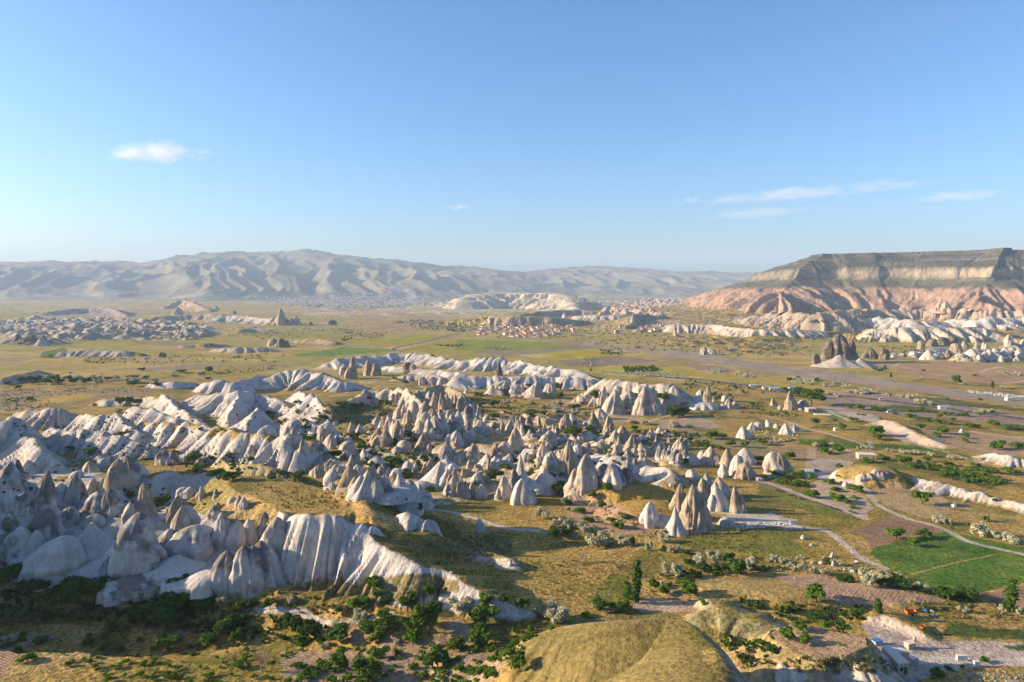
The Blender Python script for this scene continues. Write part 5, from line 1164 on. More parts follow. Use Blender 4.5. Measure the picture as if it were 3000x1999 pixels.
# hand-placed plants: crop, where (for the label), [(kind, x, ybase, width, height[, label])]
TREES = [
 ('E', 'on the sunlit terrace at lower left', [('g', 1020, 1130, 95, 112), ('v', 1145, 1112, 70, 70), ('g', 1545, 1312, 195, 172), ('v', 1420, 1290, 90, 70), ('g', 1890, 1272, 180, 165), ('g', 2190, 1243, 140, 160), ('v', 2195, 1452, 135, 115), ('b', 2402, 1490, 160, 240, 'bare pale branched tree standing on the sunlit terrace'), ('v', 380, 1240, 120, 90), ('v', 250, 1400, 170, 110), ('v', 810, 1240, 110, 100), ('v', 1100, 1300, 90, 90)]),
 ('E', 'in the shaded gully at lower left', [('d', 800, 905, 410, 260), ('d', 300, 840, 260, 190), ('d', 90, 745, 260, 210), ('o', 1340, 905, 300, 220), ('d', 1540, 1135, 420, 310), ('d', 1320, 1060, 260, 200), ('o', 2050, 862, 130, 110), ('o', 2160, 825, 84, 74), ('d', 1650, 720, 210, 90), ('d', 1750, 900, 220, 110), ('d', 2100, 1180, 260, 190), ('d', 1900, 920, 180, 110), ('d', 560, 800, 180, 110), ('b', 1700, 1205, 150, 100, 'bare thorny bush on the terrace edge beside dark gully bushes'), ('o', 110, 230, 150, 200, 'grey-green bush between shaded rocks at left picture edge'), ('d', 2250, 930, 150, 90)]),
 ('F', 'in the orchard hollow at bottom', [('g', 1080, 755, 155, 135), ('g', 1130, 795, 115, 85), ('g', 1590, 812, 115, 135), ('d', 1390, 945, 200, 190), ('d', 1590, 1190, 290, 345, 'largest dark green tree towering over the orchard hollow'), ('o', 950, 1045, 160, 165), ('g', 950, 935, 200, 120), ('o', 1870, 975, 240, 185), ('g', 2120, 915, 155, 135), ('d', 2275, 895, 84, 115), ('g', 2080, 1075, 260, 185), ('g', 2060, 1255, 220, 200), ('g', 1200, 1155, 260, 175), ('g', 1000, 1165, 210, 155), ('g', 770, 1235, 250, 155), ('v', 1100, 1225, 155, 125), ('g', 1400, 1115, 175, 125), ('v', 1430, 1215, 205, 130), ('d', 480, 1195, 185, 195), ('d', 330, 1135, 200, 180), ('v', 400, 1235, 200, 110), ('g', 1830, 1285, 165, 115), ('o', 630, 1262, 104, 62), ('o', 320, 865, 84, 92), ('v', 2325, 1345, 150, 120), ('o', 1618, 1275, 66, 54), ('d', 765, 950, 50, 70), ('d', 130, 930, 110, 110), ('o', 1290, 1225, 70, 40), ('d', 1180, 870, 100, 80)]),
 ('F', 'in the vineyard at bottom centre', [('g', 1140, 1365, 165, 125), ('g', 1040, 1565, 280, 225), ('g', 1670, 1485, 250, 195), ('g', 770, 1465, 165, 185), ('v', 360, 1445, 95, 80), ('v', 610, 1440, 110, 90), ('v', 520, 1500, 100, 80), ('v', 140, 1405, 90, 50)]),
 ('G', 'below the grassy foreground hill', [('g', 70, 1505, 165, 205, 'bright round tree at left foot of the grassy foreground hill'), ('o', 390, 1025, 265, 195), ('o', 240, 965, 95, 95), ('g', 100, 935, 135, 135), ('o', 780, 905, 105, 125), ('g', 815, 935, 145, 145), ('g', 990, 945, 175, 125), ('v', 690, 975, 115, 65), ('v', 350, 1085, 90, 60), ('v', 150, 1180, 120, 80), ('v', 30, 1220, 80, 90), ('p', 1140, 850, 100, 410, 'tall columnar poplar standing alone left of the dry stream'), ('p', 1065, 815, 85, 170, 'shorter poplar clump leaning against the tall lone poplar'), ('v', 2260, 1255, 105, 75), ('v', 1760, 870, 76, 62)]),
 ('G', 'along the dry stream', [('o', 1470, 605, 175, 175), ('d', 1310, 725, 95, 100), ('g', 1390, 775, 115, 95), ('o', 1390, 695, 84, 74), ('g', 1630, 795, 155, 165), ('o', 1710, 515, 145, 155), ('d', 1640, 525, 135, 85), ('o', 1850, 465, 145, 125), ('o', 1890, 505, 84, 62), ('g', 1890, 565, 105, 92), ('g', 2070, 585, 165, 145), ('o', 2170, 535, 135, 135), ('d', 1560, 700, 90, 70), ('d', 1650, 620, 90, 60), ('d', 2000, 470, 110, 90), ('d', 1580, 400, 90, 50), ('d', 1750, 560, 140, 70)]),
 ('G', 'along the silvery hedge', [('o', 290, 85, 165, 145), ('o', 410, 155, 125, 115), ('o', 510, 165, 105, 125), ('o', 560, 165, 60, 80), ('o', 640, 170, 115, 100), ('o', 670, 215, 100, 90), ('o', 790, 345, 250, 165, 'largest silvery oleaster bush of the hedge beside the soil field'), ('o', 900, 310, 90, 80), ('o', 1020, 325, 135, 125), ('d', 1095, 315, 70, 90), ('o', 1255, 355, 66, 115), ('o', 1330, 235, 84, 74), ('o', 1400, 285, 135, 84), ('o', 1470, 375, 84, 74), ('d', 1400, 365, 60, 45), ('o', 1400, 205, 90, 60), ('g', 380, 245, 115, 105), ('b', 640, 470, 95, 120, 'bare reddish bush on the grass below the silvery hedge'), ('d', 500, 225, 110, 40), ('o', 1540, 360, 70, 60)]),
 ('C', 'in the soil vineyard', [('g', 830, 1295, 95, 78), ('g', 1035, 1405, 78, 64), ('g', 620, 1335, 105, 55), ('g', 700, 1415, 95, 56), ('g', 970, 1475, 115, 64), ('g', 740, 1205, 74, 68), ('g', 865, 1155, 105, 105, 'rounded green tree at the foot of massive grey rock'), ('d', 430, 1175, 165, 125, 'dark spreading tree between white rocks and small plot'), ('v', 520, 1310, 50, 36), ('v', 900, 1420, 80, 50), ('v', 530, 1255, 70, 40), ('v', 490, 1235, 90, 40)]),
 ('C', 'around the shaded hollow', [('g', 765, 293, 105, 95, 'round tree at foot of the pale needle'), ('d', 1385, 315, 115, 92, 'dark round tree between two pale rocks of back formation'), ('d', 1530, 455, 200, 115, 'dark spreading thicket right of back formation'), ('g', 1480, 455, 80, 70), ('d', 570, 625, 170, 95), ('g', 420, 200, 85, 74), ('g', 430, 285, 84, 74), ('d', 445, 350, 60, 42), ('o', 580, 425, 84, 64), ('o', 680, 435, 84, 64), ('o', 1490, 545, 115, 78), ('o', 1620, 545, 74, 52), ('d', 150, 180, 50, 40), ('o', 180, 330, 90, 45), ('o', 430, 410, 110, 60), ('o', 300, 370, 100, 50), ('d', 720, 600, 110, 70), ('d', 120, 590, 90, 60), ('d', 180, 440, 150, 45), ('d', 290, 430, 80, 45), ('g', 570, 375, 110, 50), ('g', 1110, 510, 80, 25), ('o', 1215, 520, 70, 60), ('g', 1240, 610, 60, 50), ('g', 1140, 600, 80, 40), ('d', 1130, 570, 60, 50), ('g', 1360, 640, 50, 50), ('d', 1640, 680, 60, 50), ('g', 1310, 690, 90, 40), ('o', 1250, 660, 70, 50), ('d', 1590, 890, 90, 60), ('g', 1900, 745, 80, 40), ('g', 1740, 720, 130, 45)]),
 ('C', 'on the orchard slope', [('g', 1830, 655, 115, 85), ('g', 2010, 725, 84, 74), ('g', 2150, 725, 84, 62), ('g', 2300, 705, 95, 66), ('g', 1930, 640, 90, 45), ('d', 2260, 870, 100, 70), ('g', 2200, 345, 56, 36), ('g', 1810, 1290, 70, 70)]),
 ('B', 'in the chimney hill hollows', [('d', 620, 495, 115, 70), ('d', 1390, 645, 105, 66), ('d', 720, 805, 145, 70), ('g', 1215, 355, 74, 64), ('g', 1145, 335, 64, 44), ('g', 1090, 373, 58, 38), ('g', 400, 1005, 95, 66), ('d', 1480, 1335, 115, 98, 'dark round tree in the yard below cave houses'), ('d', 1240, 895, 170, 84), ('d', 2200, 1045, 150, 120), ('g', 2290, 945, 110, 40), ('d', 1400, 1010, 110, 80), ('g', 1545, 870, 70, 60), ('g', 970, 745, 90, 50), ('d', 1040, 300, 50, 36), ('d', 930, 380, 120, 60), ('d', 790, 360, 120, 50), ('d', 500, 670, 110, 50), ('g', 215, 990, 70, 50), ('g', 150, 1030, 70, 46), ('d', 590, 1110, 60, 40), ('d', 2060, 360, 70, 56), ('d', 2190, 360, 84, 78), ('g', 2040, 260, 90, 40), ('d', 1380, 150, 60, 44), ('d', 1270, 115, 50, 36), ('g', 210, 520, 50, 40), ('d', 130, 450, 110, 60), ('d', 380, 340, 60, 40), ('g', 1600, 1140, 90, 50), ('d', 2050, 430, 100, 50), ('d', 2190, 470, 70, 50), ('o', 2300, 320, 80, 40)]),
 ('A', 'between the white ridges', [('g', 840, 805, 115, 76), ('d', 1490, 1310, 155, 170, 'dense dark green tree between tan cones at left'), ('g', 1800, 880, 125, 110), ('d', 1985, 1012, 155, 92), ('d', 2140, 1035, 185, 84), ('g', 2130, 835, 76, 56), ('g', 2310, 865, 64, 56), ('d', 1945, 870, 64, 60), ('g', 1105, 352, 74, 105), ('g', 1200, 335, 76, 74), ('d', 1270, 342, 74, 62), ('d', 1140, 630, 110, 44), ('o', 1320, 660, 100, 50), ('g', 1200, 1210, 70, 90), ('g', 1680, 610, 56, 36), ('o', 1090, 410, 80, 50), ('d', 680, 770, 150, 50), ('g', 1820, 915, 110, 36), ('d', 2130, 920, 60, 40), ('g', 2300, 940, 50, 26), ('o', 650, 880, 120, 50), ('d', 1840, 590, 40, 40)]),
 ('A', 'on the golden plateau at left', [('d', 240, 128, 125, 52), ('d', 340, 118, 95, 48), ('d', 310, 148, 64, 34), ('d', 420, 152, 84, 68), ('d', 500, 125, 86, 68), ('d', 560, 155, 74, 74), ('d', 670, 152, 84, 74), ('d', 790, 140, 84, 62), ('d', 70, 158, 62, 40), ('d', 620, 110, 80, 45), ('o', 720, 110, 90, 55), ('o', 880, 105, 95, 54), ('o', 900, 130, 70, 40), ('o', 1060, 108, 84, 58), ('d', 1215, 168, 86, 56), ('o', 1210, 140, 150, 70), ('d', 1180, 92, 70, 30), ('d', 1250, 95, 60, 35), ('g', 1340, 100, 60, 38), ('o', 1420, 120, 66, 38), ('d', 1665, 45, 96, 36), ('d', 1305, 25, 66, 36), ('g', 1910, 45, 90, 70), ('o', 1840, 60, 90, 40), ('o', 1610, 80, 80, 36), ('d', 1910, 108, 54, 32), ('d', 1425, 175, 84, 46), ('g', 275, 300, 50, 44), ('g', 170, 190, 50, 40), ('d', 985, 112, 60, 40), ('o', 460, 95, 80, 40)]),
 ('D', 'on the terraced orchard fields', [('g', 1415, 1258, 150, 142, 'round olive-green tree alone on the stubble field'), ('g', 430, 512, 84, 62, 'single round tree below the small cream building'), ('g', 980, 625, 135, 102, 'largest round tree beside the sandy mound'), ('g', 1012, 662, 94, 62), ('g', 690, 562, 95, 62), ('g', 780, 492, 74, 46), ('g', 1400, 557, 84, 56), ('g', 1600, 602, 104, 72), ('g', 1560, 632, 94, 44), ('g', 1800, 642, 74, 48), ('g', 1822, 684, 64, 42), ('g', 2070, 527, 94, 54), ('g', 1850, 547, 94, 48), ('g', 1918, 547, 62, 38), ('g', 2090, 752, 114, 78), ('g', 2150, 707, 64, 52), ('g', 2300, 742, 155, 62), ('g', 190, 842, 104, 78, 'round tree right of the giant smooth boulder rock'), ('g', 490, 792, 114, 84), ('g', 650, 772, 94, 62), ('g', 565, 797, 62, 42), ('g', 610, 492, 44, 32)]),
 ('D', 'in the green orchard strip', [('g', 1250, 882, 135, 78), ('g', 1050, 855, 115, 64), ('g', 910, 868, 104, 42), ('g', 1460, 862, 64, 62), ('g', 1480, 935, 95, 74), ('g', 1330, 922, 95, 54), ('g', 1650, 905, 95, 54), ('o', 1255, 792, 115, 52), ('o', 1370, 792, 84, 48), ('o', 1500, 818, 74, 58), ('o', 1680, 838, 84, 48), ('o', 1115, 768, 74, 38), ('o', 440, 722, 74, 48), ('o', 590, 712, 64, 38), ('o', 840, 742, 50, 36), ('o', 920, 745, 50, 30), ('o', 1800, 842, 56, 30), ('o', 1960, 850, 60, 34), ('g', 1560, 950, 110, 60), ('o', 1570, 930, 80, 44), ('g', 1390, 880, 40, 44), ('g', 1660, 960, 150, 54), ('g', 1910, 915, 90, 50), ('g', 1870, 945, 100, 50), ('g', 2240, 985, 140, 66), ('g', 2080, 970, 80, 60), ('g', 2000, 960, 90, 50), ('g', 1900, 1010, 160, 54), ('g', 2080, 1040, 150, 44), ('g', 1760, 990, 150, 44), ('g', 655, 915, 70, 40), ('o', 1030, 865, 40, 30), ('g', 510, 715, 90, 34)]),
 ('D', 'in the orchard beside the track', [('g', 410, 1027, 84, 64), ('g', 790, 1155, 135, 92), ('g', 640, 1233, 145, 86), ('g', 730, 1255, 84, 62), ('g', 400, 1194, 125, 72), ('g', 560, 1073, 95, 62), ('g', 620, 1135, 95, 52), ('g', 310, 990, 46, 66), ('v', 770, 1290, 90, 36), ('g', 285, 1090, 150, 50), ('g', 230, 1020, 130, 70), ('g', 120, 1060, 110, 50), ('v', 640, 1010, 50, 30), ('d', 60, 985, 130, 50), ('v', 770, 1335, 60, 30), ('v', 790, 1200, 90, 34), ('v', 600, 1060, 60, 30)]),
 ('H', 'around the right-hand fields', [('g', 440, 875, 195, 178, 'large round green tree at end of pale ploughed field'), ('p', 2220, 925, 110, 310, 'dark poplar at right picture edge beside ploughed soil'), ('p', 1010, 935, 80, 130, 'young slim tree beside the sandy yard'), ('o', 900, 695, 155, 215), ('o', 1070, 665, 155, 145), ('o', 1215, 635, 74, 84), ('o', 1415, 725, 95, 98), ('o', 520, 585, 104, 64), ('o', 400, 565, 84, 62), ('o', 310, 555, 104, 94), ('g', 1180, 265, 165, 112), ('g', 1435, 255, 135, 84), ('g', 1340, 325, 104, 84), ('d', 690, 645, 185, 62), ('d', 1190, 715, 225, 84), ('d', 1640, 800, 180, 80), ('d', 1820, 815, 200, 84), ('g', 1980, 1392, 84, 52), ('g', 1550, 1535, 135, 84), ('g', 1660, 1465, 70, 46), ('g', 1780, 1450, 44, 48), ('g', 140, 935, 94, 72), ('d', 220, 930, 100, 50), ('o', 1940, 235, 185, 165), ('o', 2120, 265, 135, 104), ('o', 2240, 298, 155, 104), ('g', 1995, 97, 64, 64), ('o', 2170, 915, 95, 62), ('o', 2290, 940, 84, 74), ('o', 1560, 110, 120, 90), ('o', 1640, 125, 100, 80), ('g', 1840, 130, 40, 36), ('o', 130, 480, 90, 60), ('o', 60, 460, 90, 60), ('o', 660, 500, 70, 50), ('o', 760, 545, 60, 36), ('d', 1000, 680, 110, 60), ('d', 1160, 640, 100, 70), ('o', 1790, 930, 100, 60), ('d', 1400, 745, 120, 40), ('d', 540, 475, 80, 30)]),
 ('H', 'on the ploughed terrace', [('g', 180, 1198, 145, 125), ('g', 290, 1108, 125, 104), ('g', 350, 1235, 125, 115), ('g', 550, 1108, 125, 104), ('g', 690, 1115, 145, 94), ('g', 770, 998, 58, 62, 'small round bush above the ploughed terrace'), ('v', 665, 1230, 50, 30), ('d', 30, 1340, 100, 110), ('g', 660, 960, 80, 40), ('g', 790, 935, 90, 44), ('g', 860, 925, 70, 36), ('d', 450, 1000, 180, 60)]),
 ('D', 'near the highway', [('d', 1725, 157, 80, 108, 'dark egg-shaped tree alone on the pale riverbed'), ('d', 400, 345, 210, 180, 'big dark tree cluster behind the tan tower with doorway'), ('d', 290, 275, 130, 115), ('d', 180, 250, 130, 80), ('g', 1400, 403, 84, 52), ('g', 1292, 402, 62, 32), ('g', 842, 388, 84, 64), ('g', 750, 368, 74, 36), ('g', 1000, 390, 140, 36), ('g', 1535, 422, 64, 42), ('g', 1580, 457, 60, 46), ('g', 1680, 437, 62, 40), ('g', 1780, 447, 94, 46), ('g', 1952, 442, 56, 42), ('g', 1625, 430, 70, 40), ('o', 1968, 412, 68, 54), ('o', 2048, 414, 78, 54), ('o', 850, 240, 130, 54), ('o', 930, 232, 80, 40), ('o', 640, 270, 70, 52), ('o', 1400, 335, 120, 70), ('o', 1490, 340, 90, 50), ('o', 560, 240, 90, 34), ('d', 1645, 295, 36, 28), ('d', 1948, 305, 40, 36), ('g', 1300, 455, 90, 40), ('g', 1380, 485, 60, 40), ('g', 1460, 490, 90, 40), ('g', 1560, 510, 110, 44), ('g', 1650, 522, 80, 44), ('g', 1690, 485, 56, 36), ('g', 2250, 570, 200, 40), ('g', 1160, 425, 46, 28), ('p', 2062, 180, 30, 62), ('p', 1128, 82, 22, 46), ('o', 1430, 100, 50, 34), ('d', 195, 118, 50, 40), ('d', 235, 122, 40, 30), ('d', 450, 115, 46, 30), ('d', 275, 92, 34, 26), ('o', 300, 140, 90, 40), ('o', 370, 150, 60, 30), ('o', 520, 168, 44, 34), ('o', 560, 172, 44, 28), ('d', 1015, 38, 60, 36), ('d', 1905, 78, 40, 28), ('d', 1425, 35, 40, 30), ('o', 2165, 188, 56, 40), ('o', 2250, 190, 56, 30), ('o', 1790, 148, 50, 28)]),
]
VEG_LAB = set()
for crop, where, items in TREES:
    s_ = CROP[crop][2]
    kinds = {}
    for i, it in enumerate(items): kinds.setdefault(it[0], []).append(i)
    for k_, ids in kinds.items():
        ids.sort(key=lambda i: items[i][1])
    for i, it in enumerate(items):
        k_, x, yb, w, h = it[:5]
        if len(it) > 5: lab = it[5]
        else:
            r_ = kinds[k_].index(i) + 1; n_ = len(kinds[k_])
            lab = (f"{TDESC[k_]} {where}" if n_ == 1 else f"{TDESC[k_]}, {ordinal(r_)} from left of those {where}")
        X_, Y_, Z_ = hit(*cp(crop, x, yb))
        wm = w / s_ * Y_ / F * 1.15; hm = h / s_ * Y_ / F * 1.08
        Y2 = Y_ + wm * .3; X2 = X_ * Y2 / Y_
        plant(k_, X2, Y2, min(zat(X2, Y2), Z_ + .8), hm, wm, lab, 'plants ' + where, single=(w / s_ < 9))
# vineyard rows and scattered shrubs: the largest single, the rest as ground cover
SCAT = [  # crop, polygon, kind, count, width range in metres, label
 ('E', [(560, 1170), (900, 1120), (1400, 1210), (2300, 1230), (2500, 1500), (2500, 1620), (900, 1620), (500, 1400)], 'v', 85, (1.2, 2.8), 'low bright green shrub in rows on the sunlit terrace'),
 ('E', [(0, 1120), (500, 1110), (520, 1180), (250, 1240), (100, 1350), (0, 1420)], 'v', 16, (1.6, 2.8), 'low green vine bush on pinkish soil at left corner'),
 ('F', [(260, 1300), (1000, 1290), (1800, 1320), (2300, 1380), (2150, 1560), (1900, 1620), (260, 1620)], 'v', 90, (1.6, 3.6), 'leafy vine bush in the bottom vineyard'),
 ('F', [(200, 1240), (900, 1200), (1500, 1230), (2000, 1240), (2300, 1200), (2300, 1320), (1500, 1290), (200, 1290)], 'v', 18, (1.2, 2.6), 'leafy bush on the bank above the bottom vineyard'),
 ('C', [(480, 1240), (860, 1220), (1020, 1290), (1170, 1400), (1260, 1500), (820, 1500), (600, 1400)], 'v', 70, (.8, 1.6), 'tiny vine bush on the soil vineyard'),
]
SINGLE = []
COVER = [  # crop, polygon, kind, count, width range
 ('P', [(0, 1090), (180, 1090), (400, 1140), (180, 1180), (0, 1200)], 'v', 110, (1.5, 2.8)), ('P', [(0, 1030), (420, 1045), (900, 1020), (1080, 1050), (400, 1090), (0, 1090)], 'v', 120, (1.2, 2.4)),
 ('P', [(440, 850), (900, 820), (1500, 800), (2000, 790), (1900, 860), (1300, 850), (700, 870)], 'd', 90, (3, 6)),
 ('P', [(560, 820), (760, 810), (830, 850), (600, 860)], 'v', 70, (2, 4)), ('P', [(1450, 910), (1900, 870), (1960, 900), (1500, 940)], 'v', 110, (1.8, 3.5)),
 ('P', [(150, 960), (900, 940), (1100, 980), (700, 1000), (200, 1000)], 'o', 40, (3, 6)), ('P', [(1000, 870), (2000, 790), (2000, 900), (1200, 960)], 'o', 40, (2.5, 5)),
 ('P', [(860, 655), (1600, 655), (2000, 640), (2000, 665), (1200, 690), (860, 680)], 'o', 110, (5, 9)), ('P', [(0, 480), (500, 480), (500, 520), (0, 530)], 'd', 50, (5, 9)),
 ('P', [(150, 560), (900, 560), (1500, 590), (1400, 650), (300, 660)], 'd', 60, (5, 9)), ('P', [(1500, 590), (2353, 560), (2353, 660), (1800, 700)], 'd', 90, (4, 8)),
 ('Q', [(340, 570), (560, 560), (900, 600), (880, 650), (600, 630), (450, 600)], 'd', 190, (7, 13)), ('Q', [(0, 630), (330, 650), (330, 680), (0, 710)], 'd', 70, (5, 10)),
 ('Q', [(880, 560), (1050, 540), (1050, 600), (900, 640)], 'd', 70, (6, 11)), ('Q', [(930, 600), (1400, 600), (2000, 590), (2000, 650), (1450, 690), (1100, 690)], 'd', 120, (5, 9)),
 ('Q', [(1500, 670), (2353, 640), (2353, 780), (1900, 770)], 'd', 170, (4, 8)), ('Q', [(650, 730), (830, 735), (820, 745), (660, 745)], 'd', 22, (5, 8)), ('Q', [(960, 740), (1160, 745), (1160, 765), (980, 760)], 'o', 40, (5, 9)),
 ('Q', [(1770, 770), (1930, 770), (1930, 800), (1780, 800)], 'd', 34, (5, 8)), ('Q', [(1940, 890), (2160, 885), (2190, 915), (1960, 930)], 'd', 90, (4, 8)), ('Q', [(1650, 830), (1730, 820), (1730, 890), (1640, 880)], 'o', 24, (5, 8)),
 ('Q', [(1780, 910), (2353, 930), (2353, 970), (1800, 930)], 'o', 60, (3, 6)), ('R', [(0, 970), (500, 1010), (900, 1050), (900, 1080), (400, 1060), (0, 1040)], 'd', 60, (3, 6)),
 ('R', [(200, 900), (560, 950), (540, 975), (200, 930)], 'o', 46, (4, 7)), ('R', [(700, 950), (960, 970), (900, 1000), (720, 990)], 'o', 30, (4, 7)), ('R', [(950, 990), (1200, 1005), (1100, 1030), (950, 1020)], 'o', 20, (3, 6)),
 ('R', [(0, 670), (400, 690), (900, 720), (880, 800), (400, 820), (0, 780)], 'd', 150, (4, 8)), ('R', [(500, 700), (960, 660), (980, 700), (600, 720)], 'd', 50, (5, 8)), ('R', [(1180, 640), (1320, 660), (1300, 720), (1180, 720)], 'd', 40, (5, 8)),
 ('R', [(1350, 740), (1620, 740), (1640, 800), (1500, 830)], 'd', 50, (4, 7)), ('R', [(1300, 900), (1400, 880), (1420, 920)], 'd', 12, (5, 8)), ('R', [(1800, 800), (2353, 830), (2353, 870), (1850, 850)], 'd', 40, (3, 6)),
 ('R', [(2170, 930), (2340, 930), (2330, 950)], 'o', 20, (4, 7)), ('R', [(60, 540), (400, 540), (380, 590), (180, 590)], 'd', 40, (4, 8)), ('R', [(600, 560), (1000, 560), (1000, 590)], 'd', 30, (5, 9)),
 ('R', [(1140, 1050), (1310, 1050), (1300, 1075), (1150, 1080)], 'o', 26, (4, 7)), ('R', [(1310, 1060), (1600, 1090), (1700, 1140), (1400, 1090)], 'o', 40, (3, 6)),
 ('D', [(1580, 950), (2150, 1040), (2200, 1080), (1900, 1080), (1600, 1000)], 'g', 60, (1.5, 3.5)), ('D', [(1290, 880), (2000, 950), (2100, 1000), (1500, 970)], 'g', 40, (1.5, 3.5)),
 ('D', [(0, 960), (400, 1000), (380, 1100), (60, 1060)], 'g', 45, (1.2, 2.6)), ('D', [(60, 1100), (300, 1190), (700, 1310), (650, 1310), (60, 1130)], 'd', 60, (.7, 1.2)), ('D', [(0, 390), (300, 390), (280, 450), (0, 440)], 'd', 50, (1.5, 3)),
 ('C', [(2000, 330), (2352, 310), (2352, 430), (2100, 420)], 'd', 50, (1.5, 3)), ('C', [(1560, 230), (2000, 240), (2100, 300), (1700, 300)], 'd', 30, (3, 6)), ('C', [(1790, 390), (1960, 390), (1960, 450), (1820, 450)], 'd', 40, (1, 2)),
 ('D', [(-320, 590), (290, 560), (300, 690), (-200, 690)], 'o', 60, (1.5, 4)), ('D', [(280, 640), (1300, 700), (1900, 830), (1300, 760), (500, 730)], 'd', 60, (1, 2)),
 ('B', [(260, 330), (700, 330), (1000, 420), (900, 760), (600, 700), (260, 600)], 'd', 110, (1.5, 4.5)), ('B', [(1900, 250), (2352, 250), (2352, 450), (2000, 500)], 'd', 110, (1.5, 4)), ('B', [(850, 350), (1250, 330), (1150, 450), (900, 470)], 'd', 34, (1.5, 3)),
 ('B', [(900, 600), (1500, 640), (1800, 820), (1400, 1000), (1000, 900)], 'd', 210, (1.6, 4.5)), ('C', [(0, 560), (700, 560), (1300, 640), (1200, 720), (500, 640)], 'd', 180, (1.5, 3.5)), ('C', [(1240, 560), (1700, 600), (1960, 760), (1600, 700)], 'd', 90, (1.4, 3.5)), ('C', [(0, 650), (500, 700), (1200, 760), (1200, 900), (500, 1000), (0, 1050)], 'd', 110, (1.4, 3.6)),
 ('C', [(0, 250), (640, 280), (700, 480), (400, 480), (0, 400)], 'd', 80, (1.5, 3.5)), ('A', [(600, 700), (1500, 720), (2352, 840), (2352, 1000), (1800, 960), (1300, 880)], 'd', 140, (1, 3)), ('A', [(100, 540), (1200, 400), (2352, 420), (2352, 620), (1300, 640), (300, 720)], 'd', 110, (1, 3)), ('A', [(0, 900), (1000, 880), (1900, 1250), (1700, 1400), (300, 1350), (0, 1300)], 'd', 80, (1, 2.6)), ('A', [(0, 180), (900, 160), (1100, 200), (500, 260), (0, 330)], 'v', 120, (1, 2.2)),
 ('E', [(0, 700), (500, 760), (1100, 900), (1700, 880), (2352, 820), (2352, 1180), (1700, 1120), (1000, 1010), (0, 1020)], 'd', 190, (1.2, 3.6)), ('E', [(0, 900), (1000, 900), (1000, 1040), (0, 1050)], 's', 120, (.8, 2)),
 ('F', [(0, 760), (400, 740), (900, 820), (1300, 900), (1300, 1000), (600, 960), (0, 880)], 's', 90, (.8, 2)), ('F', [(0, 930), (700, 1050), (600, 1220), (0, 1200)], 'd', 60, (1, 2.6)), ('F', [(1700, 1220), (2352, 1180), (2352, 1420), (2000, 1330)], 'v', 40, (1, 2.4)),
 ('G', [(0, 1000), (250, 1080), (100, 1300), (0, 1500)], 'g', 34, (1, 2.4)), ('G', [(1200, 600), (1500, 560), (2300, 420), (2352, 560), (1700, 620), (1250, 760)], 'd', 70, (1.2, 2.8)), ('H', [(0, 400), (800, 430), (1100, 560), (700, 580), (0, 540)], 'o', 40, (.9, 2)),
 ('H', [(0, 860), (350, 850), (950, 900), (900, 990), (300, 1030), (0, 960)], 'd', 90, (.9, 2.2)), ('G', [(1900, 800), (2352, 820), (2352, 900), (2000, 880)], 'g', 30, (.8, 1.8)), ('H', [(1500, 740), (1960, 790), (1900, 840), (1560, 790)], 'd', 40, (1.2, 2.6)),
 ('G', [(1900, 1150), (2300, 1200), (2400, 1400), (2100, 1450)], 'd', 40, (1, 2.4)), ('C', [(1000, 1420), (1500, 1540), (2352, 1450), (2352, 1560), (1000, 1560)], 's', 40, (.8, 1.8)),
 ('F', [(1300, 200), (2352, 180), (2352, 500), (1800, 420)], 's', 60, (.7, 1.8)), ('B', [(0, 1020), (900, 1130), (900, 1290), (0, 1280)], 's', 110, (.7, 1.8)), ('G', [(0, 450), (1100, 450), (1100, 800), (300, 850)], 's', 120, (.5, 1.3)),
 ('H', [(1300, 830), (2100, 850), (2352, 1000), (1400, 990)], 's', 60, (.6, 1.6)), ('H', [(100, 1350), (1000, 1330), (1200, 1480), (300, 1480)], 's', 90, (.6, 1.6)), ('G', [(1500, 220), (2352, 160), (2352, 400), (1600, 330)], 's', 70, (.6, 1.5)),
]
def pick(poly, n, r):
    xs = [p[0] for p in poly]; ys = [p[1] for p in poly]; out = []
    while len(out) < n:
        x = min(xs) + r.rand() * (max(xs) - min(xs)); y = min(ys) + r.rand() * (max(ys) - min(ys))
        if inpoly(np.array([x]), np.array([y]), poly)[0]: out.append((x, y))
    return out
for crop, poly, k_, n, (w0, w1), lab in SCAT:
    for px, py in pick([cp(crop, *p) for p in poly], n, rng):
        x, y, z = hit(px, py); w = w0 + (w1 - w0) * rng.rand()
        plant(k_, x, y, z, w * (.6 + .25 * rng.rand()), w, lab, lab.replace('small shrub', 'small shrubs'), single=True)
LOW = {}
for k_ in 'gdovs':
    LOW[k_] = []
    for i in range(5):
        r = np.random.RandomState(500 + i + ord(k_))
        lob = [(0, 0, .35, .3, .9)] + [(.25 * r.normal(), .25 * r.normal(), .25 + .3 * r.rand(), .16 + .12 * r.rand(), .9) for _ in range(3)]
        LOW[k_].append(joinm([leaves(lob, 34, .34, r, .6), core(lob[:2], .75)]))
acc = {k_: ([], [], 0) for k_ in LOW}
for crop, poly, k_, n, (w0, w1) in COVER:
    for px, py in pick([cp(crop, *p) for p in poly], n, rng):
        x, y, z = hit(px, py); w = w0 + (w1 - w0) * rng.rand() ** 1.5
        v, f = LOW[k_][rng.randint(5)]
        a = rng.rand() * 6.283; c_, s_ = math.cos(a), math.sin(a)
        vv = np.stack([(v[:, 0] * c_ - v[:, 1] * s_) * w, (v[:, 0] * s_ + v[:, 1] * c_) * w, v[:, 2] * w * (.8 + .5 * rng.rand())], 1) + np.array([x, y, z - .05 * w])
        V_, F_, o_ = acc[k_]
        V_.append(vv); F_.append(f + o_); acc[k_] = (V_, F_, o_ + len(vv))
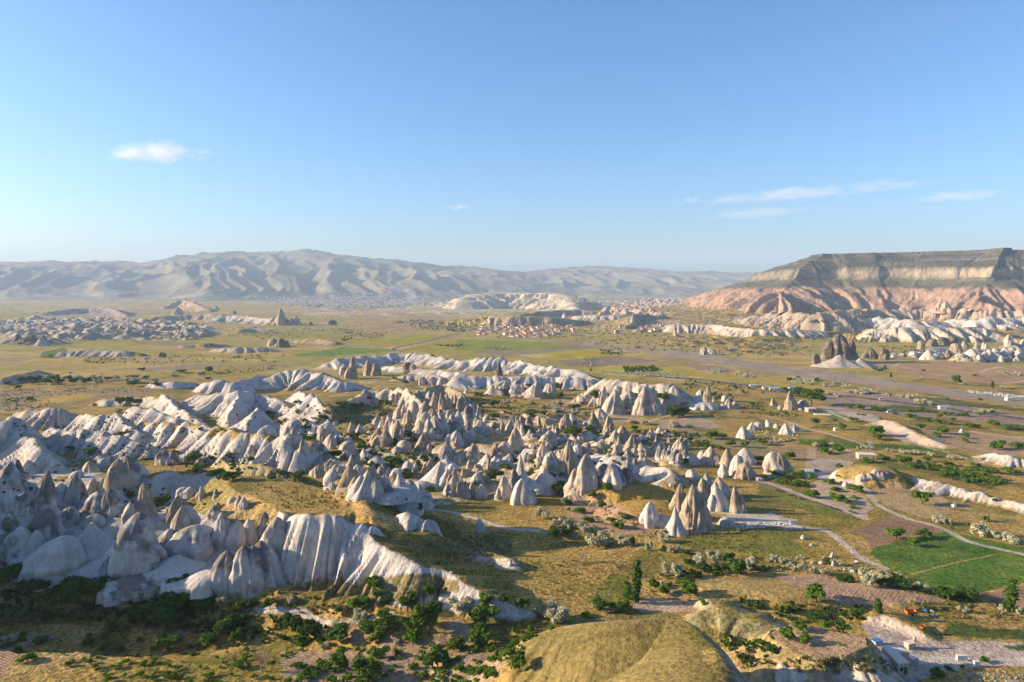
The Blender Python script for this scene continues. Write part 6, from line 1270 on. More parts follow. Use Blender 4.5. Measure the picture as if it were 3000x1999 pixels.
for k_, nm, lab in (('g', 'green_shrubs', 'low green orchard shrubs scattered over the right-hand fields'), ('d', 'dark_shrubs', 'dark green scrub scattered through hollows and over the plain'), ('o', 'silver_shrubs', 'grey-green scrub lines along streams and roads'), ('v', 'vine_rows', 'small bright vine bushes in rows on distant plots'), ('s', 'dry_scrub', 'low dry scrub tufts on the grassy slopes')):
    V_, F_, _ = acc[k_]
    if not V_: continue
    me = bpy.data.meshes.new(nm); mesh_from(me, np.concatenate(V_), np.concatenate(F_), False); me.materials.append(LM[k_])
    o = bpy.data.objects.new(nm, me); col.objects.link(o)
    o['kind'] = 'stuff'; o['label'] = lab; o['category'] = 'scrub'
# ------------------------------------------------------------------ roads, houses, vehicles, stones, clouds
def flat_mat(name, c, rough=.85, var=.12, scale=1.5):
    m, nt, b = new_mat(name)
    tc = nd(nt, 'ShaderNodeTexCoord'); n = nd(nt, 'ShaderNodeTexNoise', Scale=scale, Detail=4); lk(nt, tc.outputs['Object'], n.inputs['Vector'])
    lk(nt, mixc(nt, 1, c, maprange(nt, n.outputs['Fac'], .3, .7, 1 - var, 1 + var), 'MULTIPLY'), b.inputs['Base Color'])
    b.inputs['Roughness'].default_value = rough
    return m
MT = {'asphalt': flat_mat('asphalt', (.055, .058, .065)), 'paint': flat_mat('road_paint', (.75, .75, .72)), 'cream': flat_mat('cream_plaster', (.52, .44, .33)), 'pink': flat_mat('pink_plaster', (.50, .34, .26)), 'whitew': flat_mat('white_plaster', (.62, .58, .52)),
      'stone': flat_mat('stone_wall', (.40, .33, .25), .95, .25), 'roof': flat_mat('red_tiles', (.33, .135, .075)), 'roofb': flat_mat('brown_tiles', (.26, .15, .10)), 'slab': flat_mat('concrete_slab', (.58, .50, .42)), 'glass': flat_mat('dark_glass', (.03, .035, .045), .2, .02), 'wood': flat_mat('brown_wood', (.12, .075, .045)),
      'cwhite': flat_mat('white_car_paint', (.75, .75, .75), .35, .03), 'cblue': flat_mat('blue_car_paint', (.05, .13, .32), .35, .03), 'cdark': flat_mat('dark_car_paint', (.04, .045, .06), .35, .03), 'cred': flat_mat('red_car_paint', (.30, .05, .04), .35, .03), 'orange': flat_mat('orange_paint', (.62, .14, .03), .5, .08), 'tyre': flat_mat('tyre_rubber', (.02, .02, .02)),
      'turq': flat_mat('turquoise_sheet', (.09, .30, .42), .5, .1), 'blue': flat_mat('blue_sheet', (.05, .16, .42), .5, .1), 'grey': flat_mat('grey_sheet', (.36, .40, .44), .5, .1), 'boulder': RM['w'], 'junk': flat_mat('grey_junk', (.27, .28, .29), .9, .5, .9), 'rub': flat_mat('pale_rubble', (.50, .46, .42), .95, .2)}
def box(x0, x1, y0, y1, z0, z1):
    v = np.array([(x, y, z) for z in (z0, z1) for y in (y0, y1) for x in (x0, x1)], float)
    return v, np.array([(0, 2, 3, 1), (4, 5, 7, 6), (0, 1, 5, 4), (2, 6, 7, 3), (0, 4, 6, 2), (1, 3, 7, 5)])
def part(name, vf, mat, parent=None, smooth=False):
    me = bpy.data.meshes.new(name); mesh_from(me, vf[0], vf[1], smooth); me.materials.append(MT[mat])
    o = bpy.data.objects.new(name, me); col.objects.link(o); o.parent = parent
    return o
def empty(name, loc, rz, label, cat, group=None):
    e = bpy.data.objects.new(name, None); col.objects.link(e); e.location = loc; e.rotation_euler = (0, 0, rz); e.empty_display_size = .3
    e['label'] = label; e['category'] = cat
    if group: e['group'] = group
    return e
def share(src, parent):
    o = bpy.data.objects.new(src.name.split('.')[0], src.data); col.objects.link(o); o.parent = parent
    return o
def ribbon(name, pts, w, mat, lift, parent=None, dash=None, off=0.):
    P = smooth_pl([p + (0.,) for p in pts], 24); P = np.array(P)[:, :2]
    seg = np.linalg.norm(np.diff(P, axis=0), axis=1); S = np.concatenate([[0], np.cumsum(seg)])
    step = 3.0
    s = np.arange(0, S[-1], step); X = np.interp(s, S, P[:, 0]); Y = np.interp(s, S, P[:, 1])
    T = np.stack([np.gradient(X), np.gradient(Y)], 1); T /= np.linalg.norm(T, axis=1)[:, None]; N = np.stack([-T[:, 1], T[:, 0]], 1)
    Z = np.array([max(zat(x + n[0] * k, y + n[1] * k) for k in (-5, 0, 5)) for x, y, n in zip(X, Y, N)])
    Z = np.convolve(np.pad(Z, 6, mode='edge'), np.ones(13) / 13, 'valid') + lift
    L = np.stack([X + N[:, 0] * (off - w / 2), Y + N[:, 1] * (off - w / 2), Z], 1); Rr = np.stack([X + N[:, 0] * (off + w / 2), Y + N[:, 1] * (off + w / 2), Z], 1)
    n = len(s); v = np.concatenate([L, Rr]); 
    f = [(i, i + 1, n + i + 1, n + i) for i in range(n - 1) if dash is None or (i // dash) % 2 == 0]
    f = [(a, d, c, b) for a, b, c, d in f]
    me = bpy.data.meshes.new(name); mesh_from(me, v, np.array(f)); me.materials.append(MT[mat])
    o = bpy.data.objects.new(name, me); col.objects.link(o); o.parent = parent
    return o
def road(name, pts, w):
    pts = [hit(*p)[:2] for p in pts]
    r = ribbon(name, pts, w, 'asphalt', .35); r['kind'] = 'structure'
    for o_ in (-w / 2 + .5, w / 2 - .5): ribbon('edge_line', pts, .35, 'paint', .354, r, None, o_)
    ribbon('centre_line', pts, .3, 'paint', .354, r, 2)
road('highway', [cp('R', *p) for p in [(-260, 945), (100, 972), (480, 1015), (760, 1046), (980, 1072), (1100, 1082), (1300, 1104), (1600, 1143), (1800, 1170), (2100, 1207), (2400, 1250), (2600, 1280)]], 12)
road('village_road', [cp('Q', *p) for p in [(830, 650), (740, 668), (620, 700), (500, 725), (400, 744), (362, 758), (372, 770), (430, 780)]], 10)

# village houses
def house_proto(wall, roof, w, d, h, flat):
    W_ = part('wall', box(-w / 2, w / 2, -d / 2, d / 2, -3, h), wall)
    if flat: R_ = part('roof', box(-w / 2 - .3, w / 2 + .3, -d / 2 - .3, d / 2 + .3, h, h + .45), roof)
    else:
        e = .6; rh = 2.2; k = min(w, d) * .3
        v = np.array([(-w / 2 - e, -d / 2 - e, h), (w / 2 + e, -d / 2 - e, h), (w / 2 + e, d / 2 + e, h), (-w / 2 - e, d / 2 + e, h), (-w / 2 + k, 0, h + rh), (w / 2 - k, 0, h + rh)])
        R_ = part('roof', (v, np.array([(0, 1, 5, 4), (2, 3, 4, 5), (1, 2, 5, 5), (3, 0, 4, 4), (0, 3, 2, 1)])[[0, 1, 4]]), roof)
        me = R_.data; me.clear_geometry(); me.from_pydata([tuple(q) for q in v], [], [(0, 1, 5, 4), (2, 3, 4, 5), (1, 2, 5), (3, 0, 4), (0, 3, 2, 1)]); me.update()
    win = []
    for i in range(3):
        for z in ([1.1, 4.0] if h > 4.8 else [1.1]):
            x = -w / 2 + w * (i + .5) / 3
            win.append(part('window', box(x - .55, x + .55, -d / 2 - .06, -d / 2 + .1, z, z + 1.3), 'glass'))
    return [W_, R_] + win
HP = {}
HDESC = {('cream', 'roof'): 'cream house with red tiled roof', ('pink', 'roof'): 'pinkish house with red tiled roof', ('whitew', 'roofb'): 'whitish house with brown roof', ('stone', 'slab'): 'flat-roofed stone house', ('cream', 'slab'): 'flat-roofed cream house', ('whitew', 'roof'): 'whitish house with red tiled roof'}
HK = list(HDESC)
for k in HK:
    for v_ in range(2):
        r = np.random.RandomState(hash(k[0] + k[1]) % 1000 if False else len(k[0]) * 7 + len(k[1]) + v_)
        HP[(k, v_)] = house_proto(k[0], k[1], 11 + 5 * r.rand(), 8 + 3 * r.rand(), 3.4 + 2.8 * (v_), k[1] == 'slab')
        for o in HP[(k, v_)]: col.objects.unlink(o)
vr = np.random.RandomState(5)
VIL = [(300, 372), (450, 348), (700, 338), (1000, 348), (1300, 352), (1640, 362), (1800, 395), (1560, 440), (1280, 415), (1000, 440), (870, 478), (640, 468), (500, 430), (330, 450)]
spots = []
VIL2 = [(300, 372), (450, 348), (700, 338), (1000, 348), (1180, 352), (1200, 420), (1000, 440), (870, 478), (640, 468), (500, 430), (330, 450)]
for px, py in pick([cp('V', *p) for p in VIL2], 700, vr) + pick([cp('V', *p) for p in VIL], 90, vr):
    x, y, z = hit(px, py)
    if y > 3200 or y < 1500: continue
    if all((x - a) ** 2 + (y - b) ** 2 > 14 ** 2 for a, b, *_ in spots) and len(spots) < 150: spots.append((x, y, z, px))
for px, py in pick([cp('V', *p) for p in [(1780, 370), (2000, 360), (2040, 390), (1850, 420)]], 60, vr):
    x, y, z = hit(px, py)
    if y < 3200 and all((x - a) ** 2 + (y - b) ** 2 > 20 ** 2 for a, b, *_ in spots) and len(spots) < 165: spots.append((x, y, z, px))
kinds = [HK[vr.choice(len(HK), p=[.3, .2, .14, .12, .12, .12])] for _ in spots]
for k in HK:
    ids = sorted([i for i in range(len(spots)) if kinds[i] == k], key=lambda i: spots[i][3])
    for n, i in enumerate(ids):
        x, y, z, px = spots[i]
        e = empty('village_house', (x, y, zat(x, y) + .2), .35 * vr.normal() + (math.pi / 2 if vr.rand() < .3 else 0), f'{HDESC[k]}, {ordinal(n + 1)} such from left in the village', 'house', 'houses of the village')
        e.scale = (1.2, 1.2, 1.25)
        for o in HP[(k, int(vr.randint(2)))]: share(o, e)
x, y, z = hit(*cp('V', 908, 375))
e = empty('minaret', (x, y, z), 0, 'thin pale minaret rising among the village roofs', 'minaret')
t_ = np.linspace(0, 1, 9)
def lathe(prof, n=10):
    v = []
    for r_, z_ in prof: v += [(r_ * math.cos(a), r_ * math.sin(a), z_) for a in np.arange(n) * 2 * math.pi / n]
    f = [(i * n + k, i * n + (k + 1) % n, (i + 1) * n + (k + 1) % n, (i + 1) * n + k) for i in range(len(prof) - 1) for k in range(n)]
    return np.array(v), np.array(f)
part('shaft', lathe([(2.0, -2), (2.0, 4), (1.4, 5), (1.3, 22)]), 'cream', e, True); part('balcony', lathe([(1.3, 21.5), (2.1, 22), (2.1, 23), (1.1, 23.2)]), 'cream', e); part('cap', lathe([(1.1, 23), (1.1, 27), (.05, 33)]), 'grey', e, True)
# far town below the mountains
tv, tf, to = [], [], 0
TOWN = [[(715, 874), (900, 868), (1090, 858), (1180, 852), (1250, 870), (1318, 880), (1322, 894), (1150, 903), (1000, 906), (860, 896), (740, 886)], [(1690, 882), (1930, 877), (1932, 882), (1690, 889)], [(1110, 850), (1180, 846), (1230, 858), (1150, 866)]]
for poly, n in zip(TOWN, (850, 110, 90)):
    for px, py in pick(poly, n, vr):
        x, y, z = hit(px, py)
        w, d, h = 12 + 16 * vr.rand(), 9 + 10 * vr.rand(), 8 + 12 * vr.rand() ** 2
        b_ = box(x - w / 2, x + w / 2, y - d / 2, y + d / 2, z - 4, z + h); tv.append(b_[0]); tf.append(b_[1] + to); to += 8
tm, tnt, tb = new_mat('town_walls')
ge = nd(tnt, 'ShaderNodeNewGeometry'); cr = nd(tnt, 'ShaderNodeValToRGB'); lk(tnt, ge.outputs['Random Per Island'], cr.inputs[0])
cr.color_ramp.interpolation = 'CONSTANT'
cr.color_ramp.elements[0].color = (.72, .68, .64, 1); cr.color_ramp.elements[1].position = .35; cr.color_ramp.elements[1].color = (.55, .42, .34, 1)
for p_, c_ in ((.55, (.36, .18, .12, 1)), (.75, (.62, .58, .54, 1)), (.9, (.8, .78, .76, 1))):
    el = cr.color_ramp.elements.new(p_); el.color = c_
lk(tnt, cr.outputs[0], tb.inputs['Base Color'])
me = bpy.data.meshes.new('far_town'); mesh_from(me, np.concatenate(tv), np.concatenate(tf), False); me.materials.append(tm)
o = bpy.data.objects.new('far_town', me); col.objects.link(o); o['kind'] = 'stuff'; o['label'] = 'far white town spread below the hazy mountains'; o['category'] = 'town'

# farm buildings
def ground_box(name, crop, x, y, w, d, h, rz, wall, roof, label, cat='house', wins=2, over=.25):
    X_, Y_, Z_ = hit(*cp(crop, x, y))
    e = empty(name, (X_, Y_ + d / 2, zat(X_, Y_ + d / 2)), rz, label, cat)
    part('wall', box(-w / 2, w / 2, -d / 2, d / 2, -1.5, h), wall, e); part('roof', box(-w / 2 - over, w / 2 + over, -d / 2 - over, d / 2 + over, h, h + .25), roof, e)
    for i in range(wins):
        xx = -w / 2 + w * (i + .6) / (wins + .4)
        wd = part('window', box(xx - .45, xx + .45, -d / 2 - .05, -d / 2 + .1, .9, 2.0), 'glass', e)
        part('sill', box(xx - .55, xx + .55, -d / 2 - .14, -d / 2 + .1, .8, .9), 'slab', wd)
    if wins: part('door', box(w * .32 - .5, w * .32 + .5, -d / 2 - .05, -d / 2 + .1, 0, 2.05), 'wood', e)
    return e
ground_box('small_building', 'D', 405, 402, 9, 7, 3.6, .1, 'pink', 'slab', 'small cream building with flat roof beside tan rock tower', wins=2)
X_, Y_, Z_ = hit(*cp('D', 505, 425))
o = part('terrace_slab', box(-8, 8, -4, 4, -1.5, .35), 'slab'); o.location = (X_, Y_, Z_); o.rotation_euler = (0, 0, -.15); o['label'] = 'flat concrete terrace slab right of small cream building'; o['category'] = 'terrace'
ground_box('stone_house', 'D', 925, 838, 11, 7, 3.2, -.2, 'pink', 'slab', 'pinkish stone house with stepped wall beside the orchard strip', wins=1)
ground_box('roadside_shed', 'D', 1630, 375, 10, 5, 3, -.15, 'whitew', 'grey', 'low white shed beside the highway', 'shed', 2)
ground_box('white_hut', 'D', 2230, 298, 7, 5, 4, -.1, 'whitew', 'slab', 'white hut on the pale riverbed at far right', 'hut', 1)
ground_box('farm_hut', 'P', 480, 930, 4, 4, 3.5, 0, 'whitew', 'slab', 'tiny white hut on the golden plateau at left', 'hut', 1)
for i, (x, y, w, m_, t_) in enumerate([(600, 1040, 16, 'turq', 'blue-roofed camp building left end behind tan tower'), (640, 1047, 14, 'grey', 'pale-roofed camp building second from left behind tan tower'), (690, 1050, 16, 'grey', 'long pale-roofed camp building behind tan tower'), (770, 1042, 12, 'turq', 'blue-roofed camp building right end beside dark trees'), (490, 1025, 9, 'grey', 'white-roofed roadside kiosk left of the camp'), (350, 765, 20, 'grey', 'white-roofed farm shed on the plain below cliffs')]):
    ground_box('camp_building', 'R', x, y, w, 7, 3.2, -.1, 'whitew', m_, t_, 'building', 2, .6)
ground_box('yard_shed', 'B', 1495, 1232, 5.5, 4, 2.2, -.2, 'whitew', 'turq', 'turquoise-roofed shed in the yard below cave houses', 'shed', 1, .4)
ground_box('hollow_shed', 'C', 690, 525, 6, 4, 2.6, .1, 'stone', 'grey', 'pale blue shed between spires in the shaded hollow', 'shed', 1)
ground_box('cabin', 'C', 1988, 1318, 2.2, 1.8, 2.0, 0, 'turq', 'turq', 'small turquoise cabin beside the white smooth cone', 'cabin', 0, .1)
ground_box('water_trough', 'H', 1788, 1368, 2.6, .8, 1.1, -.05, 'whitew', 'slab', 'white concrete trough at edge of sandy yard', 'trough', 0, .05)
ground_box('gate_block', 'H', 1925, 1425, 1.4, .8, 1.2, -.05, 'whitew', 'slab', 'small white gate block beside the sandy lane', 'block', 0, .05)
ground_box('water_tank', 'D', 1715, 1275, 1.6, 1.6, 1.4, .3, 'cwhite', 'cwhite', 'white water tank beside the bare tree stump', 'tank', 0, .03)
ground_box('small_white_hut', 'D', 628, 572, 3, 2.4, 2.2, .2, 'whitew', 'slab', 'tiny white hut under orchard trees', 'hut', 0, .1)
# L-shaped house at lower right
zb = hit(*cp('H', 1230, 1470))[2]; zr = zb + 3.0
def on_plane(px, py, z):
    ux, s = ray(px, py); d = (z - CAMZ) / s
    return ux * d, d
Lp = [on_plane(*cp('H', *p), zr) for p in [(1040, 1235), (1235, 1230), (1302, 1300), (1190, 1292), (1300, 1390), (1200, 1402)]]
cx_ = sum(p[0] for p in Lp) / 6; cy_ = sum(p[1] for p in Lp) / 6
e = empty('farm_house', (cx_, cy_, zb), 0, 'L-shaped stone house with flat pale roof at lower right', 'house')
def prism(poly, z0, z1, grow=0.):
    P = [(p[0] - cx_, p[1] - cy_) for p in poly]
    P = [(x * (1 + grow), y * (1 + grow)) for x, y in P]
    n = len(P); v = [(x, y, z0) for x, y in P] + [(x, y, z1) for x, y in P]
    return v, [tuple(range(n, 2 * n)), tuple(reversed(range(n)))] + [(i, (i + 1) % n, n + (i + 1) % n, n + i) for i in range(n)]
for nm, m_, z0, z1, gr in (('wall', 'stone', -2.5, 3.0, -.03), ('roof', 'slab', 3.0, 3.25, .03)):
    v, f = prism(Lp[::-1], z0, z1, gr); me = bpy.data.meshes.new(nm); me.from_pydata(v, [], f); me.update(); me.materials.append(MT[m_])
    o = bpy.data.objects.new(nm, me); col.objects.link(o); o.parent = e
fx0, fy0 = Lp[5][0] - cx_, Lp[5][1] - cy_; fx1, fy1 = Lp[4][0] - cx_, Lp[4][1] - cy_
for t_, nm, z0, z1, w_, m_ in ((.7, 'door', 0, 2.0, .5, 'wood'), (.3, 'window', 1.0, 2.0, .4, 'glass')):
    mx_, my_ = fx0 + (fx1 - fx0) * t_, fy0 + (fy1 - fy0) * t_
    o = part(nm, box(-w_, w_, -.06, .1, z0, z1), m_, e); o.location = (mx_ * .97, my_ * .97, 0); o.rotation_euler = (0, 0, math.atan2(fy1 - fy0, fx1 - fx0))
for i, (x, y, w, d, h, m_, lab) in enumerate([(1000, 1215, 2.4, 1.6, 1.1, 'blue', 'blue tarpaulin lean-to against the farm house bank'), (1340, 1240, .5, .5, 3.0, 'stone', 'leaning stone pillar in the sandy yard'), (1300, 1250, 2.4, 1.6, 1.6, 'stone', 'low ruined stone pen behind farm house roof'), (1330, 1400, 1.8, 1.6, 1.8, 'stone', 'small stone annex at right of farm house')]):
    X_, Y_, Z_ = hit(*cp('H', x, y)); e = empty('lean_to' if i == 0 else ('stone_pillar' if i == 1 else 'stone_pen'), (X_, Y_, Z_), .3, lab, 'shelter' if i == 0 else 'stonework')
    part('wall', box(-w / 2, w / 2, -d / 2, d / 2, -1, h), m_ if i else 'stone', e); part('roof' if i == 0 else 'coping', box(-w / 2 - .15, w / 2 + .15, -d / 2 - .15, d / 2 + .15, h, h + .12), m_ if i == 0 else 'slab', e)
for i, (x, y, w, m_, lab) in enumerate([(1440, 905, 1.5, 'blue', 'blue plastic sheet lying on grass near orange wagon'), (1500, 915, 1.2, 'grey', 'pale plastic sheet right of the blue sheet'), (1580, 890, 1.4, 'grey', 'pale sheet of metal beside the grey bush'), (1520, 960, 1.3, 'blue', 'dark blue crate pile below the plastic sheets')]):
    X_, Y_, Z_ = hit(*cp('H', x, y)); o = part('plastic_sheet', lump(.5, w / 2 * 1.2, .1, 'dome', 60 + i, 0, 2.0), m_); o.location = (X_, Y_, Z_); o['label'] = lab; o['category'] = 'sheet'
# vehicles
def car(crop, x, y, rz, paint, label, L=4.3, W=1.75, H=1.45, van=False, cat='car'):
    X_, Y_, Z_ = hit(*cp(crop, x, y))
    e = empty('van' if van else 'parked_car', (X_, Y_, zat(X_, Y_) + (.4 if crop == 'R' else .02)), rz, label, cat)
    hb = H * (.55 if not van else .5)
    v = np.array([(-L / 2, -W / 2, .3), (L / 2, -W / 2, .3), (L / 2, W / 2, .3), (-L / 2, W / 2, .3), (-L / 2 + .05, -W / 2, hb), (L / 2 - .05, -W / 2, hb * .9), (L / 2 - .05, W / 2, hb * .9), (-L / 2 + .05, W / 2, hb)])
    fb = np.array([(0, 3, 2, 1), (4, 5, 6, 7), (0, 1, 5, 4), (1, 2, 6, 5), (2, 3, 7, 6), (3, 0, 4, 7)])
    part('body', (v, fb), paint, e)
    x0, x1, x2, x3 = (-L * .44, L * .16, -L * .34, L * .04) if not van else (-L / 2 + .1, L * .4, -L / 2 + .15, L * .3)
    i_ = W / 2 - .04
    v2 = np.array([(x0, -i_, hb), (x1, -i_, hb * .95), (x1, i_, hb * .95), (x0, i_, hb), (x2, -i_ + .15, H - .08), (x3, -i_ + .15, H - .08), (x3, i_ - .15, H - .08), (x2, i_ - .15, H - .08)])
    part('windows', (v2, fb), 'glass', e)
    part('roof', box(x2, x3, -i_ + .12, i_ - .12, H - .08, H), paint, e)
    for a in (-1, 1):
        for b_ in (-1, 1):
            v3, f3 = lathe([(.02, -.11), (.32, -.11), (.32, .11), (.02, .11)], 12); v3 = v3[:, [0, 2, 1]] + np.array([a * L * .31, b_ * (W / 2 - .1), .32])
            wh = part('wheel', (v3, f3), 'tyre', e)
            v4, f4 = lathe([(.01, -.125), (.2, -.125), (.2, .125), (.01, .125)], 10); part('rim', (v4[:, [0, 2, 1]] + np.array([a * L * .31, b_ * (W / 2 - .1), .32]), f4), 'grey', wh)
    return e
car('R', 1373, 1112, -.12, 'cwhite', 'white van driving on the highway', 5.6, 2.0, 2.3, True, 'van')
car('R', 1965, 1190, -.2, 'cwhite', 'white car driving on the highway further right', 4.5)
car('R', 2020, 1197, -.2, 'cwhite', 'last small white car on the highway', 4.2)
car('D', 835, 425, -.3, 'cdark', 'dark car at left of the sandy car park'); car('D', 880, 430, -.3, 'cdark', 'second dark car of the sandy car park'); car('D', 942, 436, -.2, 'cwhite', 'white car in the sandy car park'); car('D', 1035, 464, .1, 'cblue', 'dark blue car at front of the sandy car park'); car('D', 1082, 470, 1.2, 'cred', 'dark red car beside the dark blue one')
car('D', 1120, 405, 0, 'cwhite', 'white minibus behind the sandy car park', 6.0, 2.1, 2.5, True, 'minibus'); car('C', 672, 168, .1, 'cwhite', 'white car parked below the pale fluted rim'); car('D', 450, 945, .05, 'cblue', 'blue car parked beside the orchard track'); car('D', 2105, 1222, -.4, 'cdark', 'dark car on track below white streaked bank')
def wagon(x, y, rz, label, s=1.):
    X_, Y_, Z_ = hit(*cp('H', x, y)); e = empty('farm_wagon', (X_, Y_, Z_), rz, label, 'wagon'); e.scale = (s, s, s)
    part('bed', box(-1.5, 1.5, -.8, .8, .6, .75), 'wood', e)
    for nm, b_ in (('side_board', box(-1.5, 1.5, -.84, -.78, .6, 1.35)), ('side_board', box(-1.5, 1.5, .78, .84, .6, 1.35)), ('end_board', box(-1.54, -1.48, -.78, .78, .6, 1.35)), ('end_board', box(1.48, 1.54, -.78, .78, .6, 1.35))): part(nm, b_, 'orange', e)
    part('drawbar', box(1.5, 2.8, -.06, .06, .5, .62), 'wood', e)
    for a in (-1, 1):
        v3, f3 = lathe([(.02, -.1), (.38, -.1), (.38, .1), (.02, .1)], 12); v3 = v3[:, [0, 2, 1]] + np.array([-.1, a * .9, .38]); part('wheel', (v3, f3), 'tyre', e)
wagon(1310, 945, .05, 'orange farm wagon standing in dry grass at right'); wagon(1420, 1070, .6, 'small orange cart beside the sandy bank', .55)
# boulders
for i, (c, x, y, w, h, lab) in enumerate([('H', 220, 165, 48, 30, 'pale boulder leftmost beside the dirt track'), ('H', 320, 165, 66, 30, 'flat pale boulder second from left beside dirt track'), ('H', 320, 248, 60, 40, 'large white boulder below the two track boulders'), ('H', 402, 310, 48, 26, 'pale boulder at lower end of the green meadow'), ('H', 590, 415, 56, 48, 'grey angular boulder above the silvery bushes'), ('H', 490, 478, 60, 32, 'white boulder left of a rounded one in rusty scrub'), ('H', 600, 492, 54, 44, 'rounded white boulder in rusty scrub'), ('H', 820, 470, 62, 28, 'flat white boulder nearest the track end'), ('H', 700, 540, 44, 22, 'small pale boulder beside oleaster bushes'), ('H', 775, 550, 60, 24, 'long pale boulder beside oleaster bushes'), ('H', 410, 470, 44, 26, 'pale boulder left end of rusty scrub'), ('G', 2420, 990, 40, 40, 'small white knob rock on sandy bank at right'), ('C', 1470, 1080, 60, 30, 'white boulder on top of golden bank'), ('F', 1800, 560, 40, 20, 'tiny white stone on the golden slope'), ('F', 2340, 490, 50, 60, 'white pointed stone at end of the low white ridge'), ('C', 2270, 1030, 90, 36, 'pale stone block left of dry stone wall'), ('A', 610, 880, 60, 24, 'flat white stone on the grass left of trees')]):
    X_, Y_, Z_ = hit(*cp(c, x, y)); rr = w / 3.1365 * Y_ / F / 2
    o = part('boulder', lump(h / 3.1365 * Y_ / F, rr, 0, 'dome', 300 + i * 3, 0, 1.8, .8), 'boulder', None, True); o.location = (X_, Y_, Z_ - .1); o['label'] = lab; o['category'] = 'boulder'; o['group'] = 'boulders in the grass'
# dry stone wall near the orchard, rubble banks
def stones(name, crop, poly, n, s0, s1, mat, label):
    v_, f_, o_ = [], [], 0; r = np.random.RandomState(n)
    for px, py in pick([cp(crop, *p) for p in poly], n, r):
        x, y, z = hit(px, py); s = s0 + (s1 - s0) * r.rand() ** 2
        b_, f = box(-.5, .5, -.5, .5, -.5, .5); b_ = b_ * (1 + .5 * (r.rand(8, 3) - .5)) * s * np.array([1, .8, .6])
        a = r.rand() * 6.28; b_ = np.stack([b_[:, 0] * math.cos(a) - b_[:, 1] * math.sin(a), b_[:, 0] * math.sin(a) + b_[:, 1] * math.cos(a), b_[:, 2]], 1)
        v_.append(b_ + np.array([x, y, z + s * .15])); f_.append(f + o_); o_ += 8
    me = bpy.data.meshes.new(name); mesh_from(me, np.concatenate(v_), np.concatenate(f_), False); me.materials.append(MT[mat])
    o = bpy.data.objects.new(name, me); col.objects.link(o); o['kind'] = 'stuff'; o['label'] = label; o['category'] = 'rubble'
stones('rubble_bank', 'C', [(2040, 1440), (2200, 1420), (2560, 1400), (2560, 1440), (2250, 1470), (2060, 1480)], 420, .3, .9, 'rub', 'bank of pale rubble stones along the dirt track')
stones('rubble_patch', 'C', [(1580, 1500), (1700, 1490), (1830, 1480), (1830, 1500), (1600, 1520)], 120, .25, .7, 'rub', 'stones at foot of the front chimney group')
stones('junk_heap', 'H', [(1560, 1600), (1850, 1480), (2100, 1450), (2400, 1480), (2400, 1620), (1500, 1620)], 260, .15, .5, 'junk', 'heap of grey rubble and junk at bottom right')
stones('stone_rows', 'R', [(1960, 1045), (2250, 1070), (2400, 1085), (2400, 1100), (2200, 1085), (1970, 1060)], 260, .8, 2.2, 'grey', 'rows of grey stone blocks on the pale riverbed')
X0, Y0, Z0 = hit(*cp('C', 2260, 1010)); wl = [hit(*cp('D', *p)) for p in [(0, 1010), (40, 1000), (110, 1010), (150, 1025)]]
e = empty('stone_wall', (0, 0, 0), 0, 'low dry stone wall right of the large white double rock', 'wall')
for a, b in zip(wl[:-1], wl[1:]):
    L_ = math.hypot(b[0] - a[0], b[1] - a[1]); o = part('wall_section', box(0, L_, -.3, .3, -1, 1.3), 'rub', e); o.location = (a[0], a[1], min(a[2], b[2])); o.rotation_euler = (0, 0, math.atan2(b[1] - a[1], b[0] - a[0]))
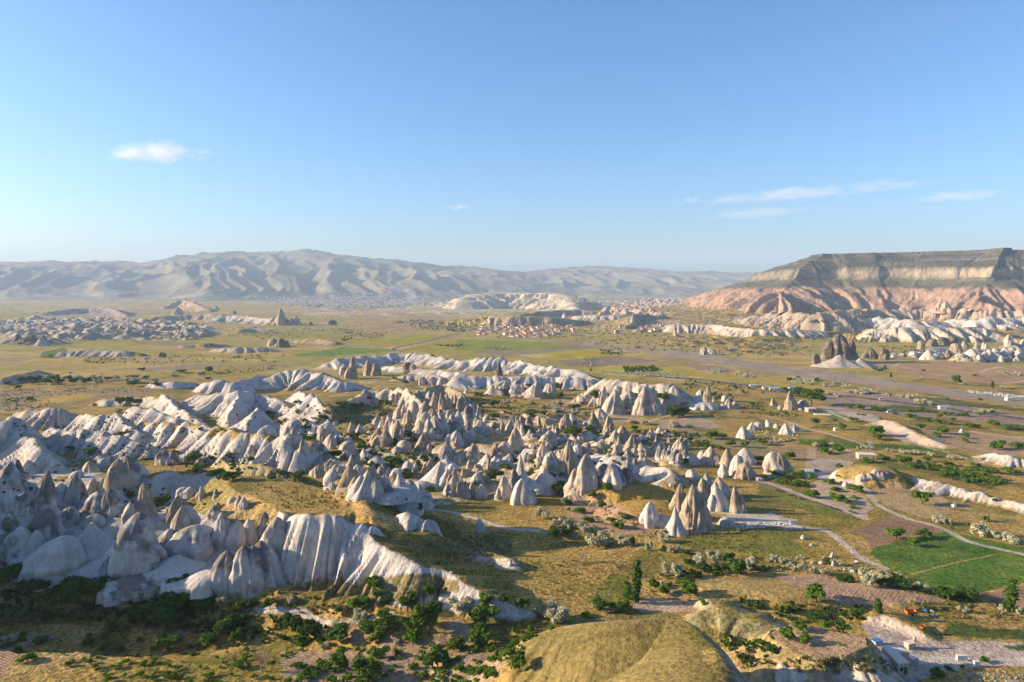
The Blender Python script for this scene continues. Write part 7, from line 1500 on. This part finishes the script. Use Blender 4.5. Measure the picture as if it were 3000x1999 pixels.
# cave openings on the great white rock and the tan tower
bpy.context.view_layer.update()
dg = bpy.context.evaluated_depsgraph_get()
HOLE, _nt, _b = new_mat('cave_dark'); _b.inputs['Base Color'].default_value = (.012, .011, .010, 1)
def opening(crop, x, y, w, h):
    ux, s_ = ray(*cp(crop, x, y)); dr = Vector((ux, 1, s_)).normalized()
    ok, loc, nrm, _i, ob, _m = scene.ray_cast(dg, cam.location, dr)
    if not ok or not ob.name.startswith('rock_'): return
    v, f = lump(h, w / 2, 0, 'block', 7, 0, .5, .9)
    v[:, 2] = np.clip(v[:, 2], 0, None)
    me = bpy.data.meshes.new('cave_opening'); mesh_from(me, v, f); me.materials.append(HOLE)
    o = bpy.data.objects.new('cave_opening', me); col.objects.link(o); o.parent = ob
    o.location = loc - ob.location - nrm * (w * .28) - Vector((0, 0, h * .5))
for a_ in [('B', 1385, 1210, 1.3, 2.4), ('B', 1345, 1150, .8, .8), ('B', 1300, 1185, .8, .9), ('B', 1290, 1120, .7, .7), ('B', 1010, 1150, .8, .8), ('B', 1060, 1110, .7, .7), ('B', 985, 1185, .7, .8), ('B', 1330, 1060, .7, .7), ('B', 850, 1050, .8, .9), ('B', 1440, 1120, .8, .8),
           ('D', 235, 375, 2.6, 3.0), ('D', 190, 320, 1.2, 1.4), ('C', 2140, 955, 1.1, 2.2), ('C', 680, 860, .8, .9), ('C', 690, 900, .8, .9), ('C', 510, 820, .8, .9), ('C', 1230, 300, 1.5, 1.8), ('C', 920, 320, 1.5, 1.8), ('C', 1210, 350, 1.5, 1.8), ('C', 100, 1060, .6, .7), ('C', 1680, 1200, .5, .6), ('C', 1640, 1100, .5, .6), ('C', 1530, 1180, .5, .6), ('C', 940, 980, .7, .9), ('C', 345, 640, 1.0, 1.2), ('C', 1010, 610, 1.0, 1.2),
           ('B', 1170, 600, 1.0, 1.2), ('B', 1120, 640, 1.0, 1.2), ('B', 1560, 420, 1.0, 1.1), ('B', 1650, 520, 1.0, 1.1), ('B', 1540, 660, 1.0, 1.0), ('A', 470, 1240, .6, .6), ('R', 1080, 730, 5, 6), ('R', 1040, 760, 5, 6), ('R', 1120, 750, 5, 6), ('R', 1100, 700, 4, 5), ('E', 1290, 330, .5, .6), ('B', 1690, 960, .8, .9), ('B', 2120, 850, .8, .9)]:
    opening(*a_)
# clouds
def cloud(px, py, wpx, hpx, dist, dens, label, seed, tilt=0.):
    ux, s = ray(px, py); x, y, z = ux * dist, dist, CAMZ + s * dist
    v, f = lathe([(math.sin(a) + 1e-3, -math.cos(a)) for a in np.linspace(0, math.pi, 9)], 16)
    rx, rz_ = wpx / F * dist / 2, hpx / F * dist / 2
    me = bpy.data.meshes.new('cloud'); mesh_from(me, v, f)
    m = bpy.data.materials.new('cloud_vapour'); m.use_nodes = True; nt = m.node_tree; nt.nodes.clear()
    out = nd(nt, 'ShaderNodeOutputMaterial'); pv = nd(nt, 'ShaderNodeVolumePrincipled'); pv.inputs['Color'].default_value = (1, .98, .97, 1); pv.inputs['Anisotropy'].default_value = .1
    tc = nd(nt, 'ShaderNodeTexCoord'); mp = nd(nt, 'ShaderNodeMapping'); mp.inputs['Location'].default_value = (seed * 3.1, seed * 1.7, 0); mp.inputs['Scale'].default_value = (3.4, 1.6, 1.3)
    lk(nt, tc.outputs['Object'], mp.inputs['Vector'])
    n = nd(nt, 'ShaderNodeTexNoise', Scale=1.0, Detail=6, Roughness=.66); lk(nt, mp.outputs[0], n.inputs['Vector'])
    ln = nd(nt, 'ShaderNodeVectorMath', operation='LENGTH'); lk(nt, tc.outputs['Object'], ln.inputs[0])
    fall = maprange(nt, ln.outputs['Value'], .15, 1.0, .62, -.35)
    d_ = mth(nt, 'ADD', mth(nt, 'MULTIPLY', mth(nt, 'SUBTRACT', n.outputs['Fac'], .5), 2.3), fall)
    d_ = mth(nt, 'MULTIPLY', maprange(nt, d_, .12, .75, 0, 1), dens)
    lk(nt, d_, pv.inputs['Density']); lk(nt, pv.outputs[0], out.inputs['Volume'])
    me.materials.append(m)
    o = bpy.data.objects.new('cloud', me); col.objects.link(o); o.location = (x, y, z); o.scale = (rx, max(rz_ * 1.6, rx * .35), rz_); o.rotation_euler = (0, tilt, 0)
    o['label'] = label; o['category'] = 'cloud'; o['group'] = 'small clouds in the sky'
cloud(450, 446, 480, 104, 9000, .0034, 'small bright lens-shaped cloud at upper left', 1, -.03)
cloud(2300, 572, 760, 62, 14000, .0010, 'long thin cloud streak above the mesa left end', 2, -.06)
cloud(2230, 622, 560, 46, 14000, .0007, 'faint lower cloud streak below the long one', 3, -.04)
cloud(2810, 574, 480, 50, 14000, .0011, 'thin cloud streak at right above the mesa', 4, -.05)
cloud(2600, 540, 460, 50, 14000, .0006, 'faint wisp of cloud between the two streaks', 5, -.05)
cloud(1345, 608, 130, 36, 14000, .0016, 'tiny cloud puff at centre above the mountains', 6)
cloud(2028, 586, 90, 30, 14000, .0022, 'tiny cloud puff left of the long cloud streak', 7)
# ------------------------------------------------------------------ air: one even box of haze round the whole place
hz = bpy.data.meshes.new('haze')
x0, x1, y0, y1, z0, z1 = -20000, 20000, -400, 20500, -130, 830
hv = [(x, y, z) for z in (z0, z1) for y in (y0, y1) for x in (x0, x1)]
hz.from_pydata(hv, [], [(0, 2, 3, 1), (4, 5, 7, 6), (0, 1, 5, 4), (2, 6, 7, 3), (0, 4, 6, 2), (1, 3, 7, 5)])
hm = bpy.data.materials.new('haze_air'); hm.use_nodes = True
hm.node_tree.nodes.clear()
ho = hm.node_tree.nodes.new('ShaderNodeOutputMaterial'); hp = hm.node_tree.nodes.new('ShaderNodeVolumePrincipled')
hp.inputs['Color'].default_value = (.56, .74, 1.0, 1); hp.inputs['Density'].default_value = 4.2e-5; hp.inputs['Anisotropy'].default_value = 0.0
hm.node_tree.links.new(hp.outputs[0], ho.inputs['Volume'])
hz.materials.append(hm)
o = bpy.data.objects.new('haze', hz); col.objects.link(o)
o['kind'] = 'stuff'; o['label'] = 'thin blue haze hanging over the distant valley and mountains'; o['category'] = 'haze'
